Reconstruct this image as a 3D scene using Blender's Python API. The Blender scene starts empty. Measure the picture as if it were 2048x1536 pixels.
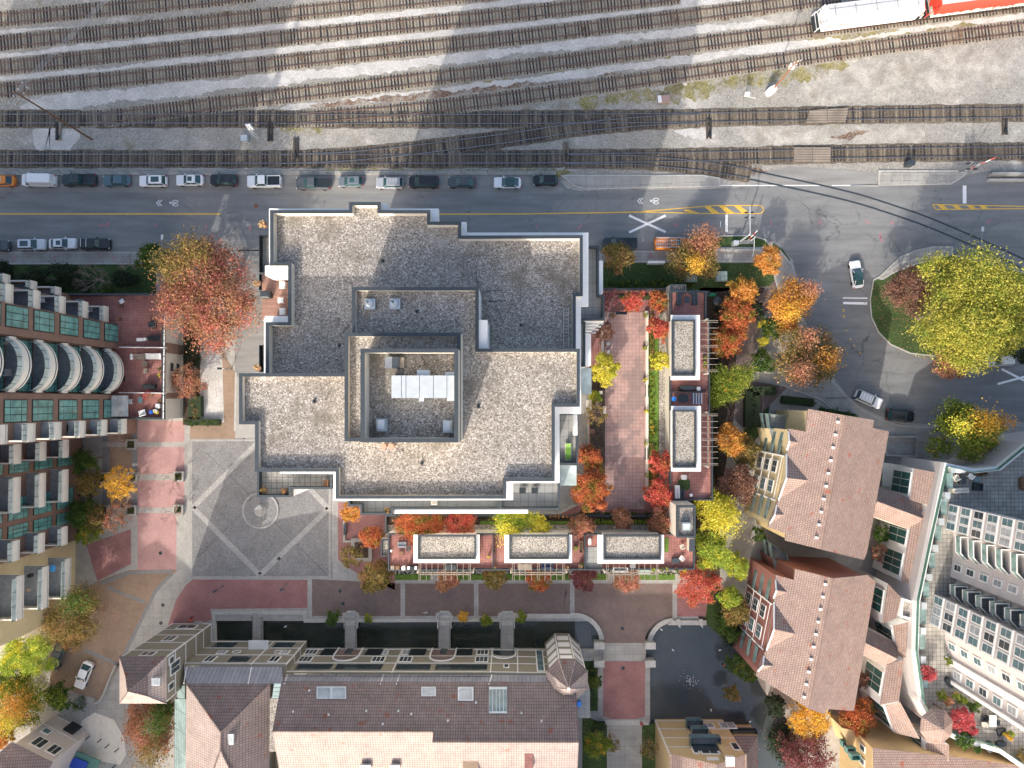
import bpy, math, random
import numpy as np
from mathutils import Matrix, Vector, Euler
random.seed(7); rng = np.random.default_rng(11)
S = bpy.context.scene; COL = S.collection
# ---------- camera: a drone 115 m up, looking almost straight down ----------
HC = 115.0; F = 1380.0
cam = bpy.data.objects.new("camera", bpy.data.cameras.new("camera")); COL.objects.link(cam)
cam.location = (0, 0, HC); cam.rotation_euler = (math.atan(32/F), math.atan(6/F), 0)
cam.data.sensor_width = 36; cam.data.lens = F/2048*36; cam.data.clip_end = 3000; S.camera = cam
RM = np.array(cam.rotation_euler.to_matrix())
S.render.resolution_x = 1024; S.render.resolution_y = 768
# ---------- light ----------
SUN_EL = math.radians(28.5); SD = Vector((-0.335, -0.942, 0)).normalized()     # towards the sun
W = bpy.data.worlds.new("World"); S.world = W; W.use_nodes = True
nt = W.node_tree; bg = nt.nodes['Background']; sky = nt.nodes.new('ShaderNodeTexSky')
sky.sky_type = 'NISHITA'; sky.sun_disc = False; sky.sun_elevation = SUN_EL
sky.sun_rotation = math.atan2(SD.x, SD.y); sky.air_density = 1.0; sky.dust_density = 5.0; sky.ozone_density = 0.4
nt.links.new(sky.outputs[0], bg.inputs[0]); bg.inputs[1].default_value = 0.15
sl = bpy.data.lights.new("sun", 'SUN'); sl.energy = 2.0; sl.angle = math.radians(0.5); sl.color = (1.0, .935, .85)
so = bpy.data.objects.new("sun", sl); COL.objects.link(so)
dv = -(SD*math.cos(SUN_EL) + Vector((0, 0, math.sin(SUN_EL)))); so.rotation_euler = dv.to_track_quat('-Z', 'Y').to_euler(); so.location = (-40, -120, 90)
S.view_settings.view_transform = 'Standard'; S.view_settings.look = 'None'; S.view_settings.exposure = 1.22; S.view_settings.gamma = 1
S.render.engine = 'CYCLES'

# ---------- helpers ----------
def P(x, y, h=0.0):
    """point at height h seen at photograph pixel x, y (2048 x 1536)"""
    d = RM @ np.array(((x-1024)/F, -(y-768)/F, -1.0)); t = (h-HC)/d[2]
    return (float(d[0]*t), float(d[1]*t), float(h))
def PL(pts, h=0.0): return [P(a, b, h) for a, b in pts]
def thing(name, label, cat, loc=(0, 0, 0), group=None, rz=0):
    o = bpy.data.objects.new(name, None); COL.objects.link(o); o.empty_display_size = .3
    o.location = loc; o.rotation_euler = (0, 0, rz); o['label'] = label; o['category'] = cat
    if group: o['group'] = group
    return o
class MB:
    def __init__(s): s.v = []; s.f = []; s.m = []
    def quad(s, *pts, m=0):
        n = len(s.v); s.v += [tuple(p) for p in pts]; s.f.append(tuple(range(n, n+len(pts)))); s.m.append(m); return s
    def prism(s, pts, z0, z1=None, m=0, mt=None, cap=True, bottom=False):
        """pts: list of xy(z); walls from z0 to z1 (or each point's own z)"""
        a = sum(pts[i][0]*pts[(i+1) % len(pts)][1]-pts[(i+1) % len(pts)][0]*pts[i][1] for i in range(len(pts)))
        if a < 0: pts = pts[::-1]
        n = len(s.v); k = len(pts)
        s.v += [(p[0], p[1], z0) for p in pts]; s.v += [(p[0], p[1], p[2] if z1 is None else z1) for p in pts]
        for i in range(k):
            j = (i+1) % k; s.f.append((n+i, n+j, n+k+j, n+k+i)); s.m.append(m)
        if cap: s.f.append(tuple(range(n+k, n+2*k))); s.m.append(m if mt is None else mt)
        if bottom: s.f.append(tuple(range(n+k-1, n-1, -1))); s.m.append(m)
        return s
    def box(s, c, d, rz=0, m=0):
        cx, cy, cz = c; dx, dy, dz = d[0]/2, d[1]/2, d[2]/2; co, si = math.cos(rz), math.sin(rz)
        pts = [(cx+a*dx*co-b*dy*si, cy+a*dx*si+b*dy*co) for a, b in ((-1, -1), (1, -1), (1, 1), (-1, 1))]
        return s.prism(pts, cz-dz, cz+dz, m, bottom=True)
    def tube(s, a, b, r0, r1=None, k=6, m=0, cap=True):
        r1 = r0 if r1 is None else r1; a = Vector(a); b = Vector(b); d = (b-a)
        if d.length < 1e-6: return s
        u = d.orthogonal().normalized(); w = d.normalized().cross(u); n = len(s.v)
        for c, r in ((a, r0), (b, r1)):
            for i in range(k):
                t = 2*math.pi*i/k; q = c+(u*math.cos(t)+w*math.sin(t))*r; s.v.append(tuple(q))
        for i in range(k):
            j = (i+1) % k; s.f.append((n+i, n+j, n+k+j, n+k+i)); s.m.append(m)
        if cap: s.f.append(tuple(range(n+k, n+2*k))); s.m.append(m); s.f.append(tuple(range(n+k-1, n-1, -1))); s.m.append(m)
        return s
    def loft(s, layers, m=0, cap=True):
        k = len(layers[0]); n = len(s.v)
        for L in layers: s.v += [tuple(p) for p in L]
        for q in range(len(layers)-1):
            for i in range(k):
                j = (i+1) % k; a = n+q*k; s.f.append((a+i, a+j, a+k+j, a+k+i)); s.m.append(m)
        if cap:
            s.f.append(tuple(range(n+(len(layers)-1)*k, n+len(layers)*k))); s.m.append(m); s.f.append(tuple(range(n+k-1, n-1, -1))); s.m.append(m)
        return s
    def wall(s, pts, t, z0, z1, m=0, closed=True, inset=0):
        """thin wall/parapet following pts, thickness t to the left side of travel"""
        k = len(pts); V2 = [Vector((p[0], p[1])) for p in pts]
        def off(i, dd):
            if closed or 0 < i < k-1:
                a = (V2[i]-V2[(i-1) % k]).normalized(); b = (V2[(i+1) % k]-V2[i]).normalized()
                na = Vector((-a.y, a.x)); nb = Vector((-b.y, b.x)); mm = na+nb
                if mm.length < 1e-3: return V2[i]+na*dd
                mm.normalize(); c = max(.35, mm.dot(na)); return V2[i]+mm*(dd/c)
            e = (V2[1]-V2[0]) if i == 0 else (V2[-1]-V2[-2]); e.normalize(); return V2[i]+Vector((-e.y, e.x))*dd
        A = [off(i, inset) for i in range(k)]; B = [off(i, inset+t) for i in range(k)]; n = len(s.v)
        for L, z in ((A, z0), (A, z1), (B, z1), (B, z0)): s.v += [(q.x, q.y, z) for q in L]
        for i in range(k if closed else k-1):
            j = (i+1) % k
            for r in range(4):
                r2 = (r+1) % 4; s.f.append((n+r*k+j, n+r*k+i, n+r2*k+i, n+r2*k+j)); s.m.append(m)
        if not closed:
            for e in (0, k-1): s.f.append(tuple(n+r*k+e for r in ((0, 1, 2, 3) if e == 0 else (3, 2, 1, 0)))); s.m.append(m)
        return s
    def build(s, name, mats, parent=None, smooth=False, label=None, local=False, kind=None, uvrot=0.0):
        if not isinstance(mats, (list, tuple)): mats = [mats]
        me = bpy.data.meshes.new(name)
        V = s.v
        if parent is not None and not local:
            M = (Matrix.Translation(parent_loc(parent)) @ Matrix.Rotation(parent_rz(parent), 4, 'Z')).inverted()
            V = [tuple(M @ Vector(p)) for p in V]
        me.from_pydata(V, [], s.f); me.polygons.foreach_set('material_index', s.m)
        for q in mats: me.materials.append(q)
        uv = me.uv_layers.new(name='UVMap'); arr = np.zeros(len(me.loops)*2); cr, sr = math.cos(uvrot), math.sin(uvrot)
        for p in me.polygons:
            nrm = p.normal
            if abs(nrm.z) > .97: t = Vector((cr, sr, 0)); b = Vector((-sr, cr, 0))
            else:
                t = Vector((-nrm.y, nrm.x, 0)).normalized(); b = nrm.cross(t)
            for li in p.loop_indices:
                c = me.vertices[me.loops[li].vertex_index].co; arr[2*li] = c.dot(t); arr[2*li+1] = c.dot(b)
        uv.data.foreach_set('uv', arr)
        if smooth: me.polygons.foreach_set('use_smooth', [True]*len(me.polygons))
        me.update(); o = bpy.data.objects.new(name, me); COL.objects.link(o)
        if parent is not None: o.parent = parent
        if label: o['label'] = label
        if kind: o['kind'] = kind
        return o
def parent_loc(o):
    l = Vector(o.location)
    if o.parent: l = Matrix.Rotation(parent_rz(o.parent), 4, 'Z') @ l + parent_loc(o.parent)
    return l
def parent_rz(o): return o.rotation_euler.z + (parent_rz(o.parent) if o.parent else 0)
def tag(o, label, cat, group=None, kind=None):
    o['label'] = label; o['category'] = cat
    if group: o['group'] = group
    if kind: o['kind'] = kind
    return o
def single(name, label, cat, mb, mats, group=None, kind=None, smooth=False):
    """a thing that is one mesh, with its origin at its base"""
    v = np.array(mb.v); c = Vector((float(v[:, 0].mean()), float(v[:, 1].mean()), float(v[:, 2].min())))
    mb.v = [(p[0]-c.x, p[1]-c.y, p[2]-c.z) for p in mb.v]
    o = mb.build(name, mats, smooth=smooth); o.location = c; return tag(o, label, cat, group, kind)
def struct(name, mb, mats, **k):
    o = mb.build(name, mats, **k); o['kind'] = 'structure'; o['label'] = name.replace('_', ' '); return o
def copy_tree(o, parent=None):
    c = o.copy(); COL.objects.link(c)
    if parent: c.parent = parent
    for ch in list(o.children): copy_tree(ch, c)
    return c
# ---------- materials ----------
def newmat(name):
    m = bpy.data.materials.new(name); m.use_nodes = True; t = m.node_tree; b = t.nodes['Principled BSDF']; return m, t, b
def N(t, ty, **k):
    n = t.nodes.new(ty)
    for a, v in k.items():
        if a.startswith('i_'): n.inputs[int(a[2:]) if a[2:].isdigit() else a[2:]].default_value = v
        else: setattr(n, a, v)
    return n
def c4(c): return (c[0], c[1], c[2], 1)
def ramp(t, fac, stops, interp='LINEAR'):
    r = N(t, 'ShaderNodeValToRGB'); e = r.color_ramp; e.interpolation = interp
    while len(e.elements) < len(stops): e.elements.new(.5)
    for q, (p, c) in zip(e.elements, stops): q.position = p; q.color = c4(c)
    t.links.new(fac, r.inputs[0]); return r.outputs[0]
def pos(t, uv=False):
    if uv: return N(t, 'ShaderNodeUVMap', uv_map='UVMap').outputs[0]
    return N(t, 'ShaderNodeNewGeometry').outputs['Position']
def noise(t, vec, sc, det=3, rough=.55):
    n = N(t, 'ShaderNodeTexNoise', i_Scale=sc, i_Detail=det, i_Roughness=rough); t.links.new(vec, n.inputs['Vector']); return n.outputs[0]
def mix(t, f, a, b, mode='MIX'):
    n = N(t, 'ShaderNodeMix', data_type='RGBA', blend_type=mode)
    for v, i in ((f, 0), (a, 6), (b, 7)):
        if isinstance(v, (int, float)): n.inputs[i].default_value = v
        elif isinstance(v, tuple): n.inputs[i].default_value = c4(v)
        else: t.links.new(v, n.inputs[i])
    return n.outputs[2]
def mrange(t, v, a, b, c=0, d=1):
    n = N(t, 'ShaderNodeMapRange'); t.links.new(v, n.inputs[0])
    for i, q in enumerate((a, b, c, d)): n.inputs[i+1].default_value = q
    return n.outputs[0]
def bump(t, b, h, st=.4, dist=.05):
    n = N(t, 'ShaderNodeBump'); n.inputs['Strength'].default_value = st; n.inputs['Distance'].default_value = dist
    t.links.new(h, n.inputs['Height']); t.links.new(n.outputs[0], b.inputs['Normal'])
def flat(name, c, rough=.7, metal=0, var=.18, sc=1.5, spec=None, fine=None):
    m, t, b = newmat(name); p = pos(t); k = noise(t, p, sc, 5, .65)
    f = mrange(t, k, .3, .7, 1-var, 1+var); col = mix(t, 1.0, c, f, 'MULTIPLY')
    if fine: col = mix(t, 1.0, col, mrange(t, noise(t, p, fine[0], 2), .3, .7, 1-fine[1], 1+fine[1]), 'MULTIPLY')
    t.links.new(col, b.inputs['Base Color']); b.inputs['Roughness'].default_value = rough; b.inputs['Metallic'].default_value = metal
    if spec is not None: b.inputs['Specular IOR Level'].default_value = spec
    return m
def gravel(name, cols, sc, patch=None, patchsc=.08, rough=.95, big=.12):
    m, t, b = newmat(name); p = pos(t); v = N(t, 'ShaderNodeTexVoronoi', i_Scale=sc); t.links.new(p, v.inputs['Vector'])
    x = N(t, 'ShaderNodeSeparateColor'); t.links.new(v.outputs['Color'], x.inputs[0])
    col = ramp(t, x.outputs[0], cols)
    col = mix(t, 1.0, col, mrange(t, noise(t, p, .35, 4, .6), .3, .7, 1-big, 1+big), 'MULTIPLY')
    if patch:
        for i, (pc, lo, hi, ps) in enumerate(patch):
            q = N(t, 'ShaderNodeVectorMath', operation='ADD', i_1=(31*i+7, 11*i, 0)); t.links.new(p, q.inputs[0])
            col = mix(t, mrange(t, noise(t, q.outputs[0], ps, 6, .7), lo, hi, 0, .85), col, mix(t, 1.0, pc, mrange(t, x.outputs[1], 0, 1, .6, 1.3), 'MULTIPLY'))
    t.links.new(col, b.inputs['Base Color']); b.inputs['Roughness'].default_value = rough; bump(t, b, v.outputs['Distance'], .5, .08/sc*4); return m
def bricks(name, c1, c2, mortar, bw, bh, ms=.012, off=.5, var=.2, sc=.4, bumpst=.3, patch=None, rough=.85, stain=None):
    m, t, b = newmat(name); uv = pos(t, True)
    n = N(t, 'ShaderNodeTexBrick', offset=off); n.inputs['Scale'].default_value = 1; n.inputs['Brick Width'].default_value = bw
    n.inputs['Row Height'].default_value = bh; n.inputs['Mortar Size'].default_value = ms; n.inputs['Mortar Smooth'].default_value = .3
    n.inputs['Color1'].default_value = c4(c1); n.inputs['Color2'].default_value = c4(c2); n.inputs['Mortar'].default_value = c4(mortar)
    t.links.new(uv, n.inputs['Vector']); p = pos(t)
    col = mix(t, 1.0, n.outputs[0], mrange(t, noise(t, p, sc, 5, .65), .3, .7, 1-var, 1+var), 'MULTIPLY')
    if patch:
        pc, lo, hi, ps = patch
        col = mix(t, mrange(t, noise(t, p, ps, 3, .6), lo, hi, 0, .8), col, mix(t, 1.0, pc, n.outputs[0], 'SOFT_LIGHT'))
    if stain:
        pc, lo, hi, ps = stain
        col = mix(t, mrange(t, noise(t, p, ps, 8, .75), lo, hi, 0, .75), col, pc)
    t.links.new(col, b.inputs['Base Color']); b.inputs['Roughness'].default_value = rough
    bump(t, b, mrange(t, n.outputs[1], 0, 1, 1, 0), bumpst, .03); return m
def glassm(name, c, rough=.08, var=.25, spec=.6):
    m, t, b = newmat(name); p = pos(t); col = mix(t, 1.0, c, mrange(t, noise(t, p, .9, 2), .3, .7, 1-var, 1+var), 'MULTIPLY')
    t.links.new(col, b.inputs['Base Color']); b.inputs['Roughness'].default_value = rough; b.inputs['Specular IOR Level'].default_value = spec; return m
def leafm(name, stops, coarse=None, rough=.75):
    m, t, b = newmat(name); g = N(t, 'ShaderNodeNewGeometry')
    nz_ = mrange(t, noise(t, g.outputs['Position'], 1.1, 3, .6), .34, .66); fm_ = N(t, 'ShaderNodeMix', data_type='FLOAT'); fm_.inputs[0].default_value = .5; t.links.new(g.outputs['Random Per Island'], fm_.inputs[2]); t.links.new(nz_, fm_.inputs[3])
    col = ramp(t, fm_.outputs[0], stops)
    if coarse:
        cc, lo, hi = coarse; col = mix(t, mrange(t, noise(t, g.outputs['Position'], .55, 3, .6), lo, hi, 0, .9), col, mix(t, 1.0, cc, mrange(t, g.outputs['Random Per Island'], 0, 1, .7, 1.3), 'MULTIPLY'))
    t.links.new(col, b.inputs['Base Color']); b.inputs['Roughness'].default_value = rough; b.inputs['Specular IOR Level'].default_value = .2
    tr = N(t, 'ShaderNodeBsdfTranslucent'); t.links.new(col, tr.inputs[0]); mx = N(t, 'ShaderNodeMixShader'); mx.inputs[0].default_value = .35
    t.links.new(b.outputs[0], mx.inputs[1]); t.links.new(tr.outputs[0], mx.inputs[2]); t.links.new(mx.outputs[0], t.nodes['Material Output'].inputs[0]); return m
def asphaltm(name, c, crack=.6):
    m, t, b = newmat(name); p = pos(t); s = N(t, 'ShaderNodeVectorMath', operation='MULTIPLY', i_1=(.25, 1.6, 1)); t.links.new(p, s.inputs[0])
    col = mix(t, 1.0, c, mrange(t, noise(t, s.outputs[0], .45, 6, .65), .3, .7, .78, 1.22), 'MULTIPLY')
    col = mix(t, 1.0, col, mrange(t, noise(t, p, 9, 2), .3, .7, .9, 1.12), 'MULTIPLY')
    w = N(t, 'ShaderNodeTexNoise', i_Scale=.8, i_Detail=5); t.links.new(p, w.inputs['Vector'])
    d = N(t, 'ShaderNodeVectorMath', operation='MULTIPLY_ADD', i_1=(2.5, 2.5, 0)); t.links.new(w.outputs['Color'], d.inputs[0]); t.links.new(p, d.inputs[2])
    v = N(t, 'ShaderNodeTexVoronoi', feature='DISTANCE_TO_EDGE', i_Scale=.16); t.links.new(d.outputs[0], v.inputs['Vector'])
    k = mrange(t, v.outputs['Distance'], .0, .012, 1, 0); g = mrange(t, noise(t, p, .09, 3), .5, .56, 0, crack)
    mm = N(t, 'ShaderNodeMath', operation='MULTIPLY'); t.links.new(k, mm.inputs[0]); t.links.new(g, mm.inputs[1])
    col = mix(t, mm.outputs[0], col, (.02, .022, .026)); t.links.new(col, b.inputs['Base Color']); b.inputs['Roughness'].default_value = .85; return m
M = {}
M['yard'] = gravel('yard_gravel', [(0, (.19, .185, .165)), (.5, (.27, .26, .235)), (1, (.36, .345, .315))], 7, patch=[((.50, .47, .43), .53, .66, .09), ((.20, .17, .10), .60, .70, .16), ((.13, .17, .06), .66, .74, .22)])
M['ballast'] = gravel('track_ballast', [(0, (.20, .18, .145)), (.5, (.30, .27, .22)), (1, (.38, .345, .29))], 9, patch=[((.17, .09, .04), .56, .68, .3), ((.14, .15, .05), .64, .72, .35)])
M['pale'] = gravel('pale_gravel', [(0, (.36, .35, .33)), (.5, (.46, .445, .425)), (1, (.56, .545, .52))], 8, big=.18)
M['dust'] = gravel('dusty_gravel', [(0, (.26, .25, .225)), (.5, (.33, .32, .29)), (1, (.41, .395, .365))], 8, big=.3, patch=[((.25, .23, .19), .5, .65, .3)])
M['weed'] = gravel('dry_weeds', [(0, (.13, .12, .05)), (.35, (.20, .175, .07)), (.7, (.29, .24, .12)), (1, (.13, .16, .05))], 5, big=.35, patch=[((.30, .285, .25), .46, .56, .35)])
M['rustweed'] = gravel('rust_weeds', [(0, (.10, .065, .05)), (.5, (.17, .105, .075)), (1, (.27, .21, .15))], 5, big=.35, patch=[((.29, .27, .24), .46, .56, .4)])
M['ballast_dark'] = gravel('oily_ballast', [(0, (.055, .045, .035)), (.5, (.115, .095, .075)), (1, (.20, .175, .14))], 9, patch=[((.24, .20, .15), .52, .66, .12)])
M['roofgravel'] = gravel('roof_gravel', [(0, (.11, .099, .087)), (.3, (.21, .19, .168)), (.65, (.295, .27, .24)), (.9, (.39, .36, .325)), (1, (.55, .53, .5))], 9, big=.10, patch=[((.15, .135, .11), .54, .66, .22), ((.36, .34, .31), .60, .72, .15)])
M['roofgravel2'] = gravel('pavilion_gravel', [(0, (.07, .066, .055)), (.4, (.22, .20, .175)), (.75, (.40, .375, .33)), (1, (.50, .48, .44))], 11, big=.14, patch=[((.16, .15, .13), .58, .70, .5)])
M['asphalt'] = asphaltm('asphalt', (.185, .19, .19)); M['asphalt2'] = asphaltm('worn_asphalt', (.22, .22, .212), .3)
M['patch'] = flat('asphalt_patch', (.205, .207, .205), .85, var=.12, fine=(9, .1))
M['conc'] = bricks('pavement_concrete', (.33, .32, .295), (.30, .292, .27), (.17, .165, .15), 1.5, 1.5, .02, 0, .16, .5, .2, stain=((.2, .17, .14), .62, .8, .6))
M['concplain'] = flat('concrete', (.335, .325, .30), .85, var=.15, sc=.8, fine=(6, .08))
M['curb'] = flat('kerb_concrete', (.42, .41, .38), .85, var=.18, sc=2)
M['plaza'] = gravel('exposed_aggregate', [(0, (.15, .148, .145)), (1, (.27, .265, .26))], 9, big=.14)
M['stoneband'] = bricks('stone_band', (.36, .35, .33), (.31, .30, .285), (.2, .2, .19), .6, .6, .015, 0, .14)
M['redbrick'] = bricks('red_brick_paving', (.34, .165, .15), (.28, .13, .125), (.17, .09, .085), .22, .11, .008, .5, .2, .35, .2, stain=((.22, .16, .14), .55, .8, .8))
M['pinkpave'] = bricks('pink_paving', (.42, .25, .235), (.38, .22, .21), (.30, .19, .18), .3, .3, .008, 0, .14, .35, .2, stain=((.3, .24, .23), .55, .8, .5))
M['brownbrick'] = bricks('brown_brick_paving', (.20, .145, .135), (.165, .115, .11), (.12, .09, .085), .22, .11, .006, .5, .22, .3, .2, stain=((.13, .115, .06), .48, .66, 1.3))
M['tanbrick'] = bricks('tan_brick_paving', (.30, .215, .15), (.25, .175, .125), (.18, .13, .1), .22, .11, .006, .5, .2, .3, .2, stain=((.17, .12, .09), .58, .8, .7))
M['deckpave'] = bricks('terrace_pavers', (.39, .26, .23), (.33, .215, .195), (.17, .11, .10), .6, .6, .022, 0, .25, .22, .25, patch=((.27, .26, .26), .54, .60, .17))  # grey patches in the colour stand in for blotchy shade
M['redtile'] = bricks('red_terrace_tile', (.31, .135, .115), (.26, .11, .098), (.12, .07, .06), .42, .42, .02, 0, .3, .35, .25, stain=((.30, .24, .22), .55, .75, .35))
M['greytile'] = bricks('grey_terrace_tile', (.27, .28, .275), (.24, .25, .25), (.12, .13, .13), .9, .9, .025, 0, .16)
M['stonetile'] = bricks('stone_terrace_tile', (.33, .32, .29), (.27, .262, .24), (.08, .08, .075), .6, .6, .03, 0, .35, .4)
M['deck'] = bricks('wood_deck', (.33, .19, .14), (.27, .15, .115), (.11, .06, .05), 8, .14, .012, .5, .2)
M['rooftile'] = bricks('brown_shaded_roof_tile', (.235, .18, .165), (.195, .15, .14), (.075, .06, .058), .36, .44, .035, 0, .18, .5, .6, patch=((.36, .16, .10), .62, .70, .7), stain=((.15, .125, .115), .52, .8, .45))  # brown tile, also the shaded copy for north-facing slopes
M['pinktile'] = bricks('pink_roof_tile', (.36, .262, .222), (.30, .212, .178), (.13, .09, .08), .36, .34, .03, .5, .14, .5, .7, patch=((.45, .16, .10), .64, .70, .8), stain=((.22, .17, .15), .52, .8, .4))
M['sunlit_tile'] = bricks('sunlit_roof_tile', (.40, .325, .295), (.345, .28, .25), (.15, .115, .105), .36, .44, .03, 0, .14, .5, .6, patch=((.42, .2, .14), .64, .70, .8), stain=((.25, .21, .19), .52, .8, .4))  # sunlit copy of the same tile; the sun is put into its colour
M['coping'] = flat('dark_metal_coping', (.050, .062, .072), .45, .3, var=.12)
M['white'] = flat('white_render', (.74, .74, .73), .6, var=.05)
M['cream'] = flat('cream_render', (.62, .58, .50), .7, var=.08)
M['offwhite'] = flat('pinkish_white_render', (.52, .48, .465), .7, var=.05)
M['taupe'] = flat('taupe_render', (.235, .215, .165), .75, var=.07)
M['yellow'] = flat('ochre_render', (.55, .41, .215), .75, var=.06)
M['lemon'] = flat('pale_yellow_render', (.60, .49, .29), .75, var=.06)
M['brickwall'] = bricks('facade_brick', (.26, .16, .12), (.22, .135, .10), (.20, .14, .11), .22, .075, .01, .5, .12, .6, .2)
M['rosebrick'] = bricks('rose_brick', (.33, .125, .10), (.28, .105, .09), (.25, .15, .12), .22, .075, .01, .5, .1, .6, .2)
M['balc'] = flat('balcony_cream', (.74, .71, .63), .7, var=.06)
M['teal'] = glassm('teal_glass', (.14, .34, .31), .1, .3); M['ggreen'] = glassm('green_tinted_glass', (.17, .25, .24), .12, .4); M['pglass'] = glassm('pale_glass', (.42, .50, .48), .12)
M['dglass'] = glassm('dark_glass', (.045, .06, .068)); M['bglass'] = glassm('blue_glass', (.10, .17, .19)); M['curtain'] = glassm('curtained_glass', (.33, .36, .38), .15)
M['tealmetal'] = flat('green_metal', (.10, .235, .19), .5, .2); M['darkmetal'] = flat('dark_metal', (.035, .045, .05), .45, .5)
M['greymetal'] = flat('grey_metal', (.30, .32, .33), .4, .6); M['lightmetal'] = flat('light_metal', (.50, .54, .56), .4, .3, var=.08)
M['seam'] = bricks('standing_seam_roof', (.29, .30, .34), (.25, .26, .30), (.05, .052, .058), .62, 40, .03, 0, .2, .5, .4, rough=.4)
M['seamglass'] = bricks('glazed_lean_to', (.27, .36, .36), (.24, .33, .33), (.05, .07, .07), 3, .62, .05, 0, .3, .6, .4, rough=.3)
M['sleeper'] = None
m, t, b = newmat('timber_sleeper'); oi = N(t, 'ShaderNodeObjectInfo'); g = N(t, 'ShaderNodeNewGeometry')
ad = N(t, 'ShaderNodeMath', operation='ADD'); t.links.new(oi.outputs['Random'], ad.inputs[0]); t.links.new(g.outputs['Random Per Island'], ad.inputs[1])
fr = N(t, 'ShaderNodeMath', operation='FRACT'); t.links.new(ad.outputs[0], fr.inputs[0])
cc = ramp(t, fr.outputs[0], [(0, (.018, .019, .022)), (.35, (.05, .042, .036)), (.65, (.11, .09, .07)), (1, (.21, .18, .135))])
t.links.new(mix(t, 1.0, cc, mrange(t, noise(t, g.outputs['Position'], 4, 3), .3, .7, .75, 1.25), 'MULTIPLY'), b.inputs['Base Color']); b.inputs['Roughness'].default_value = .9; M['sleeper'] = m
M['rail'] = flat('rusty_rail', (.19, .125, .10), .5, .4, var=.3, sc=.5); M['railshine'] = flat('worn_rail', (.28, .27, .27), .3, .8, var=.2)
M['yellowpaint'] = flat('yellow_paint', (.72, .44, .07), .7, var=.22, sc=3); M['whitepaint'] = flat('white_paint', (.78, .78, .77), .7, var=.12, sc=4)
M['soil'] = gravel('planting_bed', [(0, (.03, .022, .016)), (1, (.09, .065, .045))], 6)
M['timber'] = flat('weathered_timber', (.25, .215, .175), .8, var=.2); M['brownwood'] = flat('brown_wood', (.17, .09, .05), .7)
for nm_, ca_, cb_ in (('water', (.052, .064, .066), (.075, .088, .092)), ('canal', (.010, .016, .011), (.028, .036, .03))):  # canal is darker: the reflected buildings are put into its colour
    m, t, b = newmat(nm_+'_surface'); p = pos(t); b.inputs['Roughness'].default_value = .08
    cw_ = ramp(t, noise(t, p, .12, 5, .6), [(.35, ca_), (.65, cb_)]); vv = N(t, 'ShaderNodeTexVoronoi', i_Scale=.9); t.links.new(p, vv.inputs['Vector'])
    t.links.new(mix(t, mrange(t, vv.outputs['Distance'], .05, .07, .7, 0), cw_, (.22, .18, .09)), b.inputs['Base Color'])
    bump(t, b, noise(t, p, 2.5, 3), .3, .06); M[nm_] = m
M['grass'] = gravel('lawn', [(0, (.022, .045, .012)), (.5, (.04, .075, .018)), (1, (.07, .11, .03))], 9, big=.25)
M['brightgrass'] = gravel('bright_lawn', [(0, (.05, .10, .012)), (.5, (.09, .17, .02)), (1, (.14, .23, .04))], 9, big=.2)
def solid(name, c, rough=.5, metal=0): return flat(name, c, rough, metal, var=.06)
# ---------- setting: ground, yard, road, pavements, water ----------
big = 700.0
struct('ground', MB().quad((-big, -big, -.9), (big, -big, -.9), (big, big, -.9), (-big, big, -.9)), M['concplain'])
yN = P(0, 503)[1]
struct('rail_yard_ground', MB().prism([(-big, yN), (big, yN), (big, big), (-big, big)], -.9, 0), M['yard'])
yc0, yc1 = P(0, 1241)[1], P(0, 1281)[1]
xs = {k: P(k, 1260)[0] for k in (425, 1205, 1290, 1600)}
g = MB(); g.prism([(-big, yc0), (big, yc0), (big, yN), (-big, yN)], -.9, 0)
g.prism([(-big, -big), (xs[425], -big), (xs[425], yc0), (-big, yc0)], -.9, 0)
g.prism([(xs[425], -big), (xs[1205], -big), (xs[1205], yc1-1.3), (xs[425], yc1-1.3)], -.9, -.05)
g.prism([(xs[1205], -big), (xs[1290], -big), (xs[1290], yc0), (xs[1205], yc0)], -.9, 0)
g.prism(PL([(1560, 1241), (2600, 1241), (2600, 1900), (1640, 1900), (1610, 1536), (1575, 1440), (1530, 1385), (1500, 1330), (1470, 1290)]), -.9, 0)
struct('paved_ground', g, M['concplain'])
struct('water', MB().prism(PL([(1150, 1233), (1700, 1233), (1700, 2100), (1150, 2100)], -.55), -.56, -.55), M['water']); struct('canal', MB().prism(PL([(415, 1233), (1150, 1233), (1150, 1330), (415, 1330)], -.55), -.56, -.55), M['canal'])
def sheet(name, pts, z, mat, h=None, **k):
    return struct(name, MB().prism(PL(pts, z if h is None else h), z-.003, z), mat, **k)
# roads
def arc(cx, cy, rx, ry, a0, a1, n=12): return [(cx+rx*math.cos(math.radians(a0+(a1-a0)*i/n)), cy+ry*math.sin(math.radians(a0+(a1-a0)*i/n))) for i in range(n+1)]
road = [(-400, 374), (0, 374), (1105, 374), (1135, 377), (1160, 382), (1420, 378), (1540, 371), (1690, 372), (1745, 370), (1905, 368), (1935, 350), (1975, 342), (2048, 342), (2500, 342), (2500, 900),
        (2048, 846), (1990, 838), (1900, 846), (1850, 848), (1800, 845), (1760, 832), (1720, 812), (1690, 785), (1660, 745), (1630, 690), (1610, 640), (1597, 560), (1585, 520), (1560, 492), (1515, 471), (1430, 470), (1411, 488), (1400, 503), (-400, 503)]
road = [(a, b-28 if (b == 374 and a < 1120) else b) for a, b in road]
sheet('road', road, .012, M['asphalt'])
sheet('road_edge', [(-400, 480), (1190, 480), (1190, 502), (-400, 502)], .016, M['asphalt2'])
sheet('road_edge', [(-400, 350), (1090, 350), (1125, 376), (1125, 388), (-400, 383)], .016, M['asphalt2'])
sheet('lane', [(472, 500), (560, 500), (560, 880), (470, 745), (468, 620)], .016, M['asphalt2'])
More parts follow.
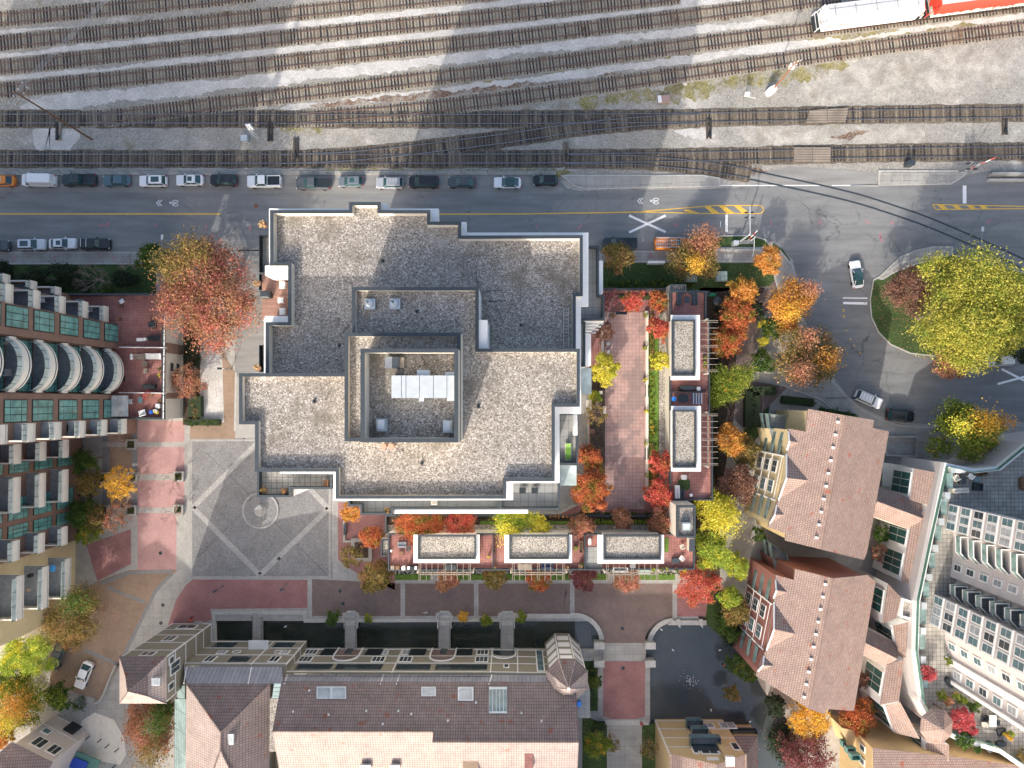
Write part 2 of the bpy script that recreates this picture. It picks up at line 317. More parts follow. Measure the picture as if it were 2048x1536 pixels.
for q in ([(372, 395), (520, 395), (520, 411), (372, 411)], [(820, 396), (870, 396), (870, 408), (820, 408)], [(1105, 400), (1290, 400), (1290, 422), (1105, 424)], [(1770, 712), (1822, 722), (1812, 748), (1768, 742)]):
    sheet('road_patch', q, .020, M['patch'])
sheet('crossing_apron', [(1500, 352), (1575, 333), (1665, 338), (1760, 345), (1760, 371), (1500, 371)], .018, M['asphalt2'])
# raised pavements with kerbs
def raised(name, pts, z=.13, mat='conc', kerb=True):
    struct(name, MB().prism(PL(pts), 0.0, z), M[mat])
    if kerb:
        w = PL(pts); a = sum(w[i][0]*w[(i+1) % len(w)][1]-w[(i+1) % len(w)][0]*w[i][1] for i in range(len(w)))
        if a < 0: w = w[::-1]
        struct('kerb', MB().wall(w, .22, 0, z+.012), M['curb'])
raised('pavement', [(-300, 504), (470, 504), (470, 529), (-300, 529)])
raised('pavement', [(1120, 351), (1145, 350), (1405, 350), (1440, 356), (1440, 374), (1170, 380), (1150, 375), (1135, 362)])
raised('pavement', [(1756, 341), (1912, 341), (1935, 346), (1915, 362), (1900, 370), (1700, 372), (1756, 370)])
raised('pavement', [(1200, 502), (1545, 502), (1560, 500), (1585, 530), (1592, 560), (1590, 600), (1560, 600), (1540, 525), (1200, 525)])
raised('verge', [(1411, 497), (1413, 487), (1422, 477), (1440, 471), (1500, 470), (1530, 478), (1546, 497)], .13, 'grass')
raised('verge', [(1546, 487), (1566, 500), (1580, 520), (1560, 560), (1546, 525)], .10, 'grass', False)
raised('pavement', [(1800, 512), (1835, 499), (1865, 493), (1905, 493), (1905, 512), (1870, 520), (1830, 530), (1790, 545), (1765, 560), (1752, 558)], .14)
raised('verge', [(1745, 560), (1765, 548), (1800, 525), (1850, 515), (1905, 508), (2048, 545), (2300, 600), (2300, 640), (2048, 690), (2010, 702), (1975, 712), (1880, 715), (1820, 708), (1780, 690), (1755, 665), (1741, 635), (1738, 600)], .13, 'grass')
raised('pavement', [(1640, 745), (1660, 757), (1690, 790), (1722, 818), (1762, 838), (1800, 850), (1850, 853), (1900, 851), (1990, 843), (2048, 851), (2400, 890), (2400, 930), (2048, 893), (1990, 880), (1910, 885), (1780, 880), (1700, 850), (1640, 800), (1570, 775)])
# railings of yard fence built later; planting and lawns
sheet('lawn', [(-200, 529), (312, 529), (312, 600), (-200, 600)], .03, M['grass'])
sheet('lawn', [(1205, 526), (1545, 526), (1560, 570), (1420, 585), (1205, 585)], .03, M['grass'])
sheet('planting_bed', [(1400, 575), (1530, 575), (1500, 700), (1470, 820), (1440, 1000), (1440, 1250), (1400, 1250), (1350, 1000)], .03, M['soil'])
sheet('lawn', [(1490, 790), (1548, 770), (1530, 860), (1485, 905)], .04, M['grass'])
sheet('path', [(1480, 640), (1495, 615), (1520, 590), (1570, 540), (1592, 560), (1560, 600), (1530, 625), (1515, 680), (1500, 760), (1575, 775), (1490, 860), (1470, 840), (1470, 740)], .045, M['brownbrick'])
# lane beside the tower, plaza, walks
sheet('lane', [(440, 695), (470, 745), (470, 878), (380, 878), (380, 852), (420, 845)], .03, M['tanbrick'])
sheet('gravel_bed', [(398, 560), (440, 560), (448, 845), (398, 845)], .034, M['pale'])
struct('hedge_ground', MB().prism(PL([(366, 640), (400, 640), (400, 850), (366, 850)]), 0, .05), M['soil'])
sheet('plaza', [(380, 878), (665, 878), (665, 1157), (380, 1157)], .03, M['plaza'])
struct('plaza_border', MB().wall(PL([(380, 878), (380, 1157), (662, 1157), (662, 878)]), .38, 0, .042), M['stoneband'])
for a, b_ in (((386, 1015), (520, 880)), ((386, 1015), (520, 1150)), ((520, 1150), (657, 1017)), ((657, 1017), (560, 915))):
    A, B = Vector(P(*a)), Vector(P(*b_)); d = (B-A).normalized(); n = Vector((-d.y, d.x, 0))*.42
    struct('plaza_band', MB().prism([A-n, B-n, B+n, A+n], .03, .036), M['stoneband'])
for a, b_ in (((412, 905), (500, 990)), ((545, 1040), (655, 1150)), ((575, 930), (545, 960)), ((395, 1115), (490, 1020))):
    A, B = Vector(P(*a)), Vector(P(*b_)); d = (B-A).normalized(); n = Vector((-d.y, d.x, 0))*.03
    struct('paving_joint', MB().prism([A-n, B-n, B+n, A+n], .03, .034), M['coping'])
sheet('walk', [(240, 840), (372, 840), (372, 1160), (240, 1160)], .028, M['concplain'])
for y0, y1 in ((842, 884), (894, 948), (961, 1015), (1026, 1130)):
    sheet('pink_paving', [(275, y0), (369 if y0 < 1000 else 353, y0), (369 if y0 < 1000 else 353, y1), (275, y1)], .033, M['pinkpave'])
for y0, y1 in ((842, 884), (894, 948), (961, 1015)):
    sheet('paving', [(208, y0), (264, y0), (264, y1), (208, y1)], .032, M['tanbrick'])
    sheet('paving', [(205, y0), (219, y0), (219, y1), (205, y1)], .036, M['patch']); sheet('paving', [(264, y0), (275, y0), (275, y1), (264, y1)], .036, M['patch'])
sheet('red_paving', [(173, 1090), (262, 1058), (262, 1128), (195, 1162)], .033, M['redbrick'])
sheet('red_paving', [(275, 1130), (353, 1130), (353, 1142), (275, 1140)], .033, M['pinkpave'])
sheet('forecourt', [(190, 1165), (258, 1140), (355, 1140), (310, 1180), (240, 1330), (200, 1400), (100, 1370), (100, 1230)], .034, M['tanbrick'])
for a, b_ in (((215, 1175), (290, 1205)), ((170, 1300), (238, 1330)), ((258, 1146), (345, 1142)), ((345, 1146), (312, 1180)), ((312, 1180), (236, 1335)), ((200, 1168), (258, 1146))):
    A, B = Vector(P(*a)), Vector(P(*b_)); d = (B-A).normalized(); n = Vector((-d.y, d.x, 0))*.28
    struct('paving_band', MB().prism([A-n, B-n, B+n, A+n], .03, .040), M['patch'])
sheet('pavement', [(350, 1165), (380, 1158), (330, 1260), (300, 1330), (250, 1420), (250, 1500), (190, 1536), (150, 1500), (170, 1420), (205, 1400), (240, 1330), (310, 1180)], .036, M['conc'])
sheet('paving', [(190, 1425), (228, 1440), (248, 1475), (252, 1510), (240, 1530), (190, 1520), (140, 1490), (165, 1440)], .041, M['cream'])  # bright cream traces a sunlit patch; the light is in the colour
sheet('red_paving', [(332, 1262), (352, 1200), (372, 1170), (385, 1159), (615, 1160), (615, 1216), (420, 1218), (425, 1240), (385, 1250)], .038, M['redbrick'])
sheet('red_paving', [(676, 1005), (790, 1005), (790, 1180), (752, 1164), (716, 1148), (690, 1130), (676, 1120)], .034, M['redbrick'])
struct('stone_strip', MB().prism(PL([(664, 878), (672, 878), (672, 1120), (664, 1120)]), .02, .05), M['stoneband'])
cur = [(666, 1125), (690, 1142), (716, 1156), (760, 1172)]
for i in range(3):
    A, B = Vector(P(*cur[i])), Vector(P(*cur[i+1])); d = (B-A).normalized(); n = Vector((-d.y, d.x, 0))*.22
    struct('stone_strip', MB().prism([A-n, B-n, B+n, A+n], .03, .052+.003*i), M['stoneband'])
sheet('walk', [(615, 1165), (1430, 1165), (1415, 1242), (615, 1242)], .028, M['stoneband'])
for x0, x1 in ((624, 801), (810, 948), (957, 1140), (1149, 1345)): sheet('brown_paving', [(x0, 1158 if x0 < 700 else 1167), (x1, 1167), (x1, 1232), (x0, 1232)], .034, M['brownbrick'])
sheet('brown_paving', [(1354, 1167), (1420, 1172), (1412, 1233), (1354, 1233)], .034, M['redbrick'])
# rounded end of the walk, bridge between ponds and red court
struct('walk', MB().prism(PL([(1149, 1228)]+arc(1149, 1285, 58, 52, -90, 0, 8)+[(1207, 1300), (1290, 1300), (1290, 1285)]+arc(1345, 1288, 56, 52, 180, 270, 8)+[(1345, 1228)]), -.9, .036), M['brownbrick'])
struct('stone_kerb', MB().wall(PL([(1022, 1236), (1149, 1236)]+arc(1149, 1284, 50, 50, -90, -5, 9)), .75, -.9, .30, closed=False), M['curb'])
struct('stone_kerb', MB().wall(PL([(1412, 1240), (1345, 1240)]+arc(1345, 1286, 50, 50, 270, 185, 9)), .75, -.9, .30, closed=False), M['curb'])
struct('stone_kerb', MB().wall(PL([(425, 1300), (424, 1222), (528, 1222), (612, 1222), (614, 1238), (1022, 1236)])[::-1], .55, -.9, .16, closed=False), M['curb'])
struct('pond_bridge', MB().prism(PL([(1205, 1286), (1292, 1286), (1292, 1322), (1205, 1322)]), -.9, .05), M['conc'])
sheet('red_court', [(1205, 1323), (1290, 1323), (1291, 1432), (1271, 1438), (1222, 1438), (1206, 1432)], .045, M['redbrick'])
for x0, x1 in ((1196, 1206), (1290, 1300)): struct('court_border', MB().prism(PL([(x0, 1322), (x1, 1322), (x1, 1445), (x0, 1445)]), -.9, .07), M['conc'])
struct('steps', MB().prism(PL([(1200, 1440), (1298, 1440), (1298, 1450), (1200, 1450)]), -.9, .06).prism(PL([(1214, 1450), (1284, 1450), (1284, 1454), (1214, 1454)]), -.9, -.08).prism(PL([(1214, 1454), (1284, 1454), (1284, 1458), (1214, 1458)]), -.9, -.2), M['curb'])
sheet('path', [(1214, 1458), (1284, 1458), (1280, 1560), (1218, 1560)], .02, M['conc'])
for q in ([(1168, 1322), (1195, 1322), (1195, 1422), (1168, 1422)], [(1165, 1430), (1214, 1450), (1214, 1560), (1165, 1560)], [(1284, 1450), (1318, 1445), (1318, 1560), (1284, 1560)]): sheet('lawn', q, .03, M['grass'])
sheet('lawn', [(1418, 1180), (1470, 1180), (1460, 1290), (1410, 1245)], .05, M['grass'])
for x0, x1 in ((790, 860), (905, 985), (1010, 1070), (1100, 1140), (1160, 1215), (1265, 1350)):
    sheet('lawn', [(x0, 1148), (x1, 1148), (x1, 1160), (x0, 1160)], .05, M['brightgrass'])
# irregular gravel and weed strips in the yard (jagged outline)
from mathutils import noise as NZ
def strip(name, pts, w0, w1, z, mat, jag=.35, kind='structure'):
    L = [Vector(P(*p)) for p in pts]; out = []; tot = 0
    for i in range(len(L)-1):
        n = max(2, int((L[i+1]-L[i]).length/.3)); out += [L[i].lerp(L[i+1], k/n) for k in range(n)]
    out.append(L[-1]); mb = MB(); prev = None; K = len(out)
    for i, p in enumerate(out):
        d = (out[min(i+1, K-1)]-out[max(i-1, 0)]).normalized(); n = Vector((-d.y, d.x, 0)); e = min(1, i/6, (K-1-i)/6); w = (w0+(w1-w0)*i/K)*(.15+.85*e)*(1+.25*math.sin(i*.11+w0*9))
        J = lambda o_: jag*e*(1.1*NZ.noise(p*.35+Vector((o_, 0, 0)))+.9*NZ.noise(p*1.3+Vector((o_, 5, 0)))+.35*random.uniform(-1, 1)); q = (p+n*max(.02, w/2+J(0)), p-n*max(.02, w/2+J(37)))
        if prev: mb.quad((*prev[1][:2], z), (*q[1][:2], z), (*q[0][:2], z), (*prev[0][:2], z))
        prev = q
    o = mb.build(name, M[mat]); o['kind'] = kind; o['label'] = name.replace('_', ' ')
    if kind == 'stuff': o['category'] = 'weeds'; o['label'] = STRIPL.pop(0)
    return o
STRIPL = ['rust coloured weeds along the diagonal siding left of centre', 'yellow green weeds between the rails right of centre', 'rust brown weeds beside the thin white gravel line', 'dry grass below the second siding towards the wagons',
          'dry golden grass patch around the small white slab', 'green weeds along the kerb above the parked silver cars', 'tufts of dry grass beside the long railway line', 'brown weeds on the bare gravel near the crossing', 'weeds along the siding in front of the wagons', 'dry weeds by the crossing road edge', 'thin rusty weeds left of the switch']
strip('gravel_strip', [(-40, 69), (140, 59), (300, 44)], 1.2, .8, .006, 'pale', .25)
strip('gravel_strip', [(-40, 118), (120, 104), (512, 60), (960, 14), (1250, -12)], 1.6, 2.3, .007, 'pale', .3)
strip('gravel_strip', [(-40, 160), (180, 145), (512, 108), (960, 59), (1260, 22), (1500, 0)], 1.0, 2.2, .008, 'pale', .3)
strip('gravel_strip', [(40, 215), (200, 195), (512, 162), (900, 118), (1200, 82), (1540, 44)], 2.6, 1.2, .009, 'pale', .4)
strip('gravel_strip', [(560, 217), (760, 196), (1024, 165), (1300, 128), (1540, 96), (1800, 62), (2100, 22)], .9, 1.8, .010, 'pale', .25)
strip('gravel_patch', [(66, 262), (95, 275), (160, 272)], 4.2, 4.6, .011, 'pale', .5); strip('gravel_patch', [(70, 237), (160, 240), (275, 236)], 1.2, 1.0, .0115, 'pale', .3)
strip('gravel_patch', [(1590, 190), (1700, 165), (1850, 150), (2100, 120)], 6, 7, .006, 'dust', 1.2)
strip('gravel_patch', [(1480, 266), (1600, 278), (1720, 276), (1850, 268)], 3, 3.4, .007, 'dust', .6)
strip('gravel_patch', [(1350, 262), (1400, 266), (1430, 272)], 2, 2, .008, 'pale', .5)
strip('weeds', [(280, 228), (400, 210), (520, 194), (600, 190)], 1.1, 1.4, .012, 'rustweed', .5, 'stuff')
strip('weeds', [(640, 192), (780, 175), (960, 158), (1200, 126), (1420, 100)], 1.2, .7, .013, 'weed', .5, 'stuff')
strip('weeds', [(620, 212), (800, 196), (1024, 175), (1150, 165), (1260, 150)], .8, 1.2, .014, 'rustweed', .45, 'stuff')
strip('weeds', [(1320, 105), (1536, 78), (1700, 72), (1800, 60)], .9, .8, .012, 'weed', .4, 'stuff')
strip('weeds', [(1150, 205), (1330, 190), (1450, 165), (1600, 145), (1700, 130)], 2.2, 3.2, .011, 'weed', 1.0, 'stuff')
strip('weeds', [(640, 341), (760, 340), (1000, 341), (1150, 346)], .7, .7, .012, 'weed', .4, 'stuff')
strip('weeds', [(560, 258), (640, 262), (660, 268)], 1.5, 1.0, .012, 'weed', .7, 'stuff')
strip('weeds', [(1660, 275), (1700, 270), (1740, 262)], 1.0, .8, .012, 'rustweed', .5, 'stuff')
strip('weeds', [(1700, 88), (1820, 72), (1960, 50)], .9, 1.1, .012, 'weed', .4, 'stuff')
strip('weeds', [(1440, 340), (1520, 346), (1740, 352)], 1.4, 1.2, .013, 'rustweed', .5, 'stuff')
strip('weeds', [(380, 205), (450, 200), (500, 190)], .8, .6, .015, 'rustweed', .4, 'stuff')
# ---------- railway tracks ----------
slp = bpy.data.meshes.new('sleeper_mesh'); _m = MB().box((0, 0, .03), (.24, 2.6, .12)); slp.from_pydata(_m.v, [], _m.f); slp.materials.append(M['sleeper'])
def smooth_line(pts, n=400):
    p = np.array([P(*q)[:2] for q in pts]); d = np.r_[0, np.cumsum(np.hypot(*np.diff(p, axis=0).T))]; s = np.linspace(0, d[-1], n)
    x = np.interp(s, d, p[:, 0]); y = np.interp(s, d, p[:, 1])
    for _ in range(3):
        k = np.ones(31)/31; x2 = np.convolve(np.pad(x, 15, 'edge'), k, 'valid'); y2 = np.convolve(np.pad(y, 15, 'edge'), k, 'valid'); x2[:20] = x[:20]; y2[:20] = y[:20]; x2[-20:] = x[-20:]; y2[-20:] = y[-20:]; x, y = x2, y2
    return x, y
def track(pts, label, z, shine=False, sleepers=True, s0=None, s1=None, bw=3.1):
    x, y = smooth_line(pts); d = np.r_[0, np.cumsum(np.hypot(np.diff(x), np.diff(y)))]; L = d[-1]
    T = thing('railway_track', label, 'railway track', (float(x[200]), float(y[200]), 0), 'railway tracks across the yard')
    def at(s):
        px, py = np.interp(s, d, x), np.interp(s, d, y); e = .4; dx = np.interp(s+e, d, x)-np.interp(s-e, d, x); dy = np.interp(s+e, d, y)-np.interp(s-e, d, y); return px, py, math.atan2(dy, dx)
    if sleepers:
        mb = MB(); prev = None; n = int(L/1.0)
        for i in range(n+1):
            a, b_, an = at(L*i/n); w = bw/2+random.uniform(-.12, .12); q = ((a-math.sin(an)*w, b_+math.cos(an)*w), (a+math.sin(an)*w, b_-math.cos(an)*w))
            if prev: mb.quad((*prev[1], z), (*q[1], z), (*q[0], z), (*prev[0], z))
            prev = q
        mb.build('ballast_bed', M['ballast_dark' if z in (.024, .026, .036, .040) else 'ballast'], T)
        S_ = [s for s in np.arange(s0 or .3, s1 or L, .56)]; c0 = len(S_)//2; near = sorted(S_, key=lambda s: np.hypot(at(s)[0]/86, at(s)[1]/64))[:98]; nset = set(near); rest = MB()
        for s in S_:
            a, b_, an = at(s); an += random.uniform(-.03, .03); j = random.uniform(-.09, .09); a += math.sin(an)*j; b_ -= math.cos(an)*j
            if s in nset:
                o = bpy.data.objects.new('sleeper', slp); COL.objects.link(o); o.parent = T; o.location = (a-T.location.x, b_-T.location.y, z-.0+.002); o.rotation_euler = (0, 0, an)
            else: rest.box((a, b_, z+.03), (.24, 2.6, .12), an)
        if rest.v: rest.build('sleepers', M['sleeper'], T, kind='stuff')
    for sd in (-1, 1):
        mb = MB(); n = 160; L3 = []
        for i in range(n+1):
            a, b_, an = at(L*i/n); a2, b2 = a-math.sin(an)*.755*sd, b_+math.cos(an)*.755*sd; L3.append((a2, b2, an))
        for i in range(n):
            (a, b_, an), (c, e, an2) = L3[i], L3[i+1]; hw_ = .07 if sleepers else .13; o1 = (math.sin(an)*hw_, -math.cos(an)*hw_); o2 = (math.sin(an2)*hw_, -math.cos(an2)*hw_)
            zt = z+.17 if sleepers else z+.03
            mb.quad((a+o1[0], b_+o1[1], zt), (c+o2[0], e+o2[1], zt), (c-o2[0], e-o2[1], zt), (a-o1[0], b_-o1[1], zt))
            for q in (1, -1): mb.quad((a+q*o1[0], b_+q*o1[1], z), (c+q*o2[0], e+q*o2[1], z), (c+q*o2[0], e+q*o2[1], zt), (a+q*o1[0], b_+q*o1[1], zt))
        mb.build('rail', M['coping'] if not sleepers else M['railshine' if shine else 'rail'], T)
    return T
track([(-60, 45), (0, 39), (420, -1), (512, -12)], 'topmost siding, cut by the upper left corner', .016)
track([(-60, 93), (0, 87), (512, 34), (900, -6), (1000, -16)], 'second siding from the top at the left edge', .018)
track([(-60, 141), (0, 135), (512, 82), (1024, 29), (1360, -8)], 'third siding from the top at the left edge', .020)
track([(-60, 187), (0, 181), (512, 131), (1024, 76), (1536, 13), (1680, -8)], 'fourth siding from the top at the left edge, below the broad gravel lane', .022)
track([(160, 238), (260, 232), (380, 214), (512, 198), (1024, 137), (1536, 70), (2100, 2)], 'siding that leaves the long line at the left and runs under the wagons', .030)
track([(600, 237), (740, 228), (880, 214), (1024, 196), (1536, 125), (1800, 88), (2110, 48)], 'siding curving up from the long line above the parked pickups', .031)
track([(-60, 238), (500, 238), (1024, 239), (1400, 236), (1700, 230), (2110, 225)], 'long straight line through the middle of the yard with switches', .024, True)
track([(560, 319), (700, 314), (850, 298), (1024, 276), (1150, 256), (1290, 242), (1400, 238)], 'crossover track climbing from the lowest line to the long line', .036, True)
track([(-60, 318), (800, 318), (1100, 318), (1400, 314), (1700, 307), (2110, 302)], 'lowest straight line, next to the street fence', .026, True)
track([(1130, 319), (1280, 321), (1400, 332), (1500, 348)], 'track leaving the lowest line towards the street crossing', .040, True)
track([(1470, 343), (1560, 362), (1640, 379), (1720, 398), (1850, 441), (1960, 488), (2100, 552)], 'rails set flush in the street asphalt at the right', .012, True, False)
M['plank'] = bricks('crossing_planks', (.24, .205, .165), (.20, .17, .14), (.05, .045, .04), 30, .42, .04, 0, .3)
xings = [([(1618, 222), (1695, 216), (1690, 244), (1610, 247)], 'slanted plank crossing on the long line'), ([(1587, 295), (1660, 295), (1660, 325), (1587, 325)], 'plank crossing on the lowest line')]
for q, l in xings:
    single('plank_crossing', l, 'level crossing', MB().prism(PL(q), .1, .27), M['plank'], 'timber crossings over the rails')
for x0, y0, y1, l in ((118, 245, 281, 'short switch timbers in the white gravel at far left'), (541, 246, 283, 'switch timbers below the signal mast'), (592, 276, 318, 'switch timbers above the black pickup'), (1132, 284, 318, 'switch timbers above the small black hatchback'), (1417, 240, 278, 'switch timbers left of the tall rusty pole'), (2008, 240, 270, 'switch timbers at the right edge')):
    mb = MB(); c = P(x0, (y0+y1)/2); ln = (P(x0, y0)[1]-P(x0, y1)[1])
    T = thing('switch_timbers', l, 'railway timbers', (c[0], c[1], 0), 'switch timbers beside the tracks')
    for k in (-1, 1): MB().box((c[0]+k*.27, c[1], .16), (.34, ln, .2)).build('timber', M['sleeper'], T)
    MB().box((c[0], c[1]-ln/2+.55, .36), (.42, .6, .25)).build('switch_machine', M['darkmetal'], T)
# ---------- road markings ----------
def line(pts, w, mat, name='road_marking', z=.024):
    L = [Vector(P(*p)) for p in pts]; mb = MB()
    for i in range(len(L)-1):
        d = (L[i+1]-L[i]).normalized(); n = Vector((-d.y, d.x, 0))*w/2; e = d*(.02 if i else 0)
        mb.quad((*(L[i]-n-e)[:2], z), (*(L[i+1]-n)[:2], z), (*(L[i+1]+n)[:2], z), (*(L[i]+n-e)[:2], z))
    struct(name, mb, M[mat])
line([(-200, 428), (441, 428)], .22, 'yellowpaint'); line([(700, 429), (1040, 428), (1290, 424)], .20, 'yellowpaint')
line([(1285, 423), (1345, 418), (1430, 411), (1515, 411)]+arc(1518, 419, 9, 8, -90, 90, 8)+[(1400, 427), (1330, 425), (1288, 424)], .16, 'yellowpaint')
for x in (1366, 1407, 1437, 1468):
    w = 16; sheet('road_marking', [(x, 412+(8 if x < 1380 else 0)), (x+w-4, 412+(7 if x < 1380 else 0)), (x+w+16, 426), (x+16, 426)], .028, M['yellowpaint'])
line([(1865, 409), (2060, 413), (2300, 413)], .16, 'yellowpaint'); line([(1872, 419), (2060, 417), (2300, 417)], .16, 'yellowpaint'); line([(1865, 409), (1872, 419)], .16, 'yellowpaint')
for x in (1874, 1903, 1932, 1956): sheet('road_marking', [(x, 410), (x+12, 410), (x+22, 418), (x+10, 418)], .028, M['yellowpaint'])
line([(1258, 431), (1331, 464)], .38, 'whitepaint'); line([(1258, 465), (1331, 431)], .38, 'whitepaint', z=.029)
line([(1453, 429), (1453, 464)], .42, 'whitepaint'); line([(1929, 371), (1929, 407)], .62, 'whitepaint')
line([(1686, 596), (1735, 596.5)], .2, 'whitepaint'); line([(1686, 606), (1734, 607)], .42, 'whitepaint')
line([(2003, 738), (2070, 772)], .36, 'whitepaint'); line([(1995, 768), (2070, 748)], .36, 'whitepaint', z=.029)
line([(1437, 371), (1640, 371)], .16, 'whitepaint'); line([(1664, 371), (1740, 371)], .14, 'whitepaint'); line([(1441, 443), (1441, 454)], .1, 'whitepaint')
for i, (x, y) in enumerate(((1686, 618), (1687, 630), (1692, 660), (1700, 677), (1708, 690), (1720, 705))): line([(x, y), (x+1.5, y+(6 if i < 2 else 2.5))], .2, 'yellowpaint')
line([(472, 745), (470, 862)], .3, 'curb', 'kerb_line', .06)
def sharrow(x, y, w):
    mb = []
    for o in (0, 5): line([(x+o+5, y-6), (x+o-1, y), (x+o+5, y+6)], .13, 'whitepaint')
    for yy in (y-3.5, y+3.5): line(arc(x+w, yy+.4, 5.5, 2.4, 0, 360, 12), .1, 'whitepaint', z=.025)
    line([(x+w-12, y), (x+w-4, y-2), (x+w-2, y+3), (x+w-12, y+.5), (x+w-10, y-3)], .1, 'whitepaint', z=.026)
sharrow(314, 406, 37); sharrow(1276, 402, 36)
for x, y, r in ((512, 412, 4.2),): struct('manhole', MB().prism([(P(x, y)[0]+.36*math.cos(a), P(x, y)[1]+.36*math.sin(a)) for a in np.linspace(0, 6.28, 16)[:-1]], 0, .026), solid('rust_cover', (.25, .09, .05)))
pm = solid('pink_spray', (.42, .17, .2)); gm = M['darkmetal']
for x, y in ((203, 451), (215, 449), (312, 451), (412, 454), (500, 456), (30, 518), (110, 516), (200, 512), (230, 517), (1073, 454), (1160, 454), (1353, 451), (1300, 512), (1640, 445), (1735, 444), (1760, 470), (1762, 478), (1784, 445), (1977, 443), (1542, 446)):
    c = P(x, y); s = .11; z = .028 if y < 500 else .15; mb = MB()
    for k in range(3): a = random.uniform(0, 3); ln = random.uniform(.3, .6); d = (math.cos(a)*ln, math.sin(a)*ln); e = (-math.sin(a)*.05, math.cos(a)*.05); mb.quad((c[0]-d[0]-e[0], c[1]-d[1]-e[1], z+k*.003), (c[0]+d[0]-e[0], c[1]+d[1]-e[1], z+k*.003), (c[0]+d[0]+e[0], c[1]+d[1]+e[1], z+k*.003), (c[0]-d[0]+e[0], c[1]-d[1]+e[1], z+k*.003))
    struct('spray_mark', mb, pm)
for x, y, z in ((488, 880, .04), (321, 1106, .04), (246, 1012, .04), (326, 1210, .045), (322, 1246, .045), (1245, 1257, .045), (1246, 1336, .055), (686, 1207, .045), (680, 1182, .045), (558, 1117, .05)):
    c = P(x, y); struct('drain_cover', MB().prism([(c[0]+.3*math.cos(a), c[1]+.3*math.sin(a)) for a in np.linspace(0, 6.28, 13)[:-1]], 0, z), gm)
def ccw(w):
    a = sum(w[i][0]*w[(i+1) % len(w)][1]-w[(i+1) % len(w)][0]*w[i][1] for i in range(len(w)))
    return w[::-1] if a < 0 else w
def parapet(T, poly, z0, z1, t=.3, face='cream', cap='coping', name='parapet'):
    w = ccw(poly); o = MB().wall(w, t, z0, z1).build(name, M[face], T)
    MB().wall(w, t+.1, z1, z1+.07, inset=-.05).build('coping', M[cap], o); return o
def rect(x0, y0, x1, y1): return [(x0, y0), (x1, y0), (x1, y1), (x0, y1)]
# ================= central gravel-roofed tower =================
c0 = P(850, 720, 30)
T = thing('apartment_tower', 'central high-rise with stepped grey gravel roofs, dark copings and a mechanical penthouse', 'building', (c0[0], c0[1], 0))
Apx = [(541, 421), (699, 421), (699, 405), (761, 405), (761, 421), (860, 421), (860, 444), (922, 444), (922, 472), (1165, 471), (1165, 592), (1151, 592), (1151, 720), (800, 765), (532, 765), (532, 645), (577, 645), (577, 531), (541, 531)]
A = PL(Apx, 44.6)
MB().prism(A, 0, 43.5, 0, 1).build('north_block', [M['white'], M['roofgravel']], T)
MB().wall(ccw(A), .28, 43.5, 44.6).build('parapet', M['cream'], T); MB().wall(ccw(A), .34, 44.6, 44.68, inset=-.03).build('coping', M['coping'], T)
Bpx = [(479, 747), (690, 747), (705, 747), (705, 575), (957, 575), (957, 698), (1159, 698), (1159, 813), (1109, 813), (1109, 962), (1012, 962), (1012, 997), (672, 997), (672, 943), (511, 943), (511, 848), (479, 848)]
B = PL(Bpx, 49.4)
MB().prism(B, 0, 48.75, 0, 1).build('south_block', [M['white'], M['roofgravel']], T)
MB().wall(ccw(B), .26, 48.75, 49.4).build('parapet', M['cream'], T); MB().wall(ccw(B), .32, 49.4, 49.48, inset=-.03).build('coping', M['coping'], T)
D = PL(rect(690, 666, 921, 882), 51.7)
MB().prism(D, 48.7, 50.9, 0, 1).build('penthouse_base', [M['cream'], M['roofgravel']], T); MB().wall(ccw(D), .26, 50.9, 51.7).build('parapet', M['cream'], T); MB().wall(ccw(D), .34, 51.7, 51.78, inset=-.03).build('coping', M['coping'], T)
E = PL(rect(722, 698, 916, 884), 54.1)
MB().prism(E, 48.7, 51.9, 0, 1).build('penthouse', [M['cream'], M['roofgravel']], T); MB().wall(ccw(E), .28, 51.9, 54.1).build('parapet', M['cream'], T); MB().wall(ccw(E), .36, 54.1, 54.2, inset=-.03).build('coping', M['coping'], T)
cor = PL([(538, 417), (699, 417), (699, 407), (774, 407), (774, 417), (877, 417), (877, 444), (933, 444), (933, 465), (1177, 465), (1177, 612), (1162, 612), (1162, 828), (1119, 828), (1119, 966), (1026, 966), (1026, 1000), (667, 1001), (667, 948), (560, 947), (560, 760), (528, 760), (528, 636), (560, 636), (576, 636), (576, 545), (560, 545), (538, 545)], 43.0)
MB().prism(cor, 42.2, 43.0, bottom=True).build('cornice', M['white'], T)
for q, h in ((rect(530, 531, 578, 551), 43.25), (rect(530, 632, 578, 645), 43.25), (rect(957, 640, 975, 697), 48.9)):
    MB().prism(PL(q, h), 40 if h < 45 else 43.5, h).build('wall_block', M['white'], T)
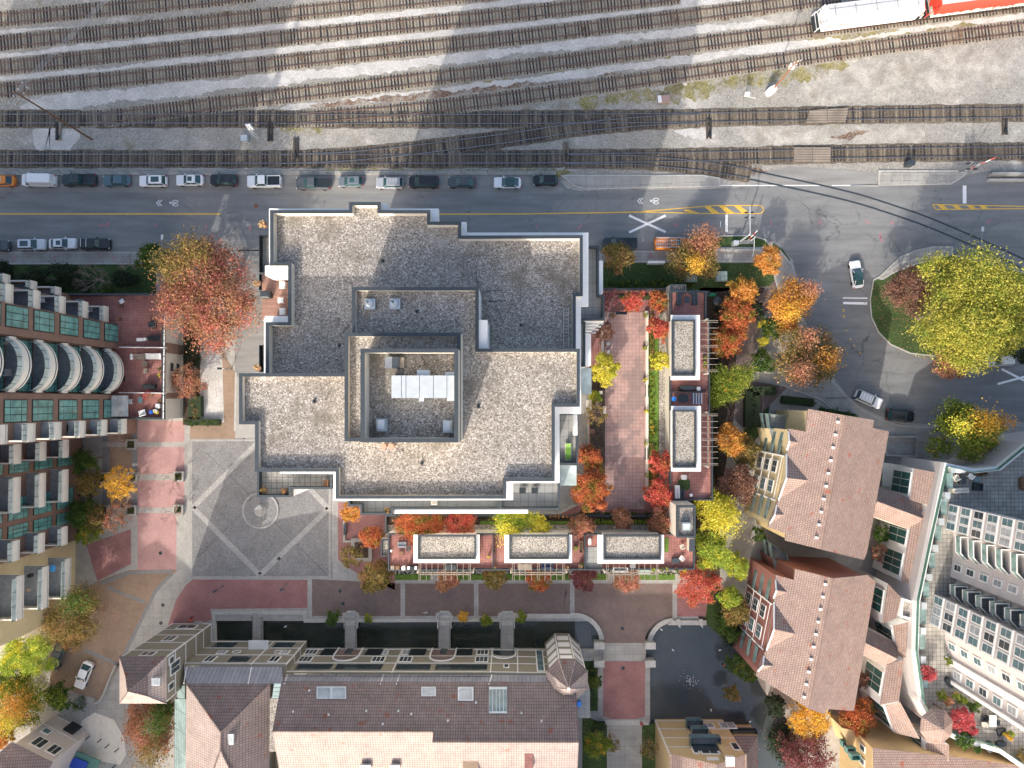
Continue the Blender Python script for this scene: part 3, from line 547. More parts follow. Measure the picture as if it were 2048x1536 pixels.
# notch deck and lower terraces
def terrace(px, h, mat, wallc='coping', t=.22, hp=.9, base=0):
    w = PL(px, h); o = MB().prism(w, base, h, 0, 1).build('terrace', [M['white'], M[mat]], T); MB().wall(ccw(w), t, h, h+hp).build('parapet', M[wallc], o); return o
MB().prism(PL(rect(524, 548, 577, 640), 40.2), 0, 40.2, 0, 1).build('terrace', [M['white'], M['deck']], T)
terrace([(1140, 495), (1196, 495), (1196, 592), (1207, 592), (1207, 642), (1140, 642)], 38.2, 'greytile')
terrace([(1140, 644), (1170, 644), (1170, 734), (1140, 734)], 38.4, 'greytile', hp=.5)
MB().prism(PL(rect(1197, 521, 1206, 586), 37.4), 30, 37.4).build('wall_block', M['white'], T)
MB().prism(PL(rect(1171, 668, 1182, 731), 37.0), 30, 37.0).build('wall_block', M['white'], T)
o = None
for k in range(4): MB().prism(PL(rect(1171, 646+k*6, 1207-k*5, 648.4+k*6), 36.5), 36.2, 36.5, bottom=True).build('louvre', M['lightmetal'], T)
terrace(rect(1100, 826, 1155, 928), 37.5, 'greytile')
MB().prism(PL(rect(1147, 829, 1155, 871), 38.9), 37, 38.9).build('wall_block', M['white'], T)
terrace(rect(1000, 955, 1119, 1017), 38.0, 'greytile')
terrace([(700, 950), (1000, 950), (1000, 1017), (788, 1017), (788, 1027), (724, 1027), (724, 1010), (700, 1010)], 37.6, 'greytile')
MB().prism(PL(rect(790, 1017.5, 1056, 1027), 37.4), 36.2, 37.4, bottom=True).build('ledge', M['white'], T)
terrace([(520, 930), (668, 930), (668, 976), (587, 976), (587, 992), (520, 992)], 41.0, 'stonetile')
cn = MB()
for q in (rect(1163, 736, 1183, 788), rect(1120, 931, 1153, 971)): cn.prism(PL(q, 34), 33.8, 34.0, bottom=True)
cn.build('glass_canopy', M['pglass'], T)
for x0, y0, x1, y1, h in ((518, 470, 538, 545, 36), (518, 690, 528, 744, 36), (518, 548, 524, 580, 40)):
    w = PL(rect(x0, y0, x1, y1), h); o = MB().prism(w, h-1.2, h-1, bottom=True).build('side_balcony', M['greytile'], T); MB().wall(ccw(w), .06, h-1, h).build('railing', M['darkmetal'], o)
# hidden lower faces still carry windows
nwin = 0
for (xa, ya), (xb, yb), hh in (((541, 421), (699, 421), 44.6), ((922, 472), (1165, 471), 44.6), ((479, 848), (479, 747), 49.4), ((1012, 997), (672, 997), 49.4)):
    a, b_ = Vector(P(xa, ya, hh)), Vector(P(xb, yb, hh)); d = (b_-a); L = d.length; d.normalize(); n = Vector((-d.y, d.x, 0))*.03
    for z in range(6, 41, 6):
        for k in range(1, int(L/3.6)):
            if nwin >= 96: break
            q = a+d*(k*3.6); mb = MB(); mb.quad((*(q+n)[:2], z), (*(q+n+d*1.9)[:2], z), (*(q+n+d*1.9)[:2], z+1.7), (*(q+n)[:2], z+1.7)); mb.build('window', M['bglass'], T); nwin += 1
# rooftop equipment
def ngon(c, r, k=16): return [(c[0]+r*math.cos(2*math.pi*i/k), c[1]+r*math.sin(2*math.pi*i/k)) for i in range(k)]
for x, l in ((740, 'left exhaust fan with round cowl on white square curb, nearest the dark roof corner'), (790, 'right exhaust fan with round cowl on white square curb, middle of the upper gravel roof')):
    c = P(x, 608, 49.1); R = thing('exhaust_fan', l, 'roof vent', (c[0], c[1], 48.75), 'exhaust fans on white curbs')
    MB().box((c[0], c[1], 48.98), (1.0, 1.0, .45)).build('curb', M['lightmetal'], R); mb = MB()
    mb.loft([[(*q, z) for q in ngon(c, r)] for z, r in ((49.2, .3), (49.35, .36), (49.5, .34), (49.6, .2))]); mb.build('cowl', M['lightmetal'], R, smooth=False)
    MB().tube((c[0]-.12, c[1]+.12, 49.6), (c[0]-.2, c[1]+.2, 50.0), .11, k=10).build('stack', M['greymetal'], R)
c = P(846, 770, 53.2); R = thing('air_handling_unit', 'long white rooftop air handling unit inside the penthouse screen', 'roof unit', (c[0], c[1], 51.9))
def rb(x0, y0, x1, y1, z0, z1, name, mat, par=R): return MB().prism(PL(rect(x0, y0, x1, y1), z1), z0, z1, bottom=True).build(name, M[mat], par)
rb(783, 751, 909, 796, 51.9, 53.5, 'housing', 'lightmetal'); rb(834, 740, 859, 751, 51.9, 53.1, 'intake_hood', 'lightmetal'); rb(890, 744, 912, 751, 51.9, 53.2, 'duct', 'lightmetal'); rb(838, 796, 848, 803, 51.9, 52.8, 'duct', 'lightmetal'); rb(894, 794, 911, 802, 51.9, 53.0, 'duct', 'lightmetal')
for x in (802, 811, 838, 866, 893): rb(x, 750.5, x+.9, 796.5, 53.4, 53.54, 'seam', 'greymetal')
for x, y, l, s in ((763, 850, 'pale blue curved duct hood in the left corner of the penthouse screen', -1), (896, 853, 'pale blue curved duct hood in the right corner of the penthouse screen', 1)):
    c = P(x, y, 52.4); R = thing('duct_hood', l, 'roof duct', (c[0], c[1], 51.9), 'pale duct hoods')
    MB().box((c[0], c[1], 52.05), (.95, 1.15, .3)).build('curb', M['lightmetal'], R); mb = MB()
    mb.loft([[(c[0]+s*(.25-r*.5)-.28, c[1]-.32, z), (c[0]+s*(.25-r*.5)+.28, c[1]-.32, z), (c[0]+s*(.25-r*.5)+.28, c[1]+.5, z), (c[0]+s*(.25-r*.5)-.28, c[1]+.5, z)] for z, r in ((52.2, 0), (52.6, .1), (52.9, .35), (53.0, .7))]); mb.build('hood', M['lightmetal'], R)
c = P(786, 725, 53); R = thing('equipment_cabinet', 'dark grey equipment box with a tan end inside the penthouse screen', 'roof cabinet', (c[0], c[1], 51.9)); rb(770, 714, 798, 736, 51.9, 53.0, 'cabinet', 'coping', R); rb(798.5, 715, 808, 736, 51.9, 52.7, 'tan_housing', 'timber', R); rb(769.5, 713.5, 784, 736.5, 53.0, 53.04, 'lid', 'greymetal', R)
for x, y in ((768, 893), (783, 893)):
    c = P(x, y, 49.6); single('vent_pipe', ('left' if x < 775 else 'right')+' copper coloured vent pipe at the foot of the penthouse', 'pipe', MB().tube((c[0], c[1], 48.75), (c[0], c[1], 49.8), .22, k=12).tube((c[0], c[1], 49.8), (c[0], c[1], 49.9), .28, k=12), solid('copper_pipe', (.42, .24, .18)), 'vent pipes by the penthouse')
dl = ['in the shaded north roof', 'on the upper roof right of the two exhaust fans', 'left of the penthouse on the west roof', 'on the sunlit lower left roof', 'below the penthouse on the south roof', 'on the north-east roof near the ladder', 'on the sunlit right part near the penthouse']
for (x, y, h), l in zip(((766, 522, 43.5), (834, 623, 48.8), (679, 691, 43.5), (629, 803, 48.8), (844, 926, 48.8), (1042, 650, 43.5), (957, 813, 48.8)), dl):
    c = P(x, y, h); single('roof_drain', 'small black roof drain '+l, 'roof drain', MB().prism(ngon(c, .17, 12), h, h+.12).prism(ngon(c, .09, 8), h+.12, h+.2), M['darkmetal'], 'roof drains in the gravel')
c = P(1132, 655, 43.8); mb = MB()
for s in (-.25, .25): mb.tube((c[0]+s, P(0, 616, 43.8)[1], 43.8), (c[0]+s, P(0, 696, 43.8)[1], 43.8), .03, k=5)
for k in range(12): yy = P(0, 619+k*6.6, 43.8)[1]; mb.tube((c[0]-.25, yy, 43.8), (c[0]+.25, yy, 43.8), .02, k=5)
single('ladder', 'aluminium ladder lying on the north-east gravel roof', 'ladder', mb, M['lightmetal'])
for k, (pts, h) in enumerate(([((952, 540), (953, 560), (956, 575)), 43.6], [((965, 585), (985, 581), (1004, 580)), 43.6], [((968, 604), (990, 603), (1005, 601)), 43.6], [((842, 712), (850, 724), (848, 732)), 52.0], [((790, 902), (800, 903), (808, 900)), 48.85], [((705, 640), (690, 660), (686, 668)), 43.6])):
    mb = MB(); L = PL(pts, h)
    for i in range(len(L)-1): mb.tube(L[i], L[i+1], .03, k=4)
    single('cable', ['short black cable above the raised roof corner', 'upper black cable right of the raised roof', 'lower black cable right of the raised roof', 'black cable inside the penthouse screen', 'black cable below the penthouse', 'black cable left of the penthouse'][k], 'cable', mb, M['darkmetal'], 'loose cables on the roof')
# terrace furniture of the tower
def chair(x, y, h, ang, mat, label, w=.62, name='patio_chair', cat='chair', group=None, s=1.0):
    c = P(x, y, h); T2 = thing(name, label, cat, (c[0], c[1], h), group, ang)
    MB().box((0, 0, .42), (w*s, w*s, .07)).build('seat', mat, T2, local=True)
    MB().box((0, -w*s/2+.03, .68), (w*s, .06, .46)).build('backrest', mat, T2, local=True)
    for a in (-1, 1): MB().box((a*w*s/2, 0, .6), (.06, w*s, .04)).build('armrest', mat, T2, local=True)
    for a in (-1, 1):
        for b_ in (-1, 1): MB().box((a*(w*s/2-.04), b_*(w*s/2-.04), .2), (.05, .05, .4)).build('leg', mat, T2, local=True)
    return T2
def table(x, y, h, dx, dy, mat, label, ang=0, round_=False, top=None, hh=.72, name='patio_table', group=None):
    c = P(x, y, h); T2 = thing(name, label, 'table', (c[0], c[1], h), group, ang)
    if round_: MB().prism(ngon((0, 0), dx/2, 20), hh-.04, hh, bottom=True).build('table_top', top or mat, T2, local=True); MB().tube((0, 0, 0), (0, 0, hh-.04), .05, k=8).build('pedestal', mat, T2, local=True); MB().prism(ngon((0, 0), dx/4, 12), 0, .03).build('base', mat, T2, local=True)
    else:
        MB().box((0, 0, hh-.02), (dx, dy, .04)).build('table_top', top or mat, T2, local=True)
        for a in (-1, 1):
            for b_ in (-1, 1): MB().box((a*(dx/2-.05), b_*(dy/2-.05), hh/2-.02), (.05, .05, hh-.04)).build('leg', mat, T2, local=True)
    return T2
def pot(x, y, h, r, leaf, label, mat=None, hh=.5, plant=.55, name='potted_plant', group=None, cat='potted plant', n=90, ls=.12):
    c = P(x, y, h); T2 = thing(name, label, cat, (c[0], c[1], h), group); mat = mat or M['brownwood']
    MB().loft([[(*q, z) for q in ngon((0, 0), rr, 12)] for z, rr in ((0, r*.7), (hh*.5, r*.88), (hh, r))]).build('pot', mat, T2, local=True)
    leafmesh('foliage', [(0, 0, hh+plant*.35, r*1.15, r*1.15, plant*.6)], n, ls, leaf, T2); return T2
def sofa(x, y, h, L, W_, ang, label, mat, name='patio_sofa'):
    c = P(x, y, h); T2 = thing(name, label, 'sofa', (c[0], c[1], h), None, ang); n = max(1, round(L/.7))
    MB().box((0, 0, .18), (L, W_, .26)).build('base', mat, T2, local=True); MB().box((0, -W_/2+.1, .5), (L, .2, .4)).build('backrest', mat, T2, local=True)
    for a in (-1, 1): MB().box((a*(L/2-.08), .1, .42), (.16, W_-.22, .26)).build('armrest', mat, T2, local=True)
    for k in range(n): MB().box((-L/2+.16+(L-.32)*(k+.5)/n, .1, .37), ((L-.32)/n-.03, W_-.26, .13)).build('cushion', mat, T2, local=True)
    return T2
def leafmesh(name, blobs, n, size, mat, parent, seed=None, flatten=.5, clump=.16, local=True):
    """many small leaf quads in clumps spread through a few ellipsoids (x, y, z, rx, ry, rz)"""
    r = np.random.default_rng(seed if seed is not None else random.randrange(10**6)); vol = np.array([b[3]*b[4] for b in blobs]); vol = vol/vol.sum(); V = []
    for b, f in zip(blobs, vol):
        k = max(8, int(n*f)); nc = max(5, int(k/26)); u = r.normal(size=(nc, 3)); u /= np.linalg.norm(u, axis=1)[:, None]; u[:, 2] = np.where(u[:, 2] < -.35, -u[:, 2], u[:, 2])
        lump = 1+.16*np.sin(u[:, 0]*5+b[0])*np.cos(u[:, 1]*4+b[1])+r.uniform(-.12, .14, nc); rad = (r.uniform(.25, 1, nc)**.45*.86*lump)[:, None]; cc = u*rad
        idx = r.integers(0, nc, k); p = cc[idx]+r.normal(size=(k, 3))*clump*np.array([1, 1, .8])
        V.append(p*np.array([b[3], b[4], b[5]])+np.array(b[:3]))
    C = np.vstack(V); k = len(C); nrm = r.normal(size=(k, 3)); nrm[:, 2] = np.abs(nrm[:, 2])+flatten; nrm /= np.linalg.norm(nrm, axis=1)[:, None]
    a = np.cross(nrm, r.normal(size=(k, 3))); a /= np.linalg.norm(a, axis=1)[:, None]; b2 = np.cross(nrm, a); s = (size*r.uniform(.55, 1.25, k))[:, None]
    Q = np.stack([C-a*s*.62, C-b2*s*.38+nrm*s*.05, C+a*s*.62, C+b2*s*.38+nrm*s*.05], axis=1).reshape(-1, 3)
    me = bpy.data.meshes.new(name); me.vertices.add(4*k); me.vertices.foreach_set('co', Q.ravel().astype(np.float32)); me.loops.add(4*k); me.loops.foreach_set('vertex_index', np.arange(4*k, dtype=np.int32))
    me.polygons.add(k); me.polygons.foreach_set('loop_start', np.arange(0, 4*k, 4, dtype=np.int32)); me.polygons.foreach_set('loop_total', np.full(k, 4, dtype=np.int32)); me.update(calc_edges=True); me.materials.append(mat)
    o = bpy.data.objects.new(name, me); COL.objects.link(o)
    if parent: o.parent = parent
    return o
# leaf palettes
LF = {'red': leafm('red_leaves', [(0, (.317, .055, .037)), (.5, (.61, .122, .091)), (1, (.854, .293, .207))], ((.415, .183, .061), .5, .64)),
 'redorange': leafm('red_orange_leaves', [(0, (.268, .061, .024)), (.5, (.537, .152, .061)), (1, (.732, .305, .134))], ((.207, .195, .037), .5, .62)),
 'orange': leafm('orange_leaves', [(0, (.366, .146, .024)), (.5, (.659, .305, .073)), (1, (.903, .525, .183))], ((.317, .232, .037), .5, .64)),
 'rust': leafm('rust_leaves', [(0, (.207, .091, .049)), (.5, (.439, .226, .122)), (1, (.671, .403, .244))], ((.488, .207, .146), .48, .6)),
 'bigrust': leafm('mixed_rust_leaves', [(0, (.159, .085, .043)), (.5, (.378, .207, .11)), (1, (.634, .378, .232))], ((.512, .183, .146), .46, .56)),
 'olive': leafm('olive_leaves', [(0, (.098, .085, .024)), (.5, (.232, .183, .055)), (1, (.427, .317, .11))], ((.403, .232, .098), .5, .64)),
 'yellow': leafm('yellow_leaves', [(0, (.403, .354, .024)), (.5, (.708, .622, .073)), (1, (.92, .854, .22))], ((.415, .464, .049), .5, .66)),
 'bigyellow': leafm('yellow_green_leaves', [(0, (.207, .207, .024)), (.5, (.464, .439, .073)), (1, (.756, .671, .195))], ((.244, .305, .049), .48, .62)),
 'lime': leafm('lime_leaves', [(0, (.146, .232, .024)), (.5, (.342, .439, .061)), (1, (.561, .634, .146))], ((.61, .561, .061), .5, .62)),
 'green': leafm('green_leaves', [(0, (.03, .061, .015)), (.5, (.073, .134, .027)), (1, (.146, .232, .061))], ((.183, .195, .037), .54, .66)),
 'dark': leafm('dark_conifer_needles', [(0, (.018, .032, .018)), (1, (.067, .098, .049))]),
 'burgundy': leafm('burgundy_leaves', [(0, (.11, .037, .043)), (.5, (.232, .079, .085)), (1, (.39, .159, .159))], ((.171, .098, .055), .54, .68)),
 'brownred': leafm('brown_red_leaves', [(0, (.134, .067, .049)), (.5, (.268, .14, .104)), (1, (.439, .268, .201))], ((.195, .098, .061), .5, .64)),
 'greenyellow': leafm('green_yellow_leaves', [(0, (.073, .122, .018)), (.5, (.207, .268, .037)), (1, (.488, .488, .085))], ((.756, .415, .061), .60, .66)),
 'gold': leafm('gold_leaves', [(0, (.439, .232, .024)), (.5, (.781, .451, .061)), (1, (.92, .671, .171))], ((.561, .342, .049), .5, .66)),
 'straw': leafm('straw_grass', [(0, (.427, .293, .159)), (1, (.756, .549, .342))]),
 'crimson': leafm('crimson_leaves', [(0, (.244, .037, .049)), (.5, (.488, .085, .098)), (1, (.683, .207, .195))])}
bark = flat('bark', (.16, .125, .10), .9, var=.3, sc=3); twig = flat('pale_twigs', (.34, .25, .215), .9, var=.2, sc=3)
wm = M['white']
chair(568, 572, 40.2, 1.57, wm, 'slatted white lounge chair at the top of the brown roof deck', s=1.1); chair(568, 624, 40.2, 1.57, wm, 'slatted white lounge chair at the bottom of the brown roof deck', s=1.1)
table(564, 602, 40.2, .6, .6, wm, 'small square white side table between the two deck chairs', hh=.5)
c = P(537, 592, 40.2); R = thing('barbecue', 'black covered barbecue on the brown deck of the tower', 'barbecue', (c[0], c[1], 40.2)); MB().box((0, 0, .45), (.9, .6, .9)).build('cart', M['darkmetal'], R, local=True); MB().loft([[(a*.55*s, b_*.38*s, z) for a, b_ in ((-1, -1), (1, -1), (1, 1), (-1, 1))] for z, s in ((.9, 1), (1.1, .95), (1.25, .6))]).build('lid', M['coping'], R, local=True)
for x, y, h, l in ((531, 452, 41, 'tuft of straw coloured grass on the upper left balcony of the tower'), (519, 568, 41, 'tuft of straw coloured grass beside the brown deck'), (519, 737, 38, 'tuft of straw coloured grass on the lower left balcony')):
    pot(x, y, h-.6, .35, LF['straw'], l, plant=.9, group='grass pots on the tower balconies', ls=.22, n=140)
c = P(1136, 904, 37.6); R = thing('sun_lounger', 'bright green sun lounger on the grey terrace', 'sun lounger', (c[0], c[1], 37.5)); gl = solid('green_cushion', (.10, .22, .025))
MB().box((0, -.2, .35), (.62, 1.35, .09)).build('seat', gl, R, local=True); MB().quad((-.31, .5, .36), (.31, .5, .36), (.31, 1.0, .75), (-.31, 1.0, .75)).build('backrest', gl, R, local=True); MB().box((0, 0, .27), (.7, 1.9, .05)).build('frame', wm, R, local=True)
for a in (-1, 1):
    for b_ in (-1, 1): MB().box((a*.28, b_*.8, .13), (.05, .05, .25)).build('leg', wm, R, local=True)
for x, l in ((1045, 'left black chair'), (1069, 'right black chair')): chair(x, 980, 38.0, 3.14, M['darkmetal'], l+' on the south grey terrace of the tower', s=1.05)
for x, y, l in ((531, 980, 'left round planter'), (571, 981, 'right round planter')): pot(x, y, 41.0, .35, LF['olive'], l+' on the south-west balcony of the tower', n=80)
chair(655, 965, 41, 1.57, M['brownwood'], 'brown wicker chair in the corner of the south-west balcony')
pot(776, 1020, 37.7, .3, LF['olive'], 'round planter at the corner of the glass-floored balcony', n=80)
chair(870, 1002, 37.7, 0, M['cream'], 'beige chair on the narrow south terrace')
# ================= townhouse podium =================
c0 = P(1250, 900, 4); R = thing('courtyard_podium', 'raised courtyard deck with pink pavers between the tower and the terrace houses', 'podium', (c0[0], c0[1], 0))
MB().prism(PL([(1178, 576), (1340, 576), (1340, 1066), (770, 1066), (770, 1028), (1120, 1028), (1178, 1000)], 4.0), 0, 4.0, 0, 1).build('deck', [M['concplain'], M['redtile']], R)
MB().prism(PL(rect(1206, 624, 1291, 1018), 4.03), 4.0, 4.03).build('walkway', M['deckpave'], R)
for q, m_ in ((rect(1297, 640, 1317, 1000), 'brightgrass'), (rect(1318, 600, 1336, 1000), 'roofgravel2'), (rect(775, 1032, 1340, 1049), 'soil'), (rect(960, 1042, 1340, 1049), 'brightgrass'), (rect(775, 1050, 1335, 1063), 'roofgravel2'), (rect(1185, 588, 1335, 600), 'soil'), (rect(1180, 600, 1205, 655), 'grass'), (rect(1180, 735, 1210, 1018), 'soil')):
    MB().prism(PL(q, 4.09), 4.0, 4.09 if m_ != 'brightgrass' else 4.12).build('planting_strip', M[m_], R)
MB().wall(ccw(PL(rect(1292, 628, 1297, 1000), 4.6)), .2, 4, 4.6).build('low_wall', M['cream'], R)
MB().wall(PL([(1340, 577), (1180, 577)], 5.0), .2, 4, 5.0, closed=False).build('parapet', M['coping'], R)
MB().prism(PL(rect(1290, 622, 1297, 630), 4.5), 4, 4.5).prism(PL(rect(1203, 622, 1208, 740), 4.35), 4, 4.35).build('kerb', M['cream'], R)
MB().wall(ccw(PL(rect(770, 1030, 1338, 1066), 4.9)), .25, 4.0, 4.9).build('parapet', M['coping'], R)
HD = 7.0
def terracehouse(label, deck, pavs, divs, mat, frame, group):
    c0 = P(deck[0][0], deck[0][1], HD); R = thing('terrace_house_block', label, 'building', (c0[0], c0[1], 0), group); w = PL(deck, HD)
    MB().prism(w, 0, HD, 0, 1).build('lower_storeys', [M['cream'], M[mat]], R); MB().wall(ccw(w), .22, HD, HD+.55).build('parapet', M['coping'], R)
    for (x0, y0, x1, y1), (fx0, fy0, fx1, fy1) in zip(pavs, frame):
        o = MB().prism(PL(rect(x0+1, y0+1, x1-1, y1-1), 10), HD, 10.0, 0, 1).build('pavilion', [M['cream'], M['roofgravel2']], R)
        q = PL(rect(x0, y0, x1, y1), 10.45); MB().wall(ccw(q), .26, 10, 10.45).build('coping', M['coping'], o)
        MB().prism(PL(rect(fx0, fy0, fx1, fy1), 9.85), 9.5, 9.85, bottom=True).build('soffit', M['white'], o)
        MB().quad(*PL(rect(x0+3, y1-2, x1-3, y1-1), 8)).build('window', M['bglass'], o)
    for a, b_ in divs: MB().wall(PL([a, b_], HD+.9), .14, HD, HD+.9, closed=False).build('divider', M['coping'], R)
    return R
terracehouse('row of terrace houses below the courtyard with three gravel-roofed pavilions', [(777, 1066), (1388, 1066), (1388, 1138), (777, 1140)], [(835, 1070, 952, 1119), (1018, 1070, 1138, 1119), (1207, 1070, 1322, 1120)],
             [((985, 1070), (985, 1137)), ((1169, 1070), (1169, 1138))], 'redtile', [(827, 1070, 959, 1126), (1009, 1070, 1144, 1126), (1195, 1070, 1328, 1127)], 'terrace house blocks')
MB_ = terracehouse('row of terrace houses right of the courtyard with two gravel-roofed pavilions', [(1338, 583), (1411, 583), (1411, 640), (1418, 640), (1418, 830), (1424, 830), (1424, 1000), (1338, 1000)], [(1344, 639, 1391, 752), (1346, 820, 1393, 936)],
             [((1340, 785), (1416, 785))], 'redtile', [(1342, 630, 1400, 760), (1343, 812, 1402, 943)], 'terrace house blocks')
w = PL(rect(1340, 569, 1372, 584), 7.6); single('roof_annex', 'small gravel-roofed annex at the top of the right terrace houses', 'building', MB().prism(w, 0, 7.2, 0, 1).wall(ccw(w), .2, 7.2, 7.8, 2), [M['cream'], M['roofgravel2'], M['coping']])
w = PL(rect(762, 1078, 780, 1112), 5.2); single('roof_annex', 'small gravel-roofed annex at the left end of the lower terrace houses', 'building', MB().prism(w, 0, 5, 0, 1).wall(ccw(w), .2, 5, 5.5, 2), [M['cream'], M['roofgravel2'], M['coping']])
c0 = P(1370, 1045, 12); R = thing('stair_tower', 'grey stair tower with skylight where the two terrace house rows meet', 'building', (c0[0], c0[1], 0))
w = PL(rect(1353, 1011, 1391, 1075), 12.3); MB().prism(w, 0, 11.9, 0, 1).build('tower_body', [M['cream'], M['roofgravel2']], R); MB().wall(ccw(w), .3, 11.9, 12.4).build('parapet', M['coping'], R)
o = MB().prism(PL(rect(1364, 1045, 1382, 1062), 13), 11.9, 12.9).build('skylight', M['greymetal'], R); MB().prism(PL(rect(1366, 1047, 1380, 1060), 12.93), 12.9, 12.93).build('pane', M['pglass'], o)
w = PL(rect(1378, 1078, 1390, 1103), 8.4); MB().prism(w, 0, 8.4, 0, 1).build('lower_step', [M['cream'], M['coping']], R)
# pergolas
def pergola(label, beams, cross, h=9.6):
    c0 = P(*beams[0][0], h); R = thing('pergola', label, 'pergola', (c0[0], c0[1], HD), 'white slatted pergolas over the terraces')
    for a, b_ in beams: A_, B_ = P(*a, h), P(*b_, h); MB().tube(A_, B_, .05, k=4).build('beam', M['timber'], R)
    for a, b_ in cross: A_, B_ = P(*a, h-.12), P(*b_, h-.12); MB().tube(A_, B_, .09, k=4).build('crossbeam', M['timber'], R)
    for a in (cross[0][0], cross[0][1]): A_ = P(*a, h-.2); MB().box((A_[0], A_[1], (HD+h-.2)/2), (.22, .22, h-.2-HD)).build('post', M['cream'], R)
for x0, l in ((838, 'pergola over the left lower terrace'), (1025, 'pergola over the middle lower terrace'), (1213, 'pergola over the right lower terrace')):
    pergola(l, [((x0+o_, 1120), (x0+o_, 1161)) for o_ in (0, 3.5, 14.5, 26, 38, 50, 53.5, 65, 76.5, 88.5, 100, 103)], [((x0-3, 1145), (x0+108, 1145)), ((x0+2, 1149), (x0+104, 1149))])
for y0, l in ((641, 'pergola beside the upper right pavilion'), (828, 'pergola beside the lower right pavilion')):
    pergola(l, [((1394, y0+o_), (1436, y0+o_)) for o_ in (0, 3.5, 15, 27, 38, 50, 53, 65, 76, 88, 99, 102)], [((1416, y0-3), (1416, y0+106))])
# ================= left apartment tower with balconies =================
# one storey step is about 5.2 m (two-storey apartments)
HB = [8.8, 14.0, 19.2, 24.4, 29.4, 34.2, 39.0]
T = thing('balcony_tower', 'brick apartment tower with cream balconies and tall green windows on the left edge', 'building', (P(20, 750, 30)[0], P(20, 750, 30)[1], 0))
def W2(px, py, h): p = P(px, py, h); return p[0], p[1]
xw = W2(213, 700, 8.8)[0]; ya, yb = W2(213, 600, 8.8)[1], W2(213, 872, 8.8)[1]
xw2 = W2(140, 940, 3)[0]; yc = W2(126, 1100, 8.8)[1]; yd = W2(100, 1230, 8.8)[1]
HT = 44
yn_ = W2(205, 644, 8.8)[1]; yn2 = W2(113, 590, 14)[1]; yc0, yc1 = W2(200, 695, 8.8)[1], W2(200, 789, 8.8)[1]
MB().prism([(xw-40, yn2+1.3), (xw-7.5, yn2+1.3), (xw-7.5, yn2-.3), (xw-4, yn2-.3), (xw-4, yn_), (xw, yn_), (xw, yc0), (xw-1.3, yc0), (xw-1.3, yc1), (xw, yc1), (xw, yb), (xw-40, yb)], 0, HT).build('wall', M['brickwall'], T)
MB().prism([(xw2-40, yb-.01), (xw2, yb-.01), (xw2, yc), (xw2-40, yc)], 0, HT-4).build('wall', M['brickwall'], T)
MB().prism([(xw2-40, yc-.01), (xw2-.8, yc-.01), (xw2-.8, yd-2), (xw2-40, yd-6)], 0, 30).build('wall', M['lemon'], T)
def frame(name, a, z0, z1, axis='x', mat='dglass', mull=3, hb=(.25, .75)):
    """tall window on an east-facing wall at x=a[0], between y=a[1]..a[2]"""
    x, y0, y1 = a; o = MB().box((x+.03, (y0+y1)/2, (z0+z1)/2), (.1, abs(y1-y0)+.16, z1-z0+.16)).build('window', M['darkmetal'], T); pm_ = MB()
    ys = np.linspace(y0, y1, mull+1); zs = [z0]+[z0+(z1-z0)*q for q in hb]+[z1]
    for i in range(mull):
        for j in range(len(zs)-1): pm_.quad((x+.09, ys[i]-.05, zs[j]+.05), (x+.09, ys[i+1]+.05, zs[j]+.05), (x+.09, ys[i+1]+.05, zs[j+1]-.05), (x+.09, ys[i]-.05, zs[j+1]-.05))
    pm_.build('pane', M[mat], o); return o
def balcony(px, h, depthx, hg=1.05):
    """px: outer outline world polygon of the balcony; cream upstand outside, glass screen inside"""
    w = ccw(px); o = MB().prism(w, h-1.05, h-.85, 0, 1, bottom=True).build('balcony', [M['balc'], M['floorgrey']], T)
    return o
M['floorgrey'] = flat('balcony_floor', (.20, .23, .26), .6, var=.25)
def rect_balc(x0, x1, y0, y1, h, south=False):
    o = MB().prism([(x0, y0), (x1, y0), (x1, y1), (x0, y1)], h-1.5, h-1.2, 0, 1, bottom=True).build('balcony', [M['balc'], M['floorgrey']], T)
    mb = MB(); mb.box((x1-.14, (y0+y1)/2, h-.72), (.28, abs(y1-y0), 1.15)); mb.box(((x0+x1)/2-.14, (y1-.1 if not south else y0+.1), h-.72), (x1-x0-.28, .2, 1.15)); mb.build('upstand', M['balc'], o)
    MB().box((x1-.2, (y0+y1)/2, h+.22), (.06, abs(y1-y0)-.3, .72)).build('glass_screen', M['pglass'], o); sl_ = MB()
    for t_ in np.linspace(0, 1, 4): sl_.box((x1-.17, y0+.08+(y1-y0-.16)*t_, h+.22), (.1, .06, .74))
    sl_.build('screen_frame', M['darkmetal'], o)
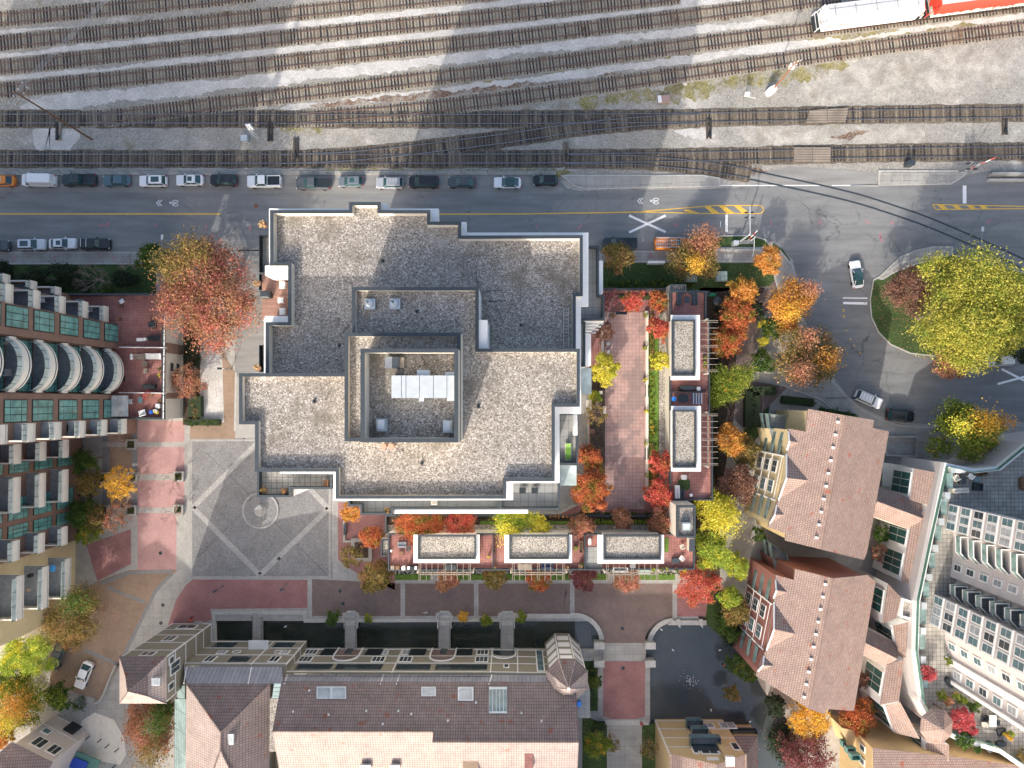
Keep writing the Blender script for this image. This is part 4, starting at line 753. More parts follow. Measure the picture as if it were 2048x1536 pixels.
def curve_balc(h):
    x1 = W2(237, 740, 8.8)[0]; y0, y1 = W2(200, 697, 8.8)[1], W2(200, 787, 8.8)[1]; cy = (y0+y1)/2; hw = abs(y1-y0)/2
    def cv(off, n=16): return [(x1-2.9-off*.2+(2.9-off*.8)*math.cos(math.radians(a)), cy+(hw-off*.35)*math.sin(math.radians(a))) for a in np.linspace(78, -78, n)]
    out, i1, i2 = cv(0), cv(.26), cv(.34)
    base = [(xw-1.3, out[0][1])]+out+[(xw-1.3, out[-1][1])]
    o = MB().prism(base, h-1.5, h-1.25, 0, 1, bottom=True).build('balcony', [M['balc'], M['floorgrey']], T)
    mb = MB()
    for i in range(15):
        mb.prism([out[i], out[i+1], i1[i+1], i1[i]], h-1.05, h-.15); 
    mb.prism([(xw, out[0][1]+.1), (out[0][0], out[0][1]+.1), (out[0][0], out[0][1]-.15), (xw, out[0][1]-.15)], h-1.3, h-.1); mb.prism([(xw, out[-1][1]+.15), (out[-1][0], out[-1][1]+.15), (out[-1][0], out[-1][1]-.1), (xw, out[-1][1]-.1)], h-1.3, h-.1)
    mb.build('upstand', M['balc'], o); g_ = MB(); f_ = MB()
    for i in range(15):
        g_.prism([i1[i], i1[i+1], i2[i+1], i2[i]], h-.2, h+.6, bottom=True)
        if i % 2 == 0: f_.tube((*i1[i], h-.2), (*i1[i], h+.62), .05, k=4)
    g_.build('glass_screen', M['pglass'], o); f_.build('screen_frame', M['darkmetal'], o)
    # tall glazing behind
    frame('w', (xw-1.3, y0-.1, y1+.1), h-.9, h+1.6, mat='teal', mull=6)
for k, h in enumerate(HB):
    h = h; yA, yB = W2(205, 643, 8.8)[1], W2(205, 689, 8.8)[1]
    frame('w', (xw, yA-.3, yB+.6), h-3.3, h+.6, mat='teal'); yA, yB = W2(205, 800, 8.8)[1], W2(205, 836, 8.8)[1]; frame('w', (xw, yA, yB), h-3.3, h+.6, mat='teal')
    x1 = W2(205, 620, 8.8)[0]; y0, y1 = W2(205, 611, 8.8)[1], W2(205, 643, 8.8)[1]; rect_balc(xw-4, x1+.1, y1, y0, h)
    if k: curve_balc(h)
    else: curve_balc(h)
    x1 = W2(243, 850, 8.8)[0]; y0, y1 = W2(243, 838, 8.8)[1], W2(243, 868, 8.8)[1]; rect_balc(xw, x1, y1, y0, h, south=True)
    if 0 < k < 5: x1 = W2(113, 580, 14)[0]; y0, y1 = W2(113, 573, 14)[1], W2(113, 589, 14)[1]; rect_balc(xw-7.5, x1, y1, y0, h+.4)
    h2 = h+.2; x2 = W2(127, 900, 8.8)[0]
    for a, b_ in ((880, 916), (940, 1005), (1055, 1092)):
        if k < 6: rect_balc(xw2, x2, W2(127, b_, 8.8)[1], W2(127, a, 8.8)[1], h2, south=True)
    for a, b_ in ((919, 936), (985, 1024), (1036, 1058)):
        frame('w', (xw2, W2(127, b_, 8.8)[1], W2(127, a, 8.8)[1]), h-6.6, h-2.6, mat='teal')
        if k == 5: frame('w', (xw2, W2(127, b_, 8.8)[1], W2(127, a, 8.8)[1]), h-1.2, h+2.6, mat='teal')
    if k < 5: rect_balc(xw2-.8, x2, W2(127, 1202, 8.8)[1], W2(127, 1122, 8.8)[1], h2-1, south=True)
# podium with the terrace at its foot
PD = thing('terrace_podium', 'low podium with red tiled roof terraces at the foot of the left tower', 'podium', (P(280, 700, 5.5)[0], P(280, 700, 5.5)[1], 0))
pt = PL([(90, 588), (331, 588), (331, 838), (90, 838)], 5.9)
MB().prism(pt, 0, 5.9, 0, 1).build('podium_body', [M['cream'], M['redtile']], PD)
MB().wall(ccw(pt), .28, 5.9, 6.6).build('parapet', M['coping'], PD)
pc = MB(); yy = [P(331, y, 6.65)[1] for y in np.linspace(588, 838, 17)]; xx = P(331, 600, 6.65)[0]-.14
for i in range(16): pc.box((xx, (yy[i]+yy[i+1])/2, 6.64), (.16, abs(yy[i]-yy[i+1])-.12, .06))
pc.build('white_cap', M['white'], PD)
fx = P(333, 700, 4)[0]+.08
fx = P(331, 700, 5.9)[0]+.04
MB().box((fx, P(350, 698, 3)[1], 2.9), (.1, P(350, 688, 3)[1]-P(350, 708, 3)[1], 5.8)).box((fx, P(350, 792, 3)[1], 2.9), (.1, 1.0, 5.8)).build('wall_stripe', M['brickwall'], PD)
for y in (735, 735): pass
for zz in (3.9, 1.9): MB().box((fx, P(350, 735, 3)[1], zz), (.12, 1.3, .9)).build('vent', M['coping'], PD)
for y in (695, 786): MB().wall(PL([(238, y), (329, y+1)], 6.7), .12, 5.9, 6.8, closed=False).build('divider', M['white'], PD)
MB().prism(PL(rect(223, 791, 256, 833), 7.9), 7.8, 7.9, bottom=True).build('glass_canopy', M['curtain'], PD)
h = 5.95
def lump(name, label, cat, x, y, hh, dims, mat, group=None, rz=0):
    c = P(x, y, hh); o = MB().loft([[(a*dims[0]/2*s, b_*dims[1]/2*s, z) for a, b_ in ((-1, -.6), (-.6, -1), (.6, -1), (1, -.6), (1, .6), (.6, 1), (-.6, 1), (-1, .6))] for z, s in ((0, 1), (dims[2]*.75, .97), (dims[2], .8))]).build(name, mat); o.location = (c[0], c[1], hh); o.rotation_euler = (0, 0, rz); tag(o, label, cat, group); return o
lump('patio_heater', 'dark covered fire bowl on the red tiled terrace under the big orange tree', 'fire bowl', 307, 650, h, (1.2, 1.0, .7), M['coping'])
lump('storage_bench', 'pale grey bench box at the top of the red tiled terrace', 'bench', 162, 603, h, (1.2, .7, .6), M['greymetal'])
chair(247, 603, h, .6, M['white'], 'white chair at the top edge of the red tiled terrace')
table(284, 680, h, 1.0, .5, M['white'], 'small white oval table on the red tiled terrace'); table(294, 679, h, .5, .5, M['white'], 'tiny round white table on the red tiled terrace', round_=True)
table(304, 677, h, .9, .8, M['darkmetal'], 'left dark low table by the terrace parapet', hh=.4); table(316, 677, h, .9, .8, M['darkmetal'], 'right dark low table by the terrace parapet', hh=.4)
sofa(283, 714, h, 1.6, .8, 3.14, 'beige wicker bench on the pink terrace below the divider', M['timber']); sofa(310, 713, h, 2.4, .9, 3.14, 'white cushioned sofa along the divider of the pink terrace', M['white'])
chair(293, 728, h, 1.57, M['timber'], 'upper beige armchair on the pink terrace', s=1.2); chair(295, 742, h, 1.57, M['timber'], 'lower beige armchair on the pink terrace', s=1.2)
table(266, 711, h, .5, .5, M['white'], 'upper small round white stool on the pink terrace', round_=True, hh=.45); table(266, 717, h, .5, .5, M['white'], 'lower small round white stool on the pink terrace', round_=True, hh=.45)
lump('covered_barbecue', 'black covered barbecue at the foot of the pink terrace', 'barbecue', 302, 773, h, (2.0, .7, 1.0), M['darkmetal'])
lump('air_conditioner', 'grey air conditioner by the wall of the pink terrace', 'air conditioner', 242, 730, h, (.7, .9, .8), M['greymetal'])
lump('dark_planter', 'dark planter box by the wall of the pink terrace', 'planter', 246, 757, h, (.6, .9, .5), M['darkmetal'])
pot(323, 737, h, .25, LF['green'], 'small green potted plant on the parapet side of the pink terrace'); pot(323, 750, h, .28, LF['yellow'], 'yellow potted plant on the parapet side of the pink terrace')
pot(245, 614, h, .25, LF['brownred'], 'brown potted shrub on the shaded red terrace'); pot(243, 640, h, .25, LF['olive'], 'olive potted shrub beside the green windows on the red terrace')
pot(300, 790, h, .7, LF['crimson'], 'large red maple shrub in a pot on the crowded small terrace', n=260, plant=.9); pot(317, 823, h, .4, LF['yellow'], 'yellow shrub in the corner of the crowded small terrace', n=120)
pot(323, 800, h, .25, LF['olive'], 'small olive plant in the crowded small terrace')
chair(262, 803, h, 0, M['white'], 'upper white wicker chair on the crowded small terrace', s=1.2); chair(288, 826, h, .3, M['white'], 'large white armchair on the crowded small terrace', s=1.5)
table(285, 800, h, .7, .9, M['bglass'], 'blue topped table on the crowded small terrace'); lump('cushion_box', 'blue cushion box on the crowded small terrace', 'box', 304, 824, h, (.6, .6, .5), solid('blue_cloth', (.02, .10, .5)))
lump('white_crate', 'upper white crate against the parapet of the crowded terrace', 'crate', 318, 812, h, (.8, .8, .5), M['white']); lump('white_crate', 'lower white crate against the parapet of the crowded terrace', 'crate', 314, 822, h, (.8, .6, .6), M['white'])
# furniture on tower balconies
bl = solid('blue_plastic', (.02, .12, .45))
for k, (x, y, m_, l) in enumerate(((107, 695, bl, 'blue folding chair on the third curved balcony'), (111, 720, bl, 'upper blue chair in the middle of the third curved balcony'), (110, 733, bl, 'lower blue chair in the middle of the third curved balcony'))):
    chair(x, y, 17.95, .3*k, m_, l)
chair(57, 710, 23.1, 0, bl, 'blue and white chair on the fourth curved balcony'); table(163, 738, 12.7, 1.2, .7, M['white'], 'white table on the second curved balcony'); table(160, 697, 12.7, 1.1, .8, M['white'], 'white slatted table at the top of the second curved balcony')
table(207, 770, 7.5, .9, .9, M['greymetal'], 'round grey table on the lowest curved balcony', round_=True); sofa(12, 745, 28.0, 1.6, .9, 0, 'pale sofa on the leftmost curved balcony', M['offwhite']); sofa(8, 683, 28.0, 1.4, .8, 0, 'pink-white bench at the top of the leftmost curved balcony', M['offwhite'])
sofa(178, 620, 7.5, 1.3, .7, 0, 'white cushioned bench on the lowest upper balcony', M['white']); lump('grill', 'black grill on the lowest curved balcony', 'grill', 205, 700, 7.5, (.8, .6, 1), M['darkmetal'])
table(82, 600, 18.0, 2.0, .9, M['white'], 'long white table on the third upper balcony'); table(130, 627, 12.8, .7, .5, M['white'], 'small white table on the second upper balcony')
pot(182, 864, 12.8, .35, LF['green'], 'round green bush on the second lower balcony'); lump('artificial_lawn', 'bright green rug on the third lower balcony', 'rug', 128, 857, 17.95, (1.6, 1.8, .05), M['brightgrass'])
lump('tarp', 'glowing blue tarp on the south balcony', 'tarp', 107, 1136, 8.2, (.6, 1.0, .5), solid('bright_blue', (.05, .35, .8)))
for x, y, h_, l, m_ in ((63, 1150, 13.2, 'dark grill on the second south balcony', M['darkmetal']), (60, 1178, 13.2, 'tan box on the second south balcony', M['timber']), (93, 1165, 8, 'left dark stool on the south balcony', M['darkmetal']), (93, 1176, 8, 'lower dark stool on the south balcony', M['darkmetal'])): lump('balcony_box', l, 'balcony furniture', x, y, h_, (.6, .6, .6), m_)
M['plantleaf'] = LF['green']
# generic wall window: a, b = world xy of wall ends (outward normal to the right of a->b), s = metres along, z range
def wwin(T, a, b, s, w, z0, z1, fm='white', pm_='dglass', mull=1, name='window', trans=0, proud=.05):
    a = Vector((a[0], a[1], 0)); b = Vector((b[0], b[1], 0)); d = (b-a).normalized(); n = Vector((d.y, -d.x, 0)); c = a+d*(s+w/2)
    rz = math.atan2(d.y, d.x); f = MB()
    f.box((c.x+n.x*proud, c.y+n.y*proud, (z0+z1)/2), (w+.24, .12, z1-z0+.24), rz); o = f.build(name, M[fm], T); p = MB(); q = n*(proud+.075)
    for i in range(mull+1):
        s0 = s+w*i/(mull+1)+.05; s1 = s+w*(i+1)/(mull+1)-.05; zs = [z0+.05]+[z0+(z1-z0)*(k+1)/(trans+1)+.03 for k in range(trans)]+[z1]
        for k in range(trans+1):
            A_, B_ = a+d*s0+q, a+d*s1+q; p.quad((A_.x, A_.y, zs[k]), (B_.x, B_.y, zs[k]), (B_.x, B_.y, zs[k+1]-.06), (A_.x, A_.y, zs[k+1]-.06))
    p.build('pane', M[pm_], o); return o
def band(T, a, b, z, t=.12, mat='white', name='trim', proud=.08):
    a = Vector((a[0], a[1], 0)); b = Vector((b[0], b[1], 0)); d = (b-a).normalized(); n = Vector((d.y, -d.x, 0))*(proud/2+.02); c = (a+b)/2+n
    return MB().box((c.x, c.y, z), ((b-a).length, proud, t), math.atan2(d.y, d.x)).build(name, M[mat], T)
def vband(T, p, z0, z1, t=.16, mat='white'): return MB().box((p[0], p[1], (z0+z1)/2), (t, t, z1-z0)).build('corner_trim', M[mat], T)
def skylight(x0, y0, x1, y1, h0, h1, T, nv=1):
    """h0 at the top edge (north), h1 at the lower edge"""
    a, b_, c_, d_ = P(x0, y0, h0), P(x1, y0, h0), P(x1, y1, h1), P(x0, y1, h1); up = .25
    o = MB()
    for p_, q in ((a, b_), (b_, c_), (c_, d_), (d_, a)): o.quad((p_[0], p_[1], p_[2]-.3), (q[0], q[1], q[2]-.3), (q[0], q[1], q[2]+up), (p_[0], p_[1], p_[2]+up))
    o.quad(*[(q[0], q[1], q[2]+up) for q in (d_, c_, b_, a)]); f = o.build('skylight', M['lightmetal'], T); pn = MB()
    for i in range(nv):
        u0, u1 = (i+.08)/nv, (i+.92)/nv; L_ = lambda u, v: tuple(a[k]*(1-u)*(1-v)+b_[k]*u*(1-v)+c_[k]*u*v+d_[k]*(1-u)*v+(up+.02 if k == 2 else 0) for k in range(3))
        pn.quad(L_(u0, .92), L_(u1, .92), L_(u1, .08), L_(u0, .08))
    pn.build('pane', M['curtain'] if nv < 3 else M['bglass'], f); return f
# ================= long canal-side building =================
Yb = P(0, 1297)[1]; Yw = P(0, 1282)[1]; XL, XM, XR, XC = P(425, 1297)[0], P(612, 1282)[0], P(985, 1297)[0], P(1112, 1297)[0]; HW = 9.9
T = thing('canal_house', 'long taupe canal-side building with brown tiled roof, skylights and a grey seamed metal lower roof', 'building', (P(800, 1400, 5)[0], P(800, 1400, 5)[1], 0))
YS = -75
MB().prism([(XL, Yw), (XM, Yw), (XM, Yb), (XR, Yb), (XC, Yb-.15), (XC, YS), (XL, YS)], -.9, HW).build('wall', M['taupe'], T)
fr = [((XM, Yw), (XL, Yw)), ((XR, Yb), (XM, Yb)), ((XC, Yb-.15), (XR, Yb))]
for a, b_ in fr:
    for z in (.25, 3.2, 6.2, 9.6): band(T, a, b_, z, .13 if z > .3 else .22)
band(T, (XM, Yb), (XM, Yw), 3.2); band(T, (XM, Yb), (XM, Yw), 6.2)
for p_ in ((XM, Yw), (XR, Yb+.05), (P(805, 1297)[0], Yb), (P(548, 1282)[0], Yw), (P(1035, 1297)[0], Yb)): vband(T, p_, 0, HW)
aM, bM = fr[1]; LM = abs(XM-XR)
def sx(px): return XR-P(px, 1297)[0]
for px in (628, 768, 820, 966):
    wwin(T, aM, bM, sx(px)-.95, 1.9, 3.7, 5.6, mull=2, trans=1); wwin(T, aM, bM, sx(px)-.9, 1.8, .7, 2.5, mull=2, trans=1, pm_='curtain' if px in (768, 820) else 'dglass')
for px in (665, 752, 838, 930): MB().box((XR-sx(px), Yb+.08, 4.8-3.2), (2.6, .16, 2.6)).build('recess', M['darkmetal'], T)
for x0, x1 in ((622, 688), (696, 782), (808, 872), (882, 978)):
    a_, b__ = P(x0, 1297)[0], P(x1, 1297)[0]; o = MB().prism([(a_, Yb-.02), (b__, Yb-.02), (b__, Yb+.05), (a_, Yb+.05)], 6.6, 8.7, bottom=True).build('loggia', M['dglass'], T); band(o, (b__, Yb+.05), (a_, Yb+.05), 7.5, .06, 'darkmetal')
for px in (702, 889):
    cx = P(px, 1297)[0]; o = MB(); pr = [(cx+2.0, 0)]+[(cx+2.0*math.cos(math.radians(a)), 3.6+2.0*math.sin(math.radians(a))) for a in range(0, 181, 15)]+[(cx-2.0, 0)]
    o.quad(*[(q[0], Yb+.07, q[1]) for q in pr[::-1]]); o = o.build('arched_entry', M['brownbrick'], T); ar = MB()
    for i in range(len(pr)-1): ar.tube((pr[i][0], Yb+.15, pr[i][1]), (pr[i+1][0], Yb+.15, pr[i+1][1]), .16, k=5)
    ar.build('arch', M['white'], o); MB().box((cx, Yb+.12, 1.2), (1.1, .1, 2.2)).build('door', M['dglass'], o)
aW, bW = fr[0]
for px in (470, 590): wwin(T, aW, bW, XM-P(px, 1282)[0]-.6, 1.2, 4.4, 5.7, mull=1, trans=1, pm_='curtain'); wwin(T, aW, bW, XM-P(px-8, 1282)[0]-.7, 1.3, 6.9, 9.0, pm_='dglass')
for px in (455, 570): MB().prism([(P(px-18 if px < 500 else px-14, 1282)[0], Yw), (P(px+24, 1282)[0], Yw), (P(px+24, 1282)[0], Yw+.06), (P(px-18 if px < 500 else px-14, 1282)[0], Yw+.06)], .6, 2.8, bottom=True).build('shop_window', M['dglass'], T)
for px in (497, 577):
    cx = P(px, 1282)[0]; ring = MB(); q = [(cx+.65*math.cos(a), Yw+.08, 4.9+.65*math.sin(a)) for a in np.linspace(0, 6.28, 17)]
    for i in range(16): ring.tube(q[i], q[i+1], .07, k=4)
    ring.build('round_window', M['white'], T)
o = MB().prism([(P(520, 1282)[0]-.5, Yw), (P(552, 1282)[0], Yw), (P(552, 1282)[0], Yw+1.4), (P(520, 1282)[0]-.5, Yw+1.4)], 3.5, 3.7, bottom=True).build('entrance_canopy', M['white'], T)
MB().prism([(P(505, 1282)[0]-.5, Yw), (P(535, 1282)[0], Yw), (P(535, 1282)[0], Yw+.06), (P(505, 1282)[0]-.5, Yw+.06)], 6.8, 8.9, bottom=True).build('loggia', M['dglass'], T)
for px in (1008,): 
    cx = P(px, 1297)[0]; pr = [(cx+1.9*math.cos(math.radians(a)), 4.8-2.3*math.sin(math.radians(a))) for a in range(0, 181, 15)]; o = MB().quad(*[(q[0], Yb+.07, 5.6-q[1]) for q in pr]).build('arched_entry', M['dglass'], T)
    ar = MB(); pz = [(cx+1.9, 0)]+[(cx+1.9*math.cos(math.radians(a)), 2.6+1.9*math.sin(math.radians(a))) for a in range(0, 181, 15)]+[(cx-1.9, 0)]
    for i in range(len(pz)-1): ar.tube((pz[i][0], Yb+.15, pz[i][1]), (pz[i+1][0], Yb+.15, pz[i+1][1]), .14, k=5)
    ar.build('arch', M['white'], o)
wwin(T, fr[2][0], fr[2][1], XC-P(1078, 1297)[0]-.5, 1.0, .5, 9.0, pm_='bglass', mull=0, trans=3); wwin(T, fr[2][0], fr[2][1], XC-P(1012, 1297)[0]-.5, .7, 6.6, 7.8, mull=0)
# eaves walkway, metal roof and tiled roof
rl = MB()
for k in range(14): x = XM+(XR-XM)*(k+.5)/14; rl.tube((x, Yb-.1, HW+.1), (x, Yb-.1, HW+1.0), .04, k=4)
rl.tube((XM, Yb-.1, HW+1), (XR, Yb-.1, HW+1), .05, k=4); rl.build('railing', M['darkmetal'], T)
def Y(px, h): return P(1030, px, h)[1]
h0, h1 = 10.0, 12.4; ya_, yb_ = Yb-.25, Y(1368, h1)
xl_ = P(566, 1368, h1)[0]; xr_ = P(1160, 1368, h1)[0]
MB().quad((P(570, 1350, h0)[0], ya_, h0), (xl_, yb_, h1), (xr_, yb_, h1), (P(1150, 1350, h0)[0], ya_, h0)).build('metal_roof', M['seam'], T)
MB().quad((XL, Yw-.35, h0), (P(374, 1366, h1)[0], yb_, h1), (P(566, 1366, h1)[0], yb_, h1), (XM-.6, Yw-.35, h0)).build('metal_roof', M['seam'], T)
MB().quad((P(548, 1366, h1)[0], yb_, h1-.02), (P(544, 1397, 12.4)[0], Y(1397, 12.4), h1-.02), (P(566, 1397, 12.4)[0], Y(1397, 12.4), h1-.02), (P(570, 1366, h1)[0], yb_, h1-.02)).build('metal_roof', M['seamglass'], T)
for px in (368, 497, 569, 761, 793, 978): a_ = P(px+6, 1348, h0); b__ = P(px, 1367, h1); MB().tube((a_[0], ya_ if px > 560 else Yw-.35, h0+.08), (b__[0], yb_, h1+.08), .09, k=4).build('roof_rib', M['white'], T)
HR1, HR2 = 16.0, 16.75; yr1, yr2 = Y(1463, HR1), Y(1487, HR2)
xe = P(1153, 1400, 13.5)[0]; xm = P(866, 1463, HR1)[0]; xa = P(562, 1369, h1)[0]; xb = P(545, 1463, HR1)[0]
slope = (HR1-h1)/(yb_-yr1)
ym = yr1; y2 = yb_-(HR2-h1)/slope
MB().quad((xa, yb_+.25, h1-.16), (xb, yr1, HR1), (xm, yr1, HR1), (xm, y2, HR2), (xe, y2, HR2), (xe, yb_+.25, h1-.16)).build('roof', M['rooftile'], T)  # north slope in the shaded tile, south slopes in the sunlit copy
MB().quad((xb, yr1, HR1), (xb, YS, HR1-(yr1-YS)*.42), (xm, YS, HR1-(yr1-YS)*.42), (xm, yr1, HR1)).build('roof', M['sunlit_tile'], T)
MB().quad((xm, y2, HR2), (xm, YS, HR2-(y2-YS)*.42), (xe, YS, HR2-(y2-YS)*.42), (xe, y2, HR2)).build('roof', M['sunlit_tile'], T)
MB().quad((xe, yb_, h1-.3), (xe, y2, HR2), (xe, YS, HR2-(y2-YS)*.42), (xe, YS, 5), (xe, yb_, 5)).build('gable', M['offwhite'], T)
MB().quad((xm-.02, yr1, HR1-.4), (xm-.02, y2, HR2+.02), (xm-.02, YS, HR2-(y2-YS)*.42+.02), (xm-.02, YS, HR1-(yr1-YS)*.42-.4)).build('roof_step', M['white'], T)
MB().tube((xb, yr1, HR1+.05), (xm, yr1, HR1+.05), .14, k=6).tube((xm, y2, HR2+.05), (xe, y2, HR2+.05), .14, k=6).build('ridge', M['rooftile'], T)
def zr(py):   # height of the north slope seen at pixel row py
    h = 14
    for _ in range(8): h = h1+(yb_-Y(py, h))*slope
    return h
for x0, y0, x1, y1, nv in ((634, 1372, 693, 1396, 2), (843, 1373, 872, 1391, 1), (916, 1373, 947, 1400, 1), (978, 1373, 1014, 1425, 5)): skylight(x0, y0, x1, y1, zr(y0), zr(y1), T, nv)
for x, y in ((587, 1422), (658, 1428), (733, 1421), (797, 1421), (766, 1447), (619, 1380), (1043, 1425), (1083, 1441), (896, 1440), (952, 1404), (823, 1427)): c = P(x, y, zr(y)); MB().box((c[0], c[1], c[2]+.1), (.22, .22, .35)).build('roof_vent', M['lightmetal'], T)
o = MB().prism(PL(rect(927, 1508, 958, 1540), 13.6), 13, 15.3, 0, 1).build('roof_terrace', [M['white'], M['tanbrick']], T)
MB().prism(PL(rect(1049, 1497, 1066, 1540), 15.6), 13, 15.9, 0, 1).build('roof_terrace', [M['white'], M['redtile']], T)
for x0, x1 in ((721, 741), (781, 799)): skylight(x0, 1529, x1, 1541, 14.2, 13.8, T, 1)
MB().prism(PL([(1155, 1378), (1180, 1380), (1180, 1436), (1155, 1436)], 8), -.5, 8, 0, 1).build('side_terrace', [M['offwhite'], M['greytile']], T)
lump('tarp', 'blue tarp on the terrace beside the octagonal turret', 'tarp', 1158, 1407, 8.05, (.7, .9, .3), solid('blue_tarp', (.03, .22, .7)))
# hipped roof at the left
MB().prism([(-7, -77), (16, -77), (16, -92), (-7, -92)], 0, 26, 0, 1).build('unseen_shade_block', [M['offwhite'], M['roofgravel2']], T)  # unseen block added south of the roof to shade the court and walk
T2 = thing('hipped_roof_house', 'brown tiled hipped roof building between the square tower and the long roof', 'building', (P(455, 1460, 10)[0], P(455, 1460, 10)[1], 0))
e = [P(373, 1367, h1), P(540, 1367, h1)]; yS = -66; xl2, xr2 = e[0][0], e[1][0]; hr = 16.4; rN = P(442, 1464, hr); rS = P(441, 1499, hr)
MB().prism([(xl2, e[0][1]-.02), (xr2, e[0][1]-.02), (xr2, yS), (xl2, yS)], -.5, h1-.05).build('wall', M['taupe'], T2)
for q, m_ in (([(xl2, e[0][1], h1), rN, (xr2, e[0][1], h1)], 'rooftile'), ([(xl2, e[0][1], h1), (xl2, yS, h1), rS, rN], 'sunlit_tile'), ([(xr2, e[0][1], h1), rN, rS, (xr2, yS, h1)], 'rooftile'), ([(xl2, yS, h1), (xr2, yS, h1), rS], 'sunlit_tile')):  # shaded tile north and east, sunlit copy west and south
    MB().quad(*q).build('roof', M[m_], T2)
hp = MB(); 
for a_, b__ in (((xl2, e[0][1], h1), rN), ((xr2, e[0][1], h1), rN), (rN, rS), (rS, (xl2, yS, h1)), (rS, (xr2, yS, h1))): hp.tube((a_[0], a_[1], a_[2]+.03), (b__[0], b__[1], b__[2]+.03), .13, k=5)
hp.build('ridge', M['rooftile'], T2); skylight(444, 1467, 468, 1488, 15.6, 15.5, T2, 1)
MB().prism(PL(rect(534, 1398, 556, 1504), 12.5), 3, 12.4, 0, 1).build('flat_roof', [M['white'], M['roofgravel2']], T2)
MB().quad(P(349, 1398, 9), P(372, 1398, 11.5), P(372, 1560, 11.5), P(349, 1560, 9)).build('lean_to_roof', M['seamglass'], T2)
w = PL([(350, 1398), (372, 1398), (372, 1560), (350, 1560)], 9); MB().prism(w, 0, 8.8).build('lean_to_wall', M['dglass'], T2)
MB().quad(P(355, 1371, 9.5), P(370, 1371, 11.5), P(370, 1397, 11.5), P(355, 1397, 9.5)).build('lean_to_roof', M['seamglass'], T2)
# square tower with pyramid roof
HT2 = 15.0; w = PL(rect(242, 1315, 331, 1404), HT2); ov = PL(rect(239, 1312, 333, 1407), HT2); ap = P(267, 1377, 18.4)
T3 = thing('clock_tower', 'square taupe tower with white trim and a brown tiled pyramid roof', 'tower', ((w[0][0]+w[2][0])/2, (w[0][1]+w[2][1])/2, 0))
T3.name = 'corner_tower'; T3['label'] = 'square taupe corner tower with white trim and a tiled pyramid roof'
MB().prism(w, -.5, HT2-.1).build('wall', M['taupe'], T3); ca = ((ov[0][0]+ov[2][0])/2, (ov[0][1]+ov[2][1])/2, 18.3)
for i, m_ in ((0, 'rooftile'), (1, 'sunlit_tile'), (2, 'sunlit_tile'), (3, 'sunlit_tile')): MB().quad(ov[i], ca, ov[(i+1) % 4]).build('roof', M[m_], T3)  # north face in the shaded tile, the others in the sunlit copy
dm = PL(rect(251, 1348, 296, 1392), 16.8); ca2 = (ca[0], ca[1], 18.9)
for i in range(4): MB().quad(dm[i], ca2, dm[(i+1) % 4]).build('roof_cap', M['rooftile' if i in (0, 1) else 'sunlit_tile'], T3)
hp = MB()
for q in ov: hp.tube(q, ca, .1, k=5)
for q in dm: hp.tube(q, ca2, .09, k=5)
hp.build('hip_tiles', M['rooftile'], T3); skylight(305, 1355, 321, 1370, 16.2, 16.2, T3, 1)
aN, bN = w[1], w[0]; aE, bE = w[2], w[1]
for z in (.2, 3.0, 5.6, 9.0, 12.2): band(T3, aN, bN, z); band(T3, aE, bE, z)
for p_ in (w[0], w[1], w[2]): vband(T3, p_, 0, HT2-.2)
LN = abs(w[1][0]-w[0][0]); wwin(T3, aN, bN, LN/2-1.4, 2.8, 1.0, 2.5, mull=1); wwin(T3, aN, bN, LN/2-.7, 1.5, 6.3, 8.3, mull=1); wwin(T3, aN, bN, LN/2-.9, 1.8, 13, 14.4)
wwin(T3, aE, bE, 1.2, .9, 12.8, 14.2, mull=0); wwin(T3, aE, bE, 3.2, 1.6, 11.0, 13.6, mull=1); wwin(T3, aE, bE, LN-1.5, .9, 12.8, 14.0, mull=0)
# octagonal turret
hc = 11.6; cc = P(1134, 1353+6, hc)
T4 = thing('octagonal_turret', 'octagonal taupe turret with white windows and a pointed tiled roof at the pond corner', 'turret', (cc[0], cc[1], 0))
oc = [(cc[0]+3.0*math.cos(math.radians(22.5+45*i)), cc[1]+3.0*math.sin(math.radians(22.5+45*i))) for i in range(8)]; MB().prism(oc, -.9, hc).build('wall', M['taupe'], T4)
ov = [(cc[0]+3.35*math.cos(math.radians(22.5+45*i)), cc[1]+3.35*math.sin(math.radians(22.5+45*i)), hc) for i in range(8)]; apx = (cc[0], cc[1], 14.9)
for i in range(8): MB().quad(ov[i], ov[(i+1) % 8], apx).build('roof', M['rooftile' if i in (0, 1, 2) else 'sunlit_tile'], T4)  # northern facets in the shaded tile, the rest in the sunlit copy
hp = MB()
for q in ov: hp.tube(q, apx, .09, k=5)
hp.build('hip_tiles', M['sunlit_tile'], T4); MB().prism(ngon((apx[0], apx[1]), .22, 8), 14.7, 15.1).build('finial', M['white'], T4)
for i in (0, 1, 2):
    a_, b__ = oc[(i+1) % 8], oc[i]; a_, b__ = b__, a_
    L_ = math.dist(a_, b__)
    for z in (.3, 3.2, 6.2, 9.0, 11.2): band(T4, b__, a_, z)
    for z in (1.0, 3.9, 6.9, 9.6): wwin(T4, b__, a_, .35, L_-.7, z, z+1.7 if z < 9 else z+1.3, mull=1, pm_='bglass', trans=1)
    vband(T4, a_, 0, hc)
